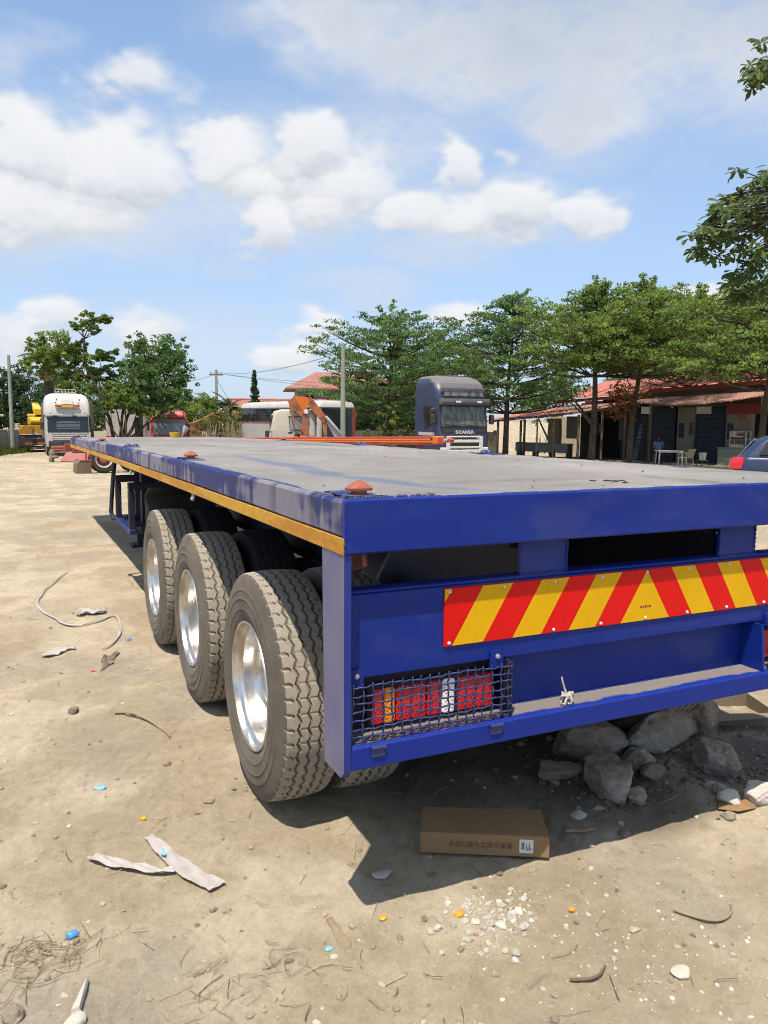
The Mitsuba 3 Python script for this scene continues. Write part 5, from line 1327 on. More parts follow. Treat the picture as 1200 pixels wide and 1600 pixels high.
# --- long orange boom on wheels beyond the blue deck
ea, eb = np.array((8.851, 17.343, 1.231)), np.array((6.888, 31.246, 0.875))
OT = thing('boom_carrier', 'long orange-red steel boom on red wheels, lying just beyond the blue deck', 'boom')
du = (eb - ea)
ln = float(np.linalg.norm(du[:2]))
MO = xf((ea[0], ea[1], ea[2]), math.degrees(math.atan2(du[1], du[0])))
# local x runs from the near tip to the far end, y towards us; the boom falls with the yard
tip = lambda m: (np.stack([m[0][:, 0], m[0][:, 1], m[0][:, 2] + m[0][:, 0] * du[2] / ln], 1), m[1])
part(OT, 'top_rail', tip(bx(.4, ln, -.26, .0, -.025, .04, .015)), 'red_paint', M=MO)
part(OT, 'side_strip', tip(bx(.55, ln, -.05, .012, -.085, -.027, .015)), 'orange_paint', M=MO, label='bright orange strip along the boom')
part(OT, 'side_strip', tip(bx(.45, ln, -.05, .008, -.150, -.087, .015)), 'orange_paint', M=MO)
part(OT, 'bottom_rail', tip(bx(.4, ln, -.26, .0, -.215, -.152, .012)), 'dark_red', M=MO)
part(OT, 'web', tip(bx(.5, ln, -.24, -.055, -.15, -.03, .01)), 'dark_red', M=MO)
part(OT, 'end_collar', tip(bx(.20, .44, -.28, .02, -.19, .05, .03)), 'orange_paint', M=MO)
part(OT, 'end_plate', tip(hullm([(x, y, z) for y in (-.20, -.06) for x, z in ((-.28, -.02), (-.34, -.06), (-.28, -.13), (.2, -.15), (.2, -.01))])), 'red_paint', M=MO)
part(OT, 'pin', mv(lathe([(0, -.25), (.045, -.24), (.045, .03), (0, .04)], 12, 'y'), (-.16, 0, -.07)), 'grey_metal', M=MO)
for k, x_ in enumerate((1.25, 6.5, 10.5)):
    zc = gz(*(ea[:2] + du[:2] / ln * x_)) - ea[2]
    part(OT, 'leg', bx(x_ - .06, x_ + .06, -.20, -.08, zc + .4, -.19 + x_ * du[2] / ln, .01), 'dark_red', M=MO)
    Mw = MO @ T().translate([x_, .05, zc + .46]).rotate([0, 0, 1], -90)
    kk = part(OT, 'wheel', lathe([(.36, .0), (.34, .06), (.2, .1), (0, .1)], 28), 'red_paint', M=Mw)
    part(kk, 'tyre', lathe([(.36, .0), (.44, -.02), (.47, .03), (.47, .22), (.3, .25)], 28), 'red_paint' if k == 0 else 'old_rubber', M=Mw)

# --- blue hatchback at the right edge
bp = (14.039, 11.854, -0.139)
CA = thing('car', 'blue car at the right edge with its red tail lamp showing above the deck', 'car')
MCA = xf(bp, -49.014 - 6)
# local x towards the car's nose (to the right), y away; tail at x = 0
def hat(z, xa, xb, ya, yb, r):
    return rr((xb - xa) / 2, ya, yb, r, z, 5, cx=(xa + xb) / 2)


part(CA, 'body', loft([hat(.28, .12, 4.1, .06, 1.64, .3), hat(.45, .03, 4.2, .01, 1.69, .35), hat(.70, .0, 4.2, .0, 1.70, .35), hat(.92, .03, 4.0, .02, 1.68, .35), hat(1.0, .12, 3.6, .05, 1.65, .3), hat(1.03, .25, 3.3, .10, 1.60, .3)]), 'car_blue', M=MCA, smooth=45)
part(CA, 'roof', loft([hat(.98, .14, 3.3, .06, 1.64, .28), hat(1.10, .22, 3.0, .09, 1.61, .28), hat(1.35, .42, 2.5, .20, 1.50, .28), hat(1.50, .60, 2.2, .26, 1.44, .3), hat(1.57, .85, 1.9, .36, 1.34, .3), hat(1.585, 1.1, 1.7, .5, 1.2, .25)]), 'car_blue', M=MCA, smooth=45)
part(CA, 'rear_window', slab([(.175, 1.40, 1.06), (.175, .30, 1.06), (.455, .38, 1.43), (.455, 1.32, 1.43)], .02), 'pale_glass', M=MCA)
part(CA, 'side_window', slab([(.62, .048, 1.07), (1.5, .055, 1.07), (1.5, .215, 1.46), (.80, .215, 1.44)], .02), 'glass_dark', M=MCA)
part(CA, 'side_window', slab([(1.58, .055, 1.07), (2.7, .06, 1.07), (2.25, .215, 1.44), (1.58, .215, 1.46)], .02), 'glass_dark', M=MCA)
for y0_, y1_ in ((-.02, .30), (1.40, 1.72)):
    part(CA, 'tail_lamp', loft([hat(.72, -.02, .26, y0_, y1_, .06), hat(.86, -.035, .30, y0_ - .005, y1_ + .005, .08), hat(1.0, .02, .30, y0_ + .01, y1_ - .01, .06)]), 'tail_red', M=MCA, smooth=45)
part(CA, 'bumper', loft([hat(.30, -.06, .5, .02, 1.68, .2), hat(.55, -.09, .5, .0, 1.70, .2), hat(.66, -.05, .5, .0, 1.70, .2)]), 'car_blue', M=MCA, smooth=45)
part(CA, 'door_handle', bx(.9, 1.08, -.02, .03, .86, .89, .008), 'chrome', M=MCA)
for x_ in (.75, 3.35):
    for y_, sd in ((.0, 90), (1.70, -90)):
        Mw = MCA @ T().translate([x_, y_, .30]).rotate([0, 0, 1], sd)
        k = part(CA, 'wheel', lathe([(.20, .0), (.15, .03), (0, .03)], 20), 'grey_metal', M=Mw)
        part(k, 'tyre', lathe([(.20, .0), (.28, -.01), (.30, .02), (.30, .18), (.2, .2)], 24), 'old_rubber', M=Mw)

# ---------------------------------------------------------------- the row of shops on the right
A0 = np.array((25.715, 40.302, -0.563))
A1 = np.array((29.976, 22.718, -0.416))
SH_ANG = math.degrees(math.atan2(A1[1] - A0[1], A1[0] - A0[0]))
ZB = -.50
MS = T().translate([A0[0], A0[1], ZB]).rotate([0, 0, 1], SH_ANG)
# local frame: x along the shop fronts towards the camera's right, y into the shops, z above the yard


def sheet(q, n=14, amp=.022, th=.006, wav=.16):
    """A corrugated sheet over four corners (front left, front right, back right, back left), ribs running front to back."""
    q = np.asarray(q, float)
    w = np.linalg.norm(q[1] - q[0])
    k = max(9, int(w / wav * 6))
    u = np.linspace(0, 1, k)
    ripple = amp * np.sin(u * w / wav * 2 * PI)
    rows = []
    for t in np.linspace(0, 1, 5):
        p = (q[0] + (q[3] - q[0]) * t)[None] * (1 - u[:, None]) + (q[1] + (q[2] - q[1]) * t)[None] * u[:, None]
        p = p + np.array([0, 0, 1.0]) * (ripple - .012 * math.sin(t * PI))[:, None]
        rows.append(p)
    top = np.vstack(rows)
    bot = top - np.array([0, 0, th])
    N = len(top)
    F = []
    for i in range(4):
        for j in range(k - 1):
            a = i * k + j
            F += [(a, a + 1, a + k + 1), (a, a + k + 1, a + k), (N + a, N + a + k + 1, N + a + 1), (N + a, N + a + k, N + a + k + 1)]
    for j in range(k - 1):
        F += [(j, N + j, N + j + 1), (j, N + j + 1, j + 1)]
    return np.vstack([top, bot]), np.array(F)


def eave(x, tab):
    return float(np.interp(x, [t[0] for t in tab], [t[1] for t in tab]))


SHL = thing('shop_building', 'low dark shop row under a red tin roof and sagging lean-to, behind the trees', 'shop')
EL = [(-.3, 2.27), (4.66, 2.43), (8.9, 3.02)]
RL = [(-.3, 2.68), (4.2, 3.18), (8.9, 3.36)]
nsh = 9
xs = np.linspace(-.3, 8.9, nsh + 1)
r_ = np.random.default_rng(2)
for k in range(nsh):
    a, b = xs[k] - .05, xs[k + 1] + .03
    d = r_.uniform(-.14, .14)
    part(SHL, 'awning_sheet', sheet([(a, -.1 + d, eave(a, EL) + r_.uniform(-.03, .03) + .006 * (k % 2)), (b, -.1 + d, eave(b, EL) + r_.uniform(-.03, .03) + .006 * (k % 2)), (b, 2.5, eave(b, RL) + .006 * (k % 2)), (a, 2.5, eave(a, RL) + .006 * (k % 2))]), 'old_tin' if k in (4, 5, 6, 7) else 'roof_red', M=MS, smooth=40)
part(SHL, 'awning_beam', hullm([(x, y, z) for x in (-.25, 8.85) for y in (-.02, .08) for z in (eave(x, EL) - .16, eave(x, EL) - .05)]), 'dark_wood', M=MS)
part(SHL, 'awning_beam', hullm([(x, y, z) for x in (-.25, 8.85) for y in (1.2, 1.3) for z in (eave(x, EL) + .12, eave(x, EL) + .22)]), 'dark_wood', M=MS)
for x, m_ in ((.15, 'dark_wood'), (1.0, 'grey_metal'), (2.05, 'dark_wood'), (2.35, 'dark_wood'), (3.35, 'grey_metal'), (4.62, 'dry_wood'), (6.4, 'dark_wood'), (8.0, 'dark_wood')):
    part(SHL, 'post', tube([(x, .03, -.3), (x + .02, .03, eave(x, EL) - .1)], .075 if 'wood' in m_ else .05, 8), m_, M=MS, smooth=True)
xs = np.linspace(2.9, 9.3, 7)
for k in range(6):
    a, b = xs[k] - .04, xs[k + 1] + .04
    part(SHL, 'roof_sheet', sheet([(a, 2.2 + r_.uniform(-.1, .1), 3.50 + .055 * (a - 2.9) + .008 * (k % 2)), (b, 2.2 + r_.uniform(-.1, .1), 3.50 + .055 * (b - 2.9) + .008 * (k % 2)), (b, 7.4, 4.86 + .008 * (k % 2)), (a, 7.4, 4.86 + .008 * (k % 2))]), 'roof_red', M=MS, smooth=40)
part(SHL, 'roof_fascia', hullm([(x, y, z) for x in (2.95, 9.25) for y in (2.32, 2.38) for z in (3.28 + .055 * (x - 2.9), 3.46 + .055 * (x - 2.9))]), 'dark_red', M=MS)
part(SHL, 'wall', cat([bx(4.7, 9.3, 4.6, 4.8, -.6, 3.6, .01), bx(4.6, 4.75, 2.6, 4.6, -.6, 3.3, .01), bx(9.2, 9.35, 2.6, 4.6, -.6, 3.6, .01)]), 'plaster_dark', M=MS)
part(SHL, 'wall', cat([bx(2.9, 4.55, 5.2, 5.35, -.6, 3.5, .01), bx(-.5, 2.9, 6.2, 6.4, -.6, 2.5, .01)]), 'plaster_cream', M=MS, label='cream back wall seen between the posts')
part(SHL, 'ceiling', bx(4.7, 9.2, 2.45, 4.6, 3.22, 3.27, .005), 'dark_wood', M=MS)
for x0_, x1_, z1_, m_ in ((4.85, 6.1, 2.3, 'interior_dark'), (6.4, 7.3, 2.2, 'shutter_blue'), (7.5, 9.1, 2.4, 'interior_dark')):
    part(SHL, 'door', bx(x0_, x1_, 4.54, 4.59, -.1, z1_, .01), m_, M=MS)
for x0_, x1_, z0_, z1_ in ((5.9, 6.3, 1.5, 2.1), (7.35, 7.9, 1.1, 2.3), (7.95, 8.3, 1.3, 2.0)):
    part(SHL, 'board', bx(x0_, x1_, 2.55, 2.6, z0_, z1_, .01), 'plaster_dark', M=MS)
part(SHL, 'floor', bx(4.6, 9.3, .9, 4.6, -.5, -.02, .02), 'plaster_dark', M=MS)

SHR = thing('shop_building', 'shop with cream pillars, dark blue doors and a rusty tin awning at right', 'shop')
ER = [(9.3, 3.22), (10.5, 3.16), (12.1, 3.05), (13.1, 3.05), (15.17, 3.19), (17.2, 3.51), (19.6, 3.7)]
RR_ = [(9.3, 3.52), (14.6, 3.74), (19.6, 3.82)]
xs = np.linspace(9.3, 19.4, 11)
for k in range(10):
    a, b = xs[k] - .05, xs[k + 1] + .03
    d = r_.uniform(-.10, .10)
    part(SHR, 'awning_sheet', sheet([(a, d, eave(a, ER) + .008 * (k % 2)), (b, d + .05, eave(b, ER) + r_.uniform(-.02, .02) + .008 * (k % 2)), (b, 2.5, eave(b, RR_) + .008 * (k % 2)), (a, 2.5, eave(a, RR_) + .008 * (k % 2))]), 'old_tin', M=MS, smooth=40)
xs = np.linspace(9.35, 20.4, 10)
for k in range(9):
    a, b = xs[k] - .04, xs[k + 1] + .04
    part(SHR, 'roof_sheet', sheet([(a, 2.2, 4.05 + .06 * (a - 9.3) * .8 + .008 * (k % 2)), (b, 2.2, 4.05 + .06 * (b - 9.3) * .8 + .008 * (k % 2)), (b, 8, 5.35), (a, 8, 5.35)]), 'roof_red', M=MS, smooth=40)
part(SHR, 'roof_fascia', hullm([(x, y, z) for x in (9.35, 20.3) for y in (2.34, 2.40) for z in (3.78 + .048 * (x - 9.3), 4.0 + .048 * (x - 9.3))]), 'dark_red', M=MS)
part(SHR, 'wall', cat([bx(9.4, 20.4, 4.8, 5.0, -.6, 4.2, .01), bx(9.4, 20.4, 2.52, 2.66, 3.02, 4.0, .01)]), 'plaster_dark', M=MS)
part(SHR, 'awning_board', bx(13.9, 16.9, 2.36, 2.42, 2.65, 3.2, .01), 'dark_red', M=MS)
part(SHR, 'sign_board', bx(10.304, 10.807, .26, .30, 2.62, 3.0, .006), 'plastic_white', M=MS)
part(SHR, 'sign_board', bx(13.468, 14.252, .26, .30, 2.62, 2.98, .006), 'plaster_cream', M=MS)
FY = 2.4
for a, b in ((11.113, 12.089), (13.871, 15.182)):
    part(SHR, 'pillar', bx(a, b, 2.5, 2.95, -.5, 3.0, .01), 'plaster_tan', M=MS)
    part(SHR, 'poster', bx(a + .1, a + .42, 2.478, 2.497, 1.35, 2.15, .003), 'shutter_blue', M=MS)
part(SHR, 'poster', bx(14.518, 14.918, 2.478, 2.497, 2.3, 3.0, .003), 'container_rust', M=MS)
part(SHR, 'poster', bx(11.829, 12.052, 2.478, 2.497, 1.5, 2.2, .003), 'plaster_dark', M=MS)
for a, b in ((8.087, 9.130), (9.171, 10.878), (12.011, 13.730)):
    part(SHR, 'shutter', bx(a, b, 2.72, 2.76, -.1, 2.98, .01), 'shutter_blue', M=MS)
    n_ = 12
    for j in range(n_):
        part(SHR, 'shutter_slat', bx(a + .04, b - .04, 2.69, 2.718, .0 + j * .24, .19 + j * .24, .012), 'shutter_blue', M=MS)
part(SHR, 'doorway', bx(15.214, 15.861, 4.2, 4.3, -.2, 2.6, .01), 'interior_dark', M=MS)
part(SHR, 'floor', bx(9.35, 20.4, .7, 4.8, -.5, -.02, .02), 'plaster_dark', M=MS)
for x in (9.45, 11.0, 16.871):
    part(SHR, 'post', tube([(x, .1, -.3), (x, .1, eave(x, ER) - .02)], .06, 8), 'dark_wood', M=MS, smooth=True)

# roofs and walls behind the shops
HB1 = thing('house', 'distant cream house with red roof just above the shop roofs at right', 'house')
hp = (47.707, 43.310, -0.805)
MH1 = xf(hp, -47.603 - 20)
part(HB1, 'wall', bx(-5, 4, 0, 6, -.5, 5.2, .02), 'plaster_cream', M=MH1)
part(HB1, 'roof', prism([(-.5, 5.2), (6.5, 5.2), (3.0, 6.6)], 'x', -5.5, 4.5), 'roof_red', M=MH1)
for x in (-3.6, -1.2, 1.4):
    w_ = part(HB1, 'window', bx(x, x + 1.0, -.03, .0, 3.2, 4.4, .005), 'glass_dark', M=MH1)
    part(w_, 'frame', cat([bx(x - .06, x + 1.06, -.05, -.031, 4.36, 4.44, .005), bx(x + .47, x + .53, -.05, -.031, 3.2, 4.35, .005)]), 'plastic_white', M=MH1)

# --- things in front of the shops
TBL = thing('table', 'white plastic table beside the cream chair in front of the shops', 'table')
tp = np.array((27.046, 26.878, -0.424))
MT = xf(tp, -45.106 + 14)
part(TBL, 'table_top', cat([bx(-.62, .62, -.42, .42, .70, .735, .01), bx(-.58, .58, -.38, -.36, .64, .70, .004), bx(-.58, .58, .36, .38, .64, .70, .004)]), 'plastic_white', M=MT)
for sx in (-1, 1):
    for sy in (-1, 1):
        part(TBL, 'leg', tube([(sx * .52, sy * .33, .70), (sx * .56, sy * .37, 0)], (.035, .026), 8), 'plastic_white', M=MT, smooth=True)
CHR = thing('chair', 'cream plastic armchair at the right end of the white table', 'chair')
cp = np.array((27.111, 25.846, -0.414))
MCH = xf(cp, -46.204 - 128)
part(CHR, 'seat', bx(-.24, .24, -.24, .22, .40, .435, .012), 'plastic_cream', M=MCH)
part(CHR, 'backrest', loft([[(x * (1 + .08 * t), .20 + .13 * t + .05 * (1 - (x / .25) ** 2) + dy, .43 + .42 * t) for dy, xs_ in ((0, np.linspace(-.25, .25, 7)), (.02, np.linspace(.25, -.25, 7))) for x in xs_] for t in np.linspace(0, 1, 5)]), 'plastic_cream', M=MCH, smooth=40)
for sx in (-1, 1):
    part(CHR, 'armrest', tube([(sx * .26, .26, .64), (sx * .27, .0, .65), (sx * .26, -.20, .63), (sx * .25, -.23, .42)], (.022, .026, .024, .02), 8), 'plastic_cream', M=MCH, smooth=True)
    for y0_, y1_ in ((-.22, -.26), (.20, .26)):
        part(CHR, 'leg', tube([(sx * .23, y0_, .41), (sx * .26, y1_, 0)], (.026, .02), 8), 'plastic_cream', M=MCH, smooth=True)
bp = np.array((28.392, 26.030, 0.204))
BK = thing('bucket', 'white plastic bucket on a dark stool between the chair and the counter', 'bucket')
part(BK, 'body', mv(lathe([(0, 0), (.15, 0), (.19, .34), (.20, .36), (.18, .36), (.14, .02), (0, .02)], 20, 'z'), (bp[0], bp[1], bp[2] - .34)), 'plastic_white')
part(BK, 'handle', mv(tube([(.19 * math.cos(a), -.02 - .10 * math.sin(a), .34 - .12 * math.sin(a)) for a in np.linspace(0, PI, 12)], .008, 5), (bp[0], bp[1], bp[2] - .34)), 'grey_metal', smooth=True)
ST = thing('stool', 'dark wooden stool carrying the white bucket', 'stool')
gz_ = gz(bp[0], bp[1])
part(ST, 'seat', mv(bx(-.22, .22, -.22, .22, 0, .04, .008), (bp[0], bp[1], bp[2] - .382)), 'dark_wood')
for sx in (-1, 1):
    for sy in (-1, 1):
        part(ST, 'leg', tube([(bp[0] + sx * .17, bp[1] + sy * .17, bp[2] - .38), (bp[0] + sx * .2, bp[1] + sy * .2, gz_)], .024, 6), 'dark_wood')
# counter with a glass display rack
K0, K1 = 14.330, 15.894
CTR = thing('counter', 'pale grey green shop counter in front of the cream pillar', 'counter')
part(CTR, 'body', bx(K0, K1, .95, 1.55, -.30, .92, .02), 'pole_concrete', M=MS)
part(CTR, 'top', bx(K0 - .04, K1 + .04, .90, 1.60, .922, .96, .01), 'plaster_grey', M=MS)
part(CTR, 'panel_line', cat([bx(K0 + .08, K1 - .08, .938, .948, .38, .41, .003)]), 'plastic_white', M=MS)
RKT = thing('display_rack', 'white-framed glass snack cabinet standing on the pale counter', 'cabinet')
RX0, RX1 = 14.908, 15.717
for x in (RX0, RX1):
    for y in (1.02, 1.48):
        part(RKT, 'upright', bx(x - .02, x + .02, y - .02, y + .02, .962, 1.78, .004), 'plastic_white', M=MS)
for z in (.965, 1.36, 1.76):
    part(RKT, 'shelf', bx(RX0 - .02, RX1 + .02, 1.0, 1.5, z, z + .022, .004), 'plastic_white', M=MS)
scene['pane'] = {'type': 'thindielectric'}
part(RKT, 'pane', bx(RX0 + .022, RX1 - .022, .985, .989, .99, 1.755, .0005), 'pane', M=MS)
part(RKT, 'goods', cat([bx(RX0 + .08 + .16 * k, RX0 + .20 + .16 * k, 1.1, 1.4, 1.383, 1.46 + .04 * (k % 2), .01) for k in range(4)]), 'dark_wood', M=MS)
part(RKT, 'goods', cat([bx(RX0 + .06 + .2 * k, RX0 + .2 + .2 * k, 1.1, 1.4, 1.784, 1.86 + .03 * (k % 2), .01) for k in range(3)]), 'cloth_grey', M=MS)
# bench of grey boards and hanging tarpaulin on the left part
BN = thing('bench', 'long grey wooden stall table under the left end of the lean-to', 'table')
part(BN, 'top', bx(.9, 5.0, .9, 1.5, .80, .86, .01), 'plaster_grey', M=MS)
part(BN, 'front', bx(.9, 5.0, .87, .895, .30, .80, .005), 'plaster_grey', M=MS)
for x in (1.0, 2.3, 3.6, 4.9):
    part(BN, 'leg', bx(x - .04, x + .04, .93, 1.47, -.3, .80, .005), 'dark_wood', M=MS)
v, f = lathe([(.42, 0), (.44, .9), (.40, 1.75)], 20, 'z')
TPL = single('tarpaulin', (v + np.array([2.95, 2.2, .62]) + .03 * np.stack([meshkit.noise(v * 4) - .5, meshkit.noise(v * 4 + 9) - .5, 0 * v[:, 0]], 1), f), 'tarpaulin', 'tan tarpaulin roll hanging under the left end of the lean-to', 'tarpaulin', M=MS, smooth=50)
single('tarpaulin', hullm([(x, y, z) for x in (4.0, 4.9) for y in (2.0, 2.04) for z in (1.15, 2.5)]), 'cloth_grey', 'grey brown sheet hanging right of the tan tarpaulin roll', 'sheet', M=MS)
BR = thing('branch_pile', 'heap of dry sticks against the cream wall under the left lean-to', 'stick pile')
r_ = np.random.default_rng(5)
for k in range(14):
    c_ = np.array([1.3 + r_.uniform(-.7, .9), 3.2 + r_.uniform(-.4, .4), .1])
    d_ = np.array([r_.normal(0, .5), r_.normal(0, .2), r_.uniform(.5, 1.5)])
    part(BR, 'stick', tube([c_, c_ + d_ * .5 + r_.normal(0, .05, 3), c_ + d_], (.022, .016, .008), 5), 'dry_wood', M=MS)


# --- people in the shade
def person(key, M, pose, shirt):
    if pose == 'sit':
        pel, chest, neck, head = (0, .05, .52), (0, .03, .92), (0, .02, 1.08), (0, -.02, 1.22)
        kn, ft = [(s * .13, -.38, .50) for s in (-1, 1)], [(s * .13, -.36, .05) for s in (-1, 1)]
        el, ha = [(s * .26, -.06, .74) for s in (-1, 1)], [(s * .15, -.30, .60) for s in (-1, 1)]
    else:
        pel, chest, neck, head = (0, 0, .95), (0, 0, 1.33), (0, -.01, 1.50), (0, -.03, 1.64)
        kn, ft = [(s * .11, -.02, .50) for s in (-1, 1)], [(s * .12, 0, .05) for s in (-1, 1)]
        el, ha = [(s * .25, -.02, 1.10) for s in (-1, 1)], [(s * .22, -.18, .92) for s in (-1, 1)]
    add = lambda p, d: tuple(np.array(p) + np.array(d))
    sh = [add(chest, (s * .17, 0, .10)) for s in (-1, 1)]
    ch = [((pel, (.15, .11, .12)), (chest, (.17, .11, .14))), ((chest, (.17, .10, .13)), (neck, .055)), ((neck, .055), (head, (.075, .09, .11))),
          ((head, (.075, .09, .11)), (add(head, (0, -.075, -.04)), .045)), ((add(head, (0, -.09, .0)), .018), (add(head, (0, -.105, -.025)), .022))]
    for i, s in enumerate((-1, 1)):
        ch += [((sh[i], .065), (el[i], .048)), ((el[i], .046), (ha[i], .034)), ((add(pel, (s * .09, 0, -.02)), .095), (kn[i], .068)), ((kn[i], .064), (ft[i], .042)), ((ft[i], .042), (add(ft[i], (0, -.16, -.015)), .035)),
               ((add(head, (s * .078, .0, .0)), .016), (add(head, (s * .078, .01, -.03)), .014))]
        for j in range(4):
            b_ = add(ha[i], ((j - 1.5) * .018, -.03, -.01))
            ch.append(((ha[i], .026), (b_, .012)))
            ch.append(((b_, .011), (add(b_, (0, -.05 - .01 * (j in (1, 2)), -.035)), .009)))
        ch.append(((add(ha[i], (-s * .03, -.01, 0)), .012), (add(ha[i], (-s * .045, -.05, -.005)), .010)))
    part(key, 'body', bones(ch, .02, 6), 'skin_dark', M=M, smooth=True)
    part(key, 'shirt', bones([((add(pel, (0, 0, .02)), (.165, .125, .12)), (chest, (.185, .122, .15))), ((chest, (.18, .115, .14)), (add(neck, (0, 0, -.05)), .07))] + [((sh[i], .078), (tuple((np.array(sh[i]) + np.array(el[i])) / 2), .066)) for i in (0, 1)], .03, 5), shirt, M=M, smooth=True)
    part(key, 'trousers', bones([((add(pel, (s * .08, 0, .0)), .118), (kn[i], .082)) for i, s in enumerate((-1, 1))] + [((kn[i], .08), (add(ft[i], (0, 0, .06)), .058)) for i in (0, 1)] + [((add(pel, (-.07, 0, 0)), .12), (add(pel, (.07, 0, 0)), .12))], .03, 5), 'trousers_dark', M=M, smooth=True)
    part(key, 'hair', bones([((add(head, (0, .02, .035)), (.080, .088, .088)), (add(head, (0, .045, .0)), (.074, .06, .07)))], .02, 3), 'hair_black', M=M, smooth=True)


pp = np.array((28.056, 28.629, -0.452))
PE = thing('person', 'person in a blue shirt sitting in the shade left of the white table', 'person')
person(PE, xf((pp[0], pp[1], pp[2] + .08), -44.407 + 10), 'sit', 'shirt_blue')
SB = thing('crate', 'low dark crate under the person in the blue shirt', 'crate')
MSB = xf((pp[0], pp[1], pp[2]), -44.407 + 10)
for z in (.02, .18, .34):
    part(SB, 'slat', bx(-.22, .22, -.11, -.09, z, z + .12, .004), 'dark_wood', M=MSB)
part(SB, 'body', bx(-.21, .21, -.088, .25, .0, .46, .006), 'dark_wood', M=MSB)
px_ = 15.782
PE2 = thing('person', 'person in a pale shirt standing in the dark doorway behind the blue car', 'person')
person(PE2, MS @ T().translate([px_, 2.1, -.02]).rotate([0, 0, 1], 30), 'stand', 'shirt_pale')

# ---------------------------------------------------------------- houses behind the bus
hp = (33.204, 83.516, -1.171)
HS = thing('house', 'two-storey grey house with a red tiled hip roof behind the orange crane', 'house')
MH = xf(hp, -22.416 + 6)
part(HS, 'wall', bx(-5.6, 5.6, 0, 8, -.5, 6.3, .02), 'plaster_grey', M=MH)
part(HS, 'roof', hullm([(-7.0, -1.2, 6.25), (7.0, -1.2, 6.25), (7.0, 9.2, 6.25), (-7.0, 9.2, 6.25), (-7.0, -1.2, 6.4), (7.0, -1.2, 6.4), (7.0, 9.2, 6.4), (-7.0, 9.2, 6.4), (-3.2, 4.0, 8.5), (3.2, 4.0, 8.5)]), 'roof_tile', M=MH, smooth=False)
for x, w_, z in ((-4.6, .9, 4.6), (-.6, 1.6, 4.4), (3.0, 1.4, 4.4), (-3.8, 1.3, 1.6), (1.2, 1.6, 1.6)):
    k = part(HS, 'window', bx(x, x + w_, -.04, -.001, z, z + 1.2, .01), 'glass_dark', M=MH)
    part(k, 'frame', cat([bx(x - .08, x + w_ + .08, -.07, -.041, z + 1.15, z + 1.27, .01), bx(x + w_ / 2 - .04, x + w_ / 2 + .04, -.07, -.041, z, z + 1.149, .01)]), 'plastic_white', M=MH)
part(HS, 'chimney', bx(2.0, 2.8, 3.6, 4.4, 7.6, 9.0, .02), 'plaster_grey', M=MH)
part(HS, 'balcony', cat([bx(-1.5, 5.5, -1.4, -.0015, 3.2, 3.4, .02), bx(-1.5, 5.5, -1.4, -1.3, 3.401, 4.2, .02)]), 'plaster_cream', M=MH)
hp = (22.075, 73.172, -0.974)
HL = thing('house', 'long low house with a pale red tiled roof behind the bus', 'house')
MHL = xf(hp, -17.822 + 4)
part(HL, 'wall', bx(-5.5, 6, 0, 6, -.5, 2.9, .02), 'plaster_cream', M=MHL)
part(HL, 'roof', hullm([(-6, -.7, 2.88), (6.6, -.7, 2.88), (6.6, 6.7, 2.88), (-6, 6.7, 2.88), (-5.4, 3, 4.6), (6.0, 3, 4.6), (-6, -.7, 2.98), (6.6, -.7, 2.98)]), 'roof_tile', M=MHL, smooth=False)
part(HL, 'roof_ridge', tube([(-5.4, 3, 4.62), (6.0, 3, 4.62)], .12, 8), 'roof_red', M=MHL)
for x in (-4, -1, 2.5):
    k = part(HL, 'window', bx(x, x + 1.2, -.04, -.001, 1.1, 2.2, .01), 'glass_dark', M=MHL)
hp = (35.698, 73.441, -1.053)
HM = thing('house', 'red roofed house glimpsed through the trees above the dark blue truck', 'house')
MHM = xf(hp, -26.583)
part(HM, 'wall', bx(-2.4, 4, 0, 6, -.5, 5.2, .02), 'plaster_cream', M=MHM)
part(HM, 'roof', hullm([(-3, -.7, 5.2), (4.6, -.7, 5.2), (4.6, 6.7, 5.2), (-3, 6.7, 5.2), (-2, 3, 6.9), (3.6, 3, 6.9)]), 'roof_red', M=MHM, smooth=False)

# ---------------------------------------------------------------- walls and fences
def wall_run(key, a, b, h, th, mat_, pier=None, step=3.0, piern='pier', pmat=None):
    a, b = np.array(a[:2]), np.array(b[:2])
    L = float(np.linalg.norm(b - a))
    ang_ = math.degrees(math.atan2(b[1] - a[1], b[0] - a[0]))
    n_ = max(1, int(round(L / step)))
    for k in range(n_):
        c = a + (b - a) * (k + .5) / n_
        M_ = xf((c[0], c[1], gz(*c)), ang_)
        part(key, 'panel', bx(-L / n_ / 2 + .02, L / n_ / 2 - .02, -th / 2, th / 2, -.5, h, .015), mat_, M=M_)
    for k in range(n_ + 1) if pier else ():
        c = a + (b - a) * k / n_
        part(key, piern, bx(-pier, pier, -pier, pier, -.5, h + .12, .02), pmat or mat_, M=xf((c[0], c[1], gz(*c)), ang_))


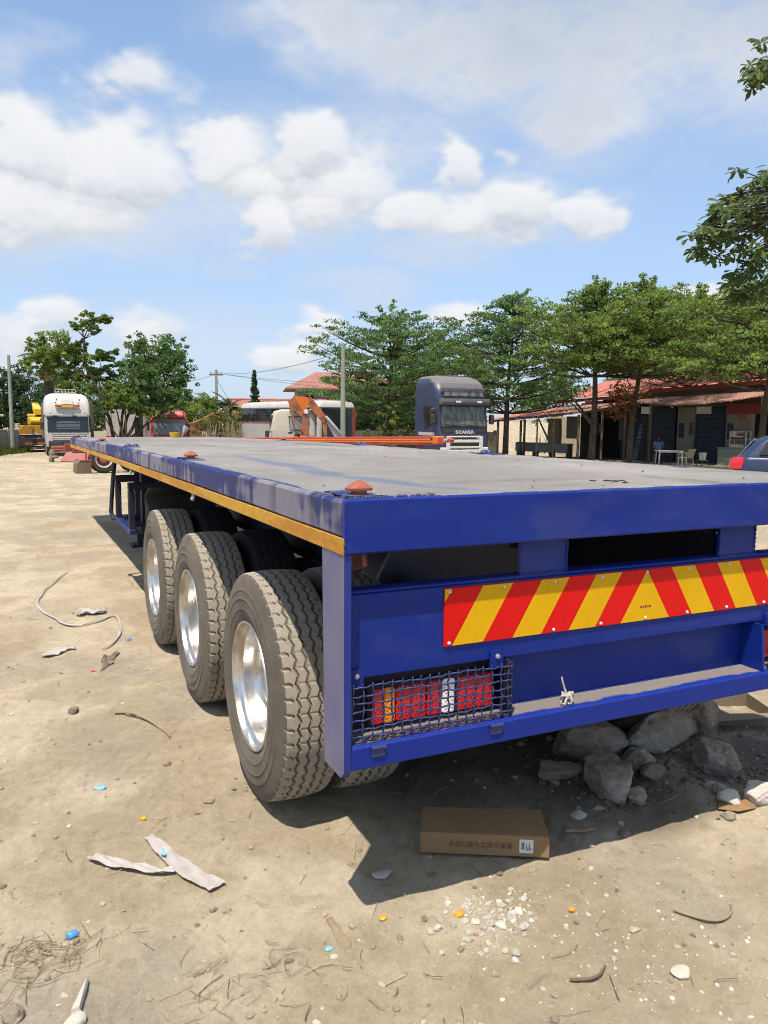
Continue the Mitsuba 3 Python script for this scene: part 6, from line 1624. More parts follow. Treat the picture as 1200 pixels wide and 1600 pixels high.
WL1 = thing('boundary_wall', 'grey plaster wall with pale piers along the left edge of the yard road', 'wall')
wall_run(WL1, (-6.236, 44.204, -0.502), (-1.819, 64.382, -0.792), 1.55, .2, 'plaster_grey', .17, 3.2, pmat='plaster_cream')
WL3 = thing('gate', 'brown sheet gate in the pale wall beside the yellow crane truck', 'gate')
wall_run(WL3, (-1.771, 64.916, -0.800), (0.279, 67.847, -0.843), 1.9, .08, 'dark_wood', .16, 2.2, 'gate_post', 'plaster_cream')
WL2 = thing('boundary_wall', 'dark weathered wall under the trees behind the dark blue truck', 'wall')
wall_run(WL2, (21.123, 53.590, -0.703), (29.060, 45.405, -0.652), 1.55, .18, 'plaster_dark', .15, 1.6)
WL4 = thing('boundary_wall', 'low cream wall behind the straw heap and the bus', 'wall')
wall_run(WL4, (3.932, 77.256, -0.982), (25.004, 62.892, -0.849), 1.4, .18, 'plaster_cream', .15, 3.5)
hp = (-4.187, 62.158, -0.760)
GH = thing('house', 'grey house corner with a flat slab roof at the far left edge', 'house')
MGH = xf(hp, 1.432 + 6)
part(GH, 'wall', bx(-4, 1.15, 0, 5, -.5, 2.5, .02), 'plaster_grey', M=MGH)
part(GH, 'roof', bx(-4.3, 1.5, -.4, 5.3, 2.5, 2.68, .03), 'plaster_cream', M=MGH)
part(GH, 'window', bx(-.4, .9, -.03, -.001, 1.0, 1.9, .01), 'glass_dark', M=MGH)

# ---------------------------------------------------------------- poles and wires
def pole(label, base, h, r0, r1, m_='pole_concrete', arm=False):
    k = thing('utility_pole', label, 'pole')
    part(k, 'shaft', tube([(base[0], base[1], base[2] - .4), (base[0], base[1], base[2] + h)], (r0, r1), 10), m_, smooth=True)
    if arm:
        part(k, 'crossarm', mv(bx(-.7, .7, -.06, .06, 0, .14, .01), (base[0], base[1], base[2] + h - .55), -13.233), 'dark_wood')
        for s in (-.6, 0, .6):
            part(k, 'insulator', tube([(base[0] + s * .93, base[1] - s * .2, base[2] + h - .4), (base[0] + s * .93, base[1] - s * .2, base[2] + h - .2)], .05, 6), 'plastic_grey')
    return k


U1, U2, U3 = np.array((-2.171, 55.646, -0.665)), np.array((13.859, 36.977, -0.440)), np.array((16.744, 77.906, -1.020))
H1, H2, H3 = 6.4, 6.1, 7.6
pole('plain green grey concrete pole on the left roadside near the wall', U1, H1, .15, .10)
pole('pale green concrete pole standing right of the bus', U2, H2, .16, .10)
pole('distant pole with a crossarm and wires above the palms', U3, H3, .17, .13, 'pole_concrete', True)


def wire(a, b, sagv, label, r=.016):
    a, b = np.array(a, float), np.array(b, float)
    t = np.linspace(0, 1, 24)[:, None]
    c = a * (1 - t) + b * t
    c[:, 2] -= sagv * 4 * (t * (1 - t))[:, 0]
    return single('power_line', tube(c, r, 4), 'black_paint', label, 'cable', smooth=True)


U4 = np.array((11.157, 78.309, -1.010))
U5 = np.array((42.815, 70.093, -1.061))
wire(U3 + [0, 0, H3 - .25], U2 + [0, 0, H2 - .4], .5, 'wire rising from the distant pole to the pale green pole')
wire(U3 + [.5, -.15, H3 - .4], U5 + [0, 0, 5.4], .5, 'lower wire running right from the distant pole behind the trees')
wire(U3 + [-.5, .15, H3 - .3], U5 + [0, 0, 6.6], .6, 'upper wire running right from the distant pole behind the trees')
wire(U3 + [0, 0, H3 - .35], U4 + [0, 0, 6.2], .4, 'wire running left from the distant pole to the round tree')
wire(U3 + [0, 0, H3 - .9], U3 + [4.6, 2, -.2], .0, 'stay wire slanting down to the right of the distant pole', .02)

# ---------------------------------------------------------------- trees
def leaf_cloud(centres, radii, per, size, seed, base, spread=.22, up=.55, asp=.5, lit=None):
    """Rhombic leaves scattered round many twig clumps, one mesh with a colour per leaf."""
    r_ = np.random.default_rng(seed)
    C = np.repeat(np.asarray(centres, float), per, 0)
    R = np.repeat(np.asarray(radii, float), per, 0)
    n = len(C)
    d = r_.normal(size=(n, 3))
    d /= np.linalg.norm(d, axis=1, keepdims=True)
    p = C + d * R * (r_.random((n, 1)) ** .55)
    nn = r_.normal(size=(n, 3)) * (1 - up) + np.array([0, 0, 1.0]) * up + d * .35
    nn /= np.linalg.norm(nn, axis=1, keepdims=True)
    t = np.cross(nn, r_.normal(size=(n, 3)))
    t /= np.maximum(np.linalg.norm(t, axis=1, keepdims=True), 1e-6)
    b = np.cross(nn, t)
    s = size * r_.uniform(.6, 1.35, (n, 1))
    V = np.stack([p - t * s * .5, p + b * s * .5 * asp - nn * s * .06, p + t * s * .5, p - b * s * .5 * asp - nn * s * .06], 1).reshape(-1, 3)
    i = np.arange(n) * 4
    F = np.concatenate([np.stack([i, i + 1, i + 2], 1), np.stack([i, i + 2, i + 3], 1)])
    cl = np.repeat(r_.uniform(-1, 1, (len(centres), 1)), per, 0)
    k = 1 + spread * cl + spread * r_.uniform(-1, 1, (n, 1))
    hue = np.repeat(r_.uniform(0, 1, (len(centres), 1)), per, 0) * .6 + r_.random((n, 1)) * .4
    base = np.asarray(base, float)
    col = (base[0] * (1 - hue) + base[1] * hue) * k
    return V, F, np.repeat(np.clip(col, .004, .8), 4, 0)


def limb(a, b, bend, n=7):
    a, b = np.asarray(a, float), np.asarray(b, float)
    t = np.linspace(0, 1, n)[:, None]
    return a + (b - a) * t + np.asarray(bend) * (4 * t * (1 - t))


GREEN_MID = ((.095, .185, .070), (.175, .270, .092))
GREEN_LIGHT = ((.135, .225, .060), (.245, .325, .086))
GREEN_DARK = ((.044, .092, .042), (.084, .140, .058))


def terminalia(label, base, h, L, seed, tiers, lean=(0, 0), col=GREEN_MID, trunk=.16, low=.26, leaf=.17, group=None, stretch=(1, 1)):
    """A tree whose limbs leave a straight stem in flat tiers, each limb carrying feathery sprays."""
    r_ = np.random.default_rng(seed)
    key = thing('tree', label, 'tree', group)
    base = np.asarray(base, float)
    stem = [base + np.array([lean[0] * t, lean[1] * t, h * t]) + .12 * np.array([math.sin(t * 6 + seed), math.cos(t * 5), 0]) * (t > 0) for t in np.linspace(0, 1, 9)]
    stem[0] = stem[0] - np.array([0, 0, .4])
    woods = [tube(stem, np.linspace(trunk, .03, 9), 8)]
    cen, rad = [], []
    for i in range(tiers):
        f_ = low + (1 - low) * (i + .35) / tiers
        z0 = np.array([np.interp(f_, np.linspace(0, 1, 9), [q_[k] for q_ in stem]) for k in range(3)])
        prof = (.62 + .55 * math.sin(PI * min(1, (f_ - low) / (1 - low) * .72 + .28))) * (1.0 if f_ < .82 else .55 + .9 * (1 - f_))
        nb = 8 if f_ < .8 else 6
        a0 = r_.random() * 6.28
        for k in range(nb):
            a = a0 + 2 * PI * k / nb + r_.normal(0, .2)
            ln_ = L * prof * r_.uniform(.62, 1.12)
            end = z0 + np.array([math.cos(a) * ln_ * stretch[0], math.sin(a) * ln_ * stretch[1], ln_ * r_.uniform(.16, .42)])
            pth = limb(z0, end, (0, 0, -.06 * ln_))
            woods.append(tube(pth, np.linspace(trunk * .32, .012, 7), 5))
            m = max(4, int(ln_ / .27))
            for j in range(m):
                t = .30 + .72 * (j + r_.random() * .8) / m
                p = pth[0] + (pth[-1] - pth[0]) * t
                side = np.array([-math.sin(a), math.cos(a), 0])
                off = side * r_.normal(0, .26 * ln_ * (1.1 - .55 * t)) + np.array([0, 0, r_.normal(.06, .10)])
                cen.append(p + off + np.array([0, 0, .10]))
                q_ = r_.uniform(.75, 1.3)
                rad.append((.46 * q_, .46 * q_, .13 * q_))
                if j % 2 == 0:
                    woods.append(tube([p, p + off * .9 + np.array([0, 0, .06])], (.018, .007), 4))
    # upright sprigs at the top outline
    for k in range(26):
        f_ = r_.uniform(.55, 1.0)
        z0 = np.array([np.interp(f_, np.linspace(0, 1, 9), [q_[j] for q_ in stem]) for j in range(3)])
        a, ln_ = r_.random() * 6.28, L * r_.uniform(.15, .8) * (1.25 - f_)
        tip = z0 + np.array([math.cos(a) * ln_, math.sin(a) * ln_, .35 + r_.uniform(.3, .9)])
        for t in (.55, .8, 1.0):
            cen.append(z0 + (tip - z0) * t)
            rad.append((.22, .22, .16))
        woods.append(tube([z0, tip], (.02, .006), 4))
    part(key, 'trunk', cat(woods), 'bark', smooth=True)
    v, f, c = leaf_cloud(cen, rad, 31, leaf, seed + 50, col, .30, .22)
    part(key, 'crown', (v, f), 'leaf', smooth=False, color=c)
    return key, stem


G_T = None
T1 = np.array((19.747, 43.109, -0.556))
terminalia('broad layered tree with the lowest limbs, behind the pale green pole', T1, 8.6, 4.8, 3, 8, (-.4, 0), GREEN_MID, .20, .17, group=G_T)
T2 = np.array((23.424, 35.816, -0.491))
terminalia('layered tree right of the dark blue truck, its sparse spire leaning out at the top', T2, 8.7, 3.9, 8, 8, (.35, 0), GREEN_MID, .19, .27, group=G_T)
T3 = np.array((23.586, 28.506, -0.407))
T3K, _ = terminalia('tall layered tree in a round planter, left of the leaning brown trunk', T3, 8.2, 3.5, 13, 7, (.2, .2), GREEN_LIGHT, .20, .50, group=G_T)
T4 = np.array((24.903, 27.330, -0.407))
k4, s4 = terminalia('layered tree on a leaning brown trunk with a dead rusty branch', T4, 8.1, 3.6, 21, 7, (.9, .1), GREEN_LIGHT, .17, .50, group=G_T)
T5 = np.array((26.471, 21.028, -0.361))
terminalia('layered tree whose limbs reach in over the shop roof from the right edge', T5, 7.5, 3.9, 34, 8, (0, 0), GREEN_LIGHT, .17, .43, group=G_T)
T6 = np.array((26.543, 48.815, -0.675))
terminalia('smaller layered tree half hidden behind the roof of the dark blue truck', T6, 8.2, 4.2, 55, 7, (0, 0), GREEN_MID, .16, .2, group=G_T)
T7 = np.array((32.418, 30.472, -0.516))
terminalia('layered tree standing behind the right shop awning', T7, 8.9, 4.4, 77, 8, (0, 0), GREEN_LIGHT, .16, .44, group=G_T)
# dead rusty leaves on the fourth tree, lower shrubby shoots on the first
r_ = np.random.default_rng(9)
dc = np.array((24.352, 27.259, 2.706))
cen = dc + r_.normal(size=(60, 3)) * np.array([.42, .42, .48])
v, f, c = leaf_cloud(cen, np.full((60, 3), .22), 16, .15, 5, ((.20, .085, .04), (.33, .15, .075)), .3, .3)
part(k4, 'dead_branch', (v, f), 'leaf', smooth=False, color=c, label='rusty brown dead branch')
part(k4, 'dead_twig', cat([tube([s4[3], dc + q_], (.04, .01), 5) for q_ in r_.normal(size=(6, 3)) * .3]), 'bark', smooth=True)
k3b = np.array((21.957, 29.396, 3.604))
part(T3K, 'limb', cat([tube(limb(T3 + np.array([.0, .0, 1.95]), k3b, (0, 0, .15), 9), np.linspace(.075, .02, 9), 7), tube(limb(T3 + np.array([.0, .0, 1.9]), np.array((21.256, 29.466, 3.312)), (0, 0, .3), 9), np.linspace(.05, .012, 9), 6)]), 'bark', smooth=True)
PLT = thing('planter', 'low round rubble planter at the foot of the tall layered tree', 'planter')
for k in range(18):
    a = 2 * PI * k / 18
    part(PLT, 'stone', mv(stone(100 + k, (.17, .13, .15), .9, 1, 6), (T3[0] + .75 * math.cos(a), T3[1] + .75 * math.sin(a), T3[2] + .10), math.degrees(a)), 'rock')
SHB = np.array((17.757, 39.594, -0.498))


def bush(label, base, lumps, per, size, seed, col, name='bush', cat_='bush', trunk=True, up=.2, group=None, sub=26, asp=.55, woody=.05, limbs=None):
    """A shrub or round crown from ellipsoid lumps (offset, radii); each lump is filled with twig clumps near its skin."""
    r_ = np.random.default_rng(seed)
    key = thing(name, label, cat_, group)
    base = np.asarray(base, float)
    cen, rad, woods = [], [], []
    for off, R in lumps:
        off, R = np.asarray(off, float), np.asarray(R, float)
        n = int(sub * max(.6, float(np.prod(R) ** (2 / 3))))
        d = r_.normal(size=(n, 3))
        d /= np.linalg.norm(d, axis=1, keepdims=True)
        rr_ = r_.uniform(.45, 1.06, (n, 1))
        pts = base + off + d * R * rr_
        cen += list(pts)
        k = np.clip(float(np.mean(R)) * .26, .14, .55)
        rad += [(k * q_, k * q_, k * .7 * q_) for q_ in r_.uniform(.7, 1.3, n)]
        if trunk and limbs is None:
            root = base + np.array([r_.normal(0, .12), r_.normal(0, .12), -.2])
            woods.append(tube(limb(root, base + off, r_.normal(0, .25, 3) * np.array([1, 1, .3])), np.linspace(woody * 1.8, woody * .5, 7), 6))
            for q_ in pts[:: max(1, n // 7)]:
                woods.append(tube([base + off * .8 + np.array([0, 0, .0]), q_], (woody * .4, .008), 4))
    for P_, r0_, r1_ in limbs or ():
        P_ = np.asarray(P_, float)
        tt = np.linspace(0, len(P_) - 1, 6 * len(P_))
        Q_ = np.stack([np.interp(tt, np.arange(len(P_)), P_[:, k]) for k in range(3)], 1)
        Q_ = Q_ + .10 * (np.stack([meshkit.noise(np.stack([tt * 1.3, 0 * tt + k, 0 * tt + seed], 1)) for k in range(3)], 1) - .5)
        woods.append(tube(base + Q_, np.linspace(r0_, r1_, len(Q_)), 7))
    if limbs:
        allq = np.vstack([np.asarray(P_, float) for P_, _, _ in limbs]) + base
        for q_ in cen[::5]:
            near_ = allq[np.argmin(((allq - q_) ** 2).sum(1) + 4 * np.maximum(allq[:, 2] - q_[2], 0))]
            woods.append(tube(limb(near_, q_, r_.normal(0, .08, 3), 5), (.03, .024, .018, .012, .006), 4))
    if woods:
        part(key, 'trunk', cat(woods), 'bark', smooth=True)
    v, f, c = leaf_cloud(cen, rad, per, size, seed + 7, col, .32, up, asp)
    part(key, 'crown', (v, f), 'leaf', smooth=False, color=c)
    return key


bush('pale green many-stemmed shrub in front of the broad layered tree', SHB, [((-.3, 0, 2.1), (.9, .8, .7)), ((.7, .2, 1.6), (.8, .8, .5)), ((-1.1, 0, 1.3), (.6, .6, .4)), ((1.2, 0, 1.1), (.5, .5, .4)), ((.2, 0, 2.9), (.5, .5, .4))], 18, .15, 4, GREEN_LIGHT, 'shrub', 'shrub', sub=20)

# --- the big trees on the left; offsets in metres right (x), away (y), up (z) of each foot
DL = 50.0
bp = np.array((4.091, 50.474, -0.595))
RVX = np.array([math.cos(math.radians(-6.769)), math.sin(math.radians(-6.769))])
m_ = DL / 1228


def left_lump(px, py, rx, ry, dy=0.0, rd=None):
    """A lump of crown by its offset from the tree's foot: centimetre-true sizes worked out from a 50 m sighting."""
    x = (px - 188) * m_
    z = (653 - py) * m_ + 1.74 - bp[2]
    return ((x * RVX[0] - dy * RVX[1], x * RVX[1] + dy * RVX[0], z), (rx * m_, (rd or rx) * m_, ry * m_))


def left_path(*pts):
    """Points of a limb given like left_lump's."""
    return [left_lump(px, py, 1, 1, dy)[0] for px, py, dy in pts]


bush('big round dense green tree on dark stems left of the red truck', bp, [left_lump(243, 560, 44, 40, 1.0), left_lump(215, 590, 38, 34, .0), left_lump(275, 575, 34, 38, 1.0), left_lump(245, 605, 46, 30, .5), left_lump(222, 545, 24, 22, .4), left_lump(268, 538, 26, 20, .8), left_lump(290, 600, 20, 26, .6), left_lump(205, 622, 26, 20, -.5), left_lump(280, 618, 26, 18, .6), left_lump(240, 635, 40, 16, 1.0), left_lump(180, 580, 16, 24, .8), left_lump(250, 585, 50, 40, 2.0)], 31, .19, 31, GREEN_MID, 'tree', 'tree', sub=26,
     limbs=[(left_path((190, 690, 0), (196, 655, .1), (215, 620, .3), (232, 570, .8)), .13, .03), (left_path((194, 690, .1), (210, 660, .2), (240, 625, .4), (265, 580, .8)), .12, .03), (left_path((186, 690, .1), (190, 650, .0), (200, 610, -.2), (212, 560, .3)), .11, .02), (left_path((196, 690, .2), (220, 668, .2), (255, 645, .4), (282, 610, .6)), .08, .02)])
bush('slender leaning tree with a tuft of leaves high above its thin bare limbs', bp + np.array([-.25, -.3, 0]), [left_lump(160, 503, 20, 10), left_lump(138, 514, 11, 12), left_lump(180, 506, 12, 8), left_lump(158, 520, 12, 8), left_lump(104, 540, 28, 22, .5), left_lump(90, 560, 28, 16, .3), left_lump(122, 562, 22, 16, .6), left_lump(150, 566, 14, 14, .2), left_lump(168, 556, 12, 12, .4), left_lump(128, 588, 20, 9, .2), left_lump(66, 570, 16, 12, .4), left_lump(120, 606, 18, 7, .0), left_lump(150, 610, 12, 8, .0), left_lump(100, 585, 26, 14, .8), left_lump(140, 545, 14, 14, .5), left_lump(155, 590, 14, 12, .6), left_lump(75, 545, 16, 12, .7), left_lump(175, 585, 16, 16, .8), left_lump(115, 560, 34, 20, 1.2), left_lump(185, 560, 14, 18, .9), left_lump(170, 610, 18, 14, .6), left_lump(140, 575, 24, 22, 1.4)], 30, .19, 32, GREEN_LIGHT, 'tree', 'tree', sub=32,
     limbs=[(left_path((184, 690, 0), (178, 655, 0), (165, 620, 0), (152, 592, 0), (143, 565, .1), (146, 535, 0), (156, 508, 0)), .12, .02), (left_path((152, 592, 0), (130, 588, .2), (105, 575, .4), (90, 550, .5)), .07, .02), (left_path((143, 565, .1), (125, 555, .4), (106, 535, .5)), .05, .015), (left_path((165, 620, 0), (165, 590, .2), (168, 562, .4)), .05, .015), (left_path((178, 655, 0), (150, 625, 0), (122, 604, 0)), .05, .015)])
bush('low yellow green crown of shoots round the dark stems of the big tree', bp + np.array([.1, -.8, 0]), [left_lump(188, 626, 26, 16), left_lump(168, 636, 14, 12), left_lump(206, 640, 18, 10), left_lump(190, 610, 18, 10), left_lump(224, 646, 18, 8)], 40, .17, 33, GREEN_LIGHT, 'shrub', 'shrub', sub=36,
     limbs=[(left_path((188, 692, 0), (182, 665, 0), (178, 640, 0)), .08, .03), (left_path((192, 692, 0), (200, 668, 0), (208, 645, 0)), .08, .03), (left_path((190, 692, 0), (191, 660, 0), (189, 620, 0)), .08, .03), (left_path((186, 692, 0), (168, 668, 0), (160, 650, 0)), .06, .03), (left_path((194, 692, 0), (214, 672, 0), (228, 652, 0)), .06, .03)])
# --- background greenery
def hedge(label, px_base, lumps, seed, col, name='tree', cat_='tree', per=40, size=.22, k=1.25):
    lumps = [((o[0] * k, o[1], o[2] * k), (q_[0] * k, q_[1], q_[2] * k)) for o, q_ in lumps]
    return bush(label, px_base, lumps, per, size, seed, col, name, cat_, sub=24, woody=.08)


hedge('dark tree mass behind the left utility pole', np.array((-2.175, 84.580, -1.085)), [((-2.2, 0, 3.2), (2.8, 2, 2.6)), ((.8, 1, 2.4), (2.2, 2, 2.0)), ((-.6, 1, 5.3), (1.6, 1.5, 1.1)), ((-3.6, 0, 1.4), (2.2, 2, 1.4))], 41, GREEN_DARK)
hedge('dark green tree behind the yellow crane truck', np.array((-0.407, 85.974, -1.105)), [((0, 0, 3.4), (2.0, 2, 2.2)), ((1.4, 1, 2.0), (1.8, 2, 1.8)), ((-.6, 1, 5.4), (1.2, 1.2, 1.3)), ((.6, 0, 1.0), (2.2, 2, 1.2))], 42, GREEN_DARK)
hedge('dark tree between the palm and the slender leaning tree', np.array((4.137, 88.288, -1.142)), [((0, 0, 3.0), (2.6, 2, 2.4)), ((1.8, 1, 2.4), (2.2, 2, 2.2)), ((-1.2, 0, 4.6), (1.6, 1.6, 1.3)), ((2.8, 1, 3.6), (1.8, 1.6, 1.4)), ((4.4, 1, 3.0), (2.0, 1.6, 1.8))], 43, GREEN_MID, k=1.4)
hedge('bright green tree between the round tree and the palms', np.array((14.287, 74.611, -0.965)), [((0, 0, 2.4), (1.6, 1.6, 1.7)), ((-1.3, 0, 1.9), (1.4, 1.5, 1.6)), ((.9, .5, 3.2), (1.1, 1.1, .8)), ((-1.8, 1, 3.2), (1.2, 1.2, 1.0))], 44, GREEN_LIGHT)
hedge('dark tree behind the red truck cab', np.array((12.865, 88.633, -1.161)), [((0, 0, 2.6), (2.6, 2, 2.2)), ((-2.2, 1, 2.2), (2.2, 2, 1.8)), ((2.4, 1, 2.6), (2.0, 2, 1.7))], 45, GREEN_DARK)
hedge('dark shade tree behind the weathered wall, left of the dark blue truck', np.array((28.071, 56.998, -0.790)), [((-2.2, 0, 3.0), (2.4, 2, 2.2)), ((1.4, 1, 3.0), (2.6, 2, 2.2)), ((-4.2, 0, 2.2), (1.8, 2, 1.6)), ((0, 0, 1.4), (3.6, 2, 1.3)), ((4.0, 1, 2.4), (2.0, 2, 1.9))], 46, GREEN_DARK)
hedge('green tree behind the shop roof, left of the tall layered tree', np.array((44.166, 58.329, -0.932)), [((0, 0, 4.0), (1.6, 1.6, 1.9)), ((-1.6, 1, 3.4), (1.6, 1.5, 1.4)), ((1.4, 1, 5.2), (1.2, 1.2, 1.2))], 47, GREEN_MID)
hedge('low green tree above the shop roofs near the right edge', np.array((46.062, 48.535, -0.841)), [((0, 0, 4.4), (2.4, 2, 1.5)), ((3.0, 1, 4.4), (2.4, 2, 1.5)), ((-2.0, 0, 4.6), (1.6, 1.5, 1.2))], 48, GREEN_MID)
hedge('low hedge row behind the bus roof', np.array((17.834, 70.717, -0.923)), [((0, 0, 2.2), (1.4, 1.2, 1.0)), ((2.0, 0, 2.4), (1.6, 1.2, .8)), ((-1.4, 0, 1.8), (1.6, 1.2, 1.2))], 49, GREEN_DARK, 'hedge', 'hedge', k=1.0)
# cypress
bush('narrow dark cypress rising behind the bus', np.array((17.983, 68.421, -0.891)), [((0, 0, z), (.46 * w_, .46 * w_, .62)) for z, w_ in ((1.2, 1.2), (2.0, 1.2), (2.7, 1.15), (3.4, 1.1), (4.1, 1.0), (4.8, .85), (5.4, .65), (6.0, .42), (6.4, .22))], 44, .15, 61, GREEN_DARK, 'cypress', 'tree', sub=60, up=-.1)


def palm(label, base, h, fr, n, seed, col, droop=1.0, trunk=.16, dead=0):
    r_ = np.random.default_rng(seed)
    key = thing('palm_tree', label, 'palm')
    base = np.asarray(base, float)
    top = base + np.array([r_.normal(0, .15), 0, h])
    stem = limb(base - np.array([0, 0, .3]), top, (.12, 0, 0), 14)
    rr_ = np.linspace(trunk * 1.25, trunk, 14) * (1 + .06 * (np.arange(14) % 2))
    part(key, 'trunk', tube(stem, rr_, 9), 'bark', smooth=True)
    for i in range(n + dead):
        dd = i >= n
        a = 2 * PI * i / n * 1.618 + r_.normal(0, .15)
        e0 = r_.uniform(-.15, 1.25) if not dd else -1.0
        ln_ = fr * r_.uniform(.8, 1.1) * (.7 if dd else 1)
        t = np.linspace(0, 1, 9)
        el_ = e0 - droop * (1.1 + .3 * r_.random()) * t * (1.0 if not dd else .3)
        hx = np.concatenate([[0], np.cumsum(np.cos(el_[:-1]) * ln_ / 8)])
        hz = np.concatenate([[0], np.cumsum(np.sin(el_[:-1]) * ln_ / 8)])
        P_ = top + np.stack([hx * math.cos(a), hx * math.sin(a), hz], 1)
        V, F = [], []
        side = np.array([-math.sin(a), math.cos(a), 0])
        for j in range(34):
            u = .12 + .87 * j / 33
            p = np.array([np.interp(u, t, P_[:, k]) for k in range(3)])
            dirv = np.array([np.interp(min(1, u + .05), t, P_[:, k]) for k in range(3)]) - np.array([np.interp(u - .05, t, P_[:, k]) for k in range(3)])
            dirv /= np.linalg.norm(dirv)
            w_ = fr * .26 * math.sin(PI * min(1, u * .8 + .2)) * r_.uniform(.8, 1.15)
            for s in (-1, 1):
                q_ = p + (side * s * .85 + dirv * .45 + np.array([0, 0, -.45 - (.6 if dd else 0)])) * w_
                b_ = dirv * .035
                F += [(len(V), len(V) + 1, len(V) + 2), (len(V) + 2, len(V) + 1, len(V) + 3)]
                V += [p - b_, p + b_, (p + q_) / 2 - b_ + np.array([0, 0, .06 * w_]), q_]
        V = np.array(V)
        cc = np.array((.20, .135, .05) if dd else col) * r_.uniform(.7, 1.3)
        k = part(key, 'frond', (V, np.array(F)), 'leaf', smooth=False, color=np.repeat(cc[None], len(V), 0))
        part(k, 'rib', tube(P_, np.linspace(.03, .008, 9), 4), 'dry_wood' if dd else 'bark')


palm('coconut palm with hanging tan dead fronds behind the white-roofed truck', np.array((0.392, 63.343, -0.777)), 6.9, 2.5, 20, 71, (.05, .085, .025), 1.0, .30, 7)
palm('feathery grey green palm left of the cypress', np.array((16.580, 71.306, -0.926)), 3.7, 2.3, 12, 72, (.055, .09, .04), .8, .16)
palm('second feathery palm beside the bright green tree', np.array((15.984, 76.038, -0.991)), 4.0, 2.1, 11, 73, (.055, .09, .04), .8, .16)
palm('third small palm beside the low hedge behind the bus', np.array((14.948, 67.623, -0.869)), 2.8, 2.1, 10, 74, (.06, .10, .035), .8, .15)

# straw coloured drooping heap left of the bus
r_ = np.random.default_rng(15)
bp2 = np.array((10.356, 49.753, -0.601))
HP = bush('yellow green drooping heap of cut stems left of the bus', bp2, [((-.6, 0, 2.2), (1.2, 1, .6)), ((.5, 0, 2.3), (1.0, 1, .6)), ((-1.3, 0, 1.7), (.8, .8, .6)), ((.9, 0, 1.6), (.7, .7, .8)), ((0, 0, 1.5), (1.3, .8, .7))], 34, .20, 81, ((.15, .165, .05), (.25, .23, .08)), 'plant_heap', 'plant heap', trunk=False, sub=24, asp=.35)
st = []
for k in range(150):
    x, y = r_.uniform(-1.2, 1.25), r_.uniform(-1.1, .4)
    z = r_.uniform(1.2, 2.2)
    st.append(tube([(bp2[0] + x, bp2[1] + y, bp2[2] + z), (bp2[0] + x * 1.08 + r_.normal(0, .08), bp2[1] + y * 1.1 - .12, bp2[2] + z * .5), (bp2[0] + x * 1.12 + r_.normal(0, .12), bp2[1] + y * 1.15 - .15, bp2[2] - .02)], .016, 4))
part(HP, 'dry_stem', cat(st), 'dry_wood', kind='stuff')

# grass at the foot of the left wall
r_ = np.random.default_rng(16)
ga, gb = np.array((-3.797, 49.734, -0.580))[:2], np.array((-1.685, 58.756, -0.710))[:2]
V, F, C = [], [], []
for k in range(2600):
    t = r_.random()
    c = ga + (gb - ga) * t + r_.normal(0, .45, 2)
    z = gz(*c)
    a = r_.random() * 6.28
    h_ = r_.uniform(.15, .5)
    d_ = np.array([math.cos(a), math.sin(a), 0]) * .03
    tip = np.array([c[0] + r_.normal(0, .12), c[1] + r_.normal(0, .12), z + h_])
    F.append((len(V), len(V) + 1, len(V) + 2))
    V += [np.array([c[0], c[1], z - .02]) - d_, np.array([c[0], c[1], z - .02]) + d_, tip]
    C += [np.array((.10, .13, .03)) * r_.uniform(.6, 1.4)] * 3
single('grass', (np.array(V), np.array(F)), 'leaf', 'weedy grass along the foot of the left wall', 'grass', kind='stuff', smooth=False, color=np.array(C))

# --- the near tree outside the right edge, whose leafy branches hang into the picture
NT = thing('tree', 'near tree with large whorled leaves hanging in from the right edge', 'tree')
foot = np.array([*(5.333, 1.594, -0.011)])
fork = foot + np.array([-.25, .1, 2.9])
part(NT, 'trunk', tube(limb(foot - np.array([0, 0, .3]), fork, (.08, .0, 0)), np.linspace(.17, .11, 7), 10), 'bark', smooth=True)
r_ = np.random.default_rng(44)
tips = [(2.823, 2.518, 3.197), (3.060, 2.546, 3.416), (3.386, 2.642, 3.628), (2.990, 2.340, 3.289), (3.410, 2.489, 3.393), (3.018, 2.410, 3.079), (3.333, 2.480, 3.040), (3.184, 2.414, 2.856), (3.818, 2.785, 3.716), (3.405, 2.347, 3.138), (3.723, 2.841, 4.662), (3.866, 3.016, 4.816), (3.881, 2.899, 4.827), (3.159, 2.715, 3.363), (3.043, 2.216, 3.386), (3.171, 2.140, 3.266), (3.300, 2.597, 2.970), (3.593, 2.430, 3.601), (3.463, 2.232, 3.318), (3.855, 2.666, 4.647), (3.624, 2.455, 3.052), (3.481, 2.670, 3.326), (3.470, 2.824, 3.620), (3.720, 2.672, 3.351), (3.027, 2.639, 3.157), (3.639, 2.764, 3.768), (3.246, 2.487, 2.781), (2.805, 2.304, 3.200), (3.596, 2.527, 3.498), (3.247, 2.573, 3.443), (3.194, 2.306, 2.915), (4.129, 3.010, 4.862)]
tips = [np.array(q_) for q_ in tips]
tips = [q_ + r_.normal(0, .085, 3) * (j > 0) for q_ in tips for j in range(4)]
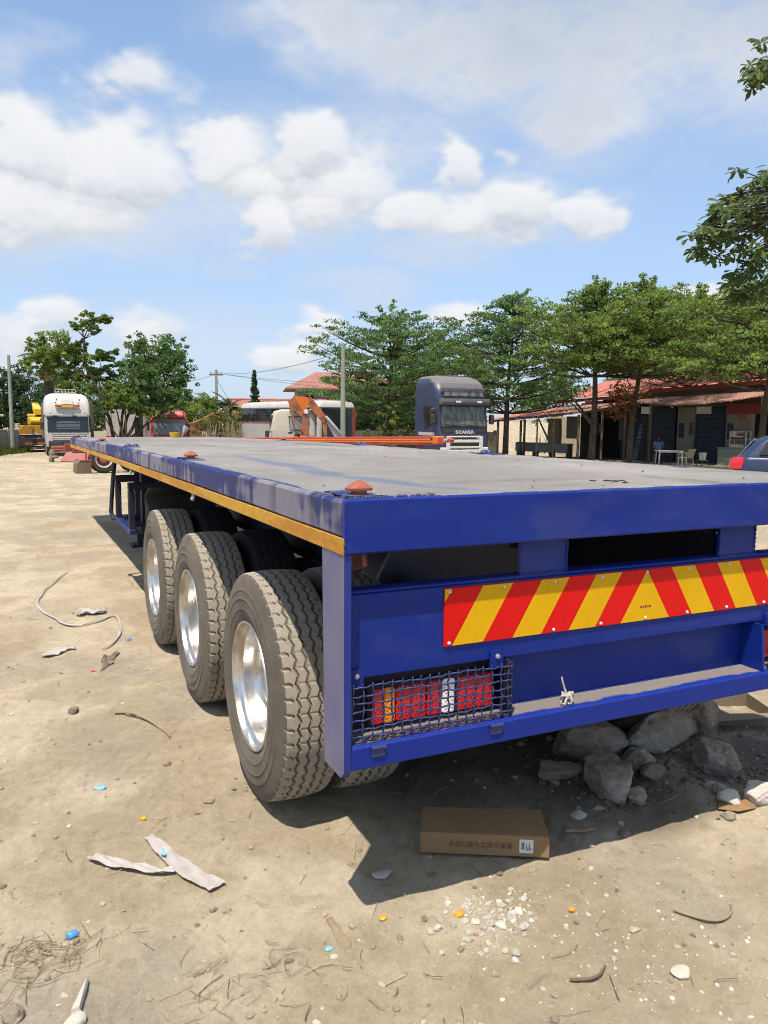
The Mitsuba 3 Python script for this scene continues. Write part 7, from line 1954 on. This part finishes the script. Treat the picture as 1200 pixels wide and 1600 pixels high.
# crown beyond the frame goes on the same way
for k in range(120):
    tips.append(foot + np.array([np.clip(r_.normal(.3, .8), -.9, 2.2), np.clip(r_.normal(-.3, .8), -2, .6), 3.9 + abs(r_.normal(0, .9))]))
hub1, hub2 = np.array((3.858, 2.170, 3.422)), np.array((4.340, 2.434, 4.624))
br = [tube(limb(fork, hub1, (0, 0, .15)), np.linspace(.085, .045, 7), 7), tube(limb(fork, hub2, (.1, 0, .1)), np.linspace(.085, .045, 7), 7)]
for q_ in tips:
    hb = hub1 if np.linalg.norm(q_ - hub1) < np.linalg.norm(q_ - hub2) else hub2
    br.append(tube(limb(hb, q_, r_.normal(0, .06, 3) + np.array([0, 0, .08])), np.linspace(.011, .0025, 7), 5))
part(NT, 'branch', cat(br), 'bark', smooth=True)


def big_leaf(L, w, fold, curl):
    """An obovate leaf along +x from its stalk, with a folded midrib and a drooping tip."""
    xs_ = np.array([0, .12, .3, .5, .7, .86, .96, 1.0]) * L
    hw = np.array([.015, .07, .22, .38, .5, .46, .26, .0]) * w
    V = []
    for x, h_ in zip(xs_, hw):
        z = -curl * (x / L) ** 2 * L
        V += [(x, -h_, z + fold * h_), (x, 0, z), (x, h_, z + fold * h_)]
    F = []
    for i in range(7):
        a = i * 3
        for s in (0, 1):
            F += [(a + s, a + 3 + s, a + 4 + s), (a + s, a + 4 + s, a + 1 + s)]
    return np.array(V), np.array(F)


LEAVES = []
for k in range(6):
    m = big_leaf(.090 + .012 * (k % 3), .036 + .005 * (k % 2), .35 + .1 * (k % 3), .12 + .10 * (k % 4))
    col = np.array([(.115, .165, .070), (.135, .195, .075), (.165, .215, .085), (.095, .145, .064), (.21, .225, .095), (.12, .175, .070)][k])
    LEAVES.append(mikit.ply(m, 'glossy_leaf', True, color=np.repeat(col[None], len(m[0]), 0)))
hidden = []
cnt = 0
for qi, q_ in enumerate(tips):
    ax_ = np.array([r_.normal(-.25, .3), r_.normal(-.1, .3), .7])
    ax_ /= np.linalg.norm(ax_)
    for lay in range(2):
        for j in range(7 - lay):
            az_ = 360 / (7 - lay) * j + r_.normal(0, 12) + lay * 25
            pit = r_.normal(18, 16) - lay * 30
            p_ = q_ - ax_ * lay * .035 + r_.normal(0, .008, 3)
            M_ = T().translate(p_.tolist()).rotate([0, 1, 0], float(r_.normal(0, 16))).rotate([1, 0, 0], float(r_.normal(0, 16))).rotate([0, 0, 1], float(az_)).rotate([0, 1, 0], float(pit))
            kk = int(r_.integers(6))
            if qi < 128 and cnt < 290 and (qi * 7 + lay * 3 + j) % 5 < 2:
                part(NT, 'leaf', LEAVES[kk], None, M=M_)
                cnt += 1
            else:
                m = big_leaf(.098, .038, .4, .2)
                hv = np.c_[m[0], np.ones(len(m[0]))] @ np.array(M_.matrix, float).T
                hidden.append((hv[:, :3], m[1]))
hm = cat(hidden)
part(NT, 'crown', hm, 'glossy_leaf', smooth=True, kind='stuff', color=np.repeat(np.array([[.125, .18, .072]]), len(hm[0]), 0))
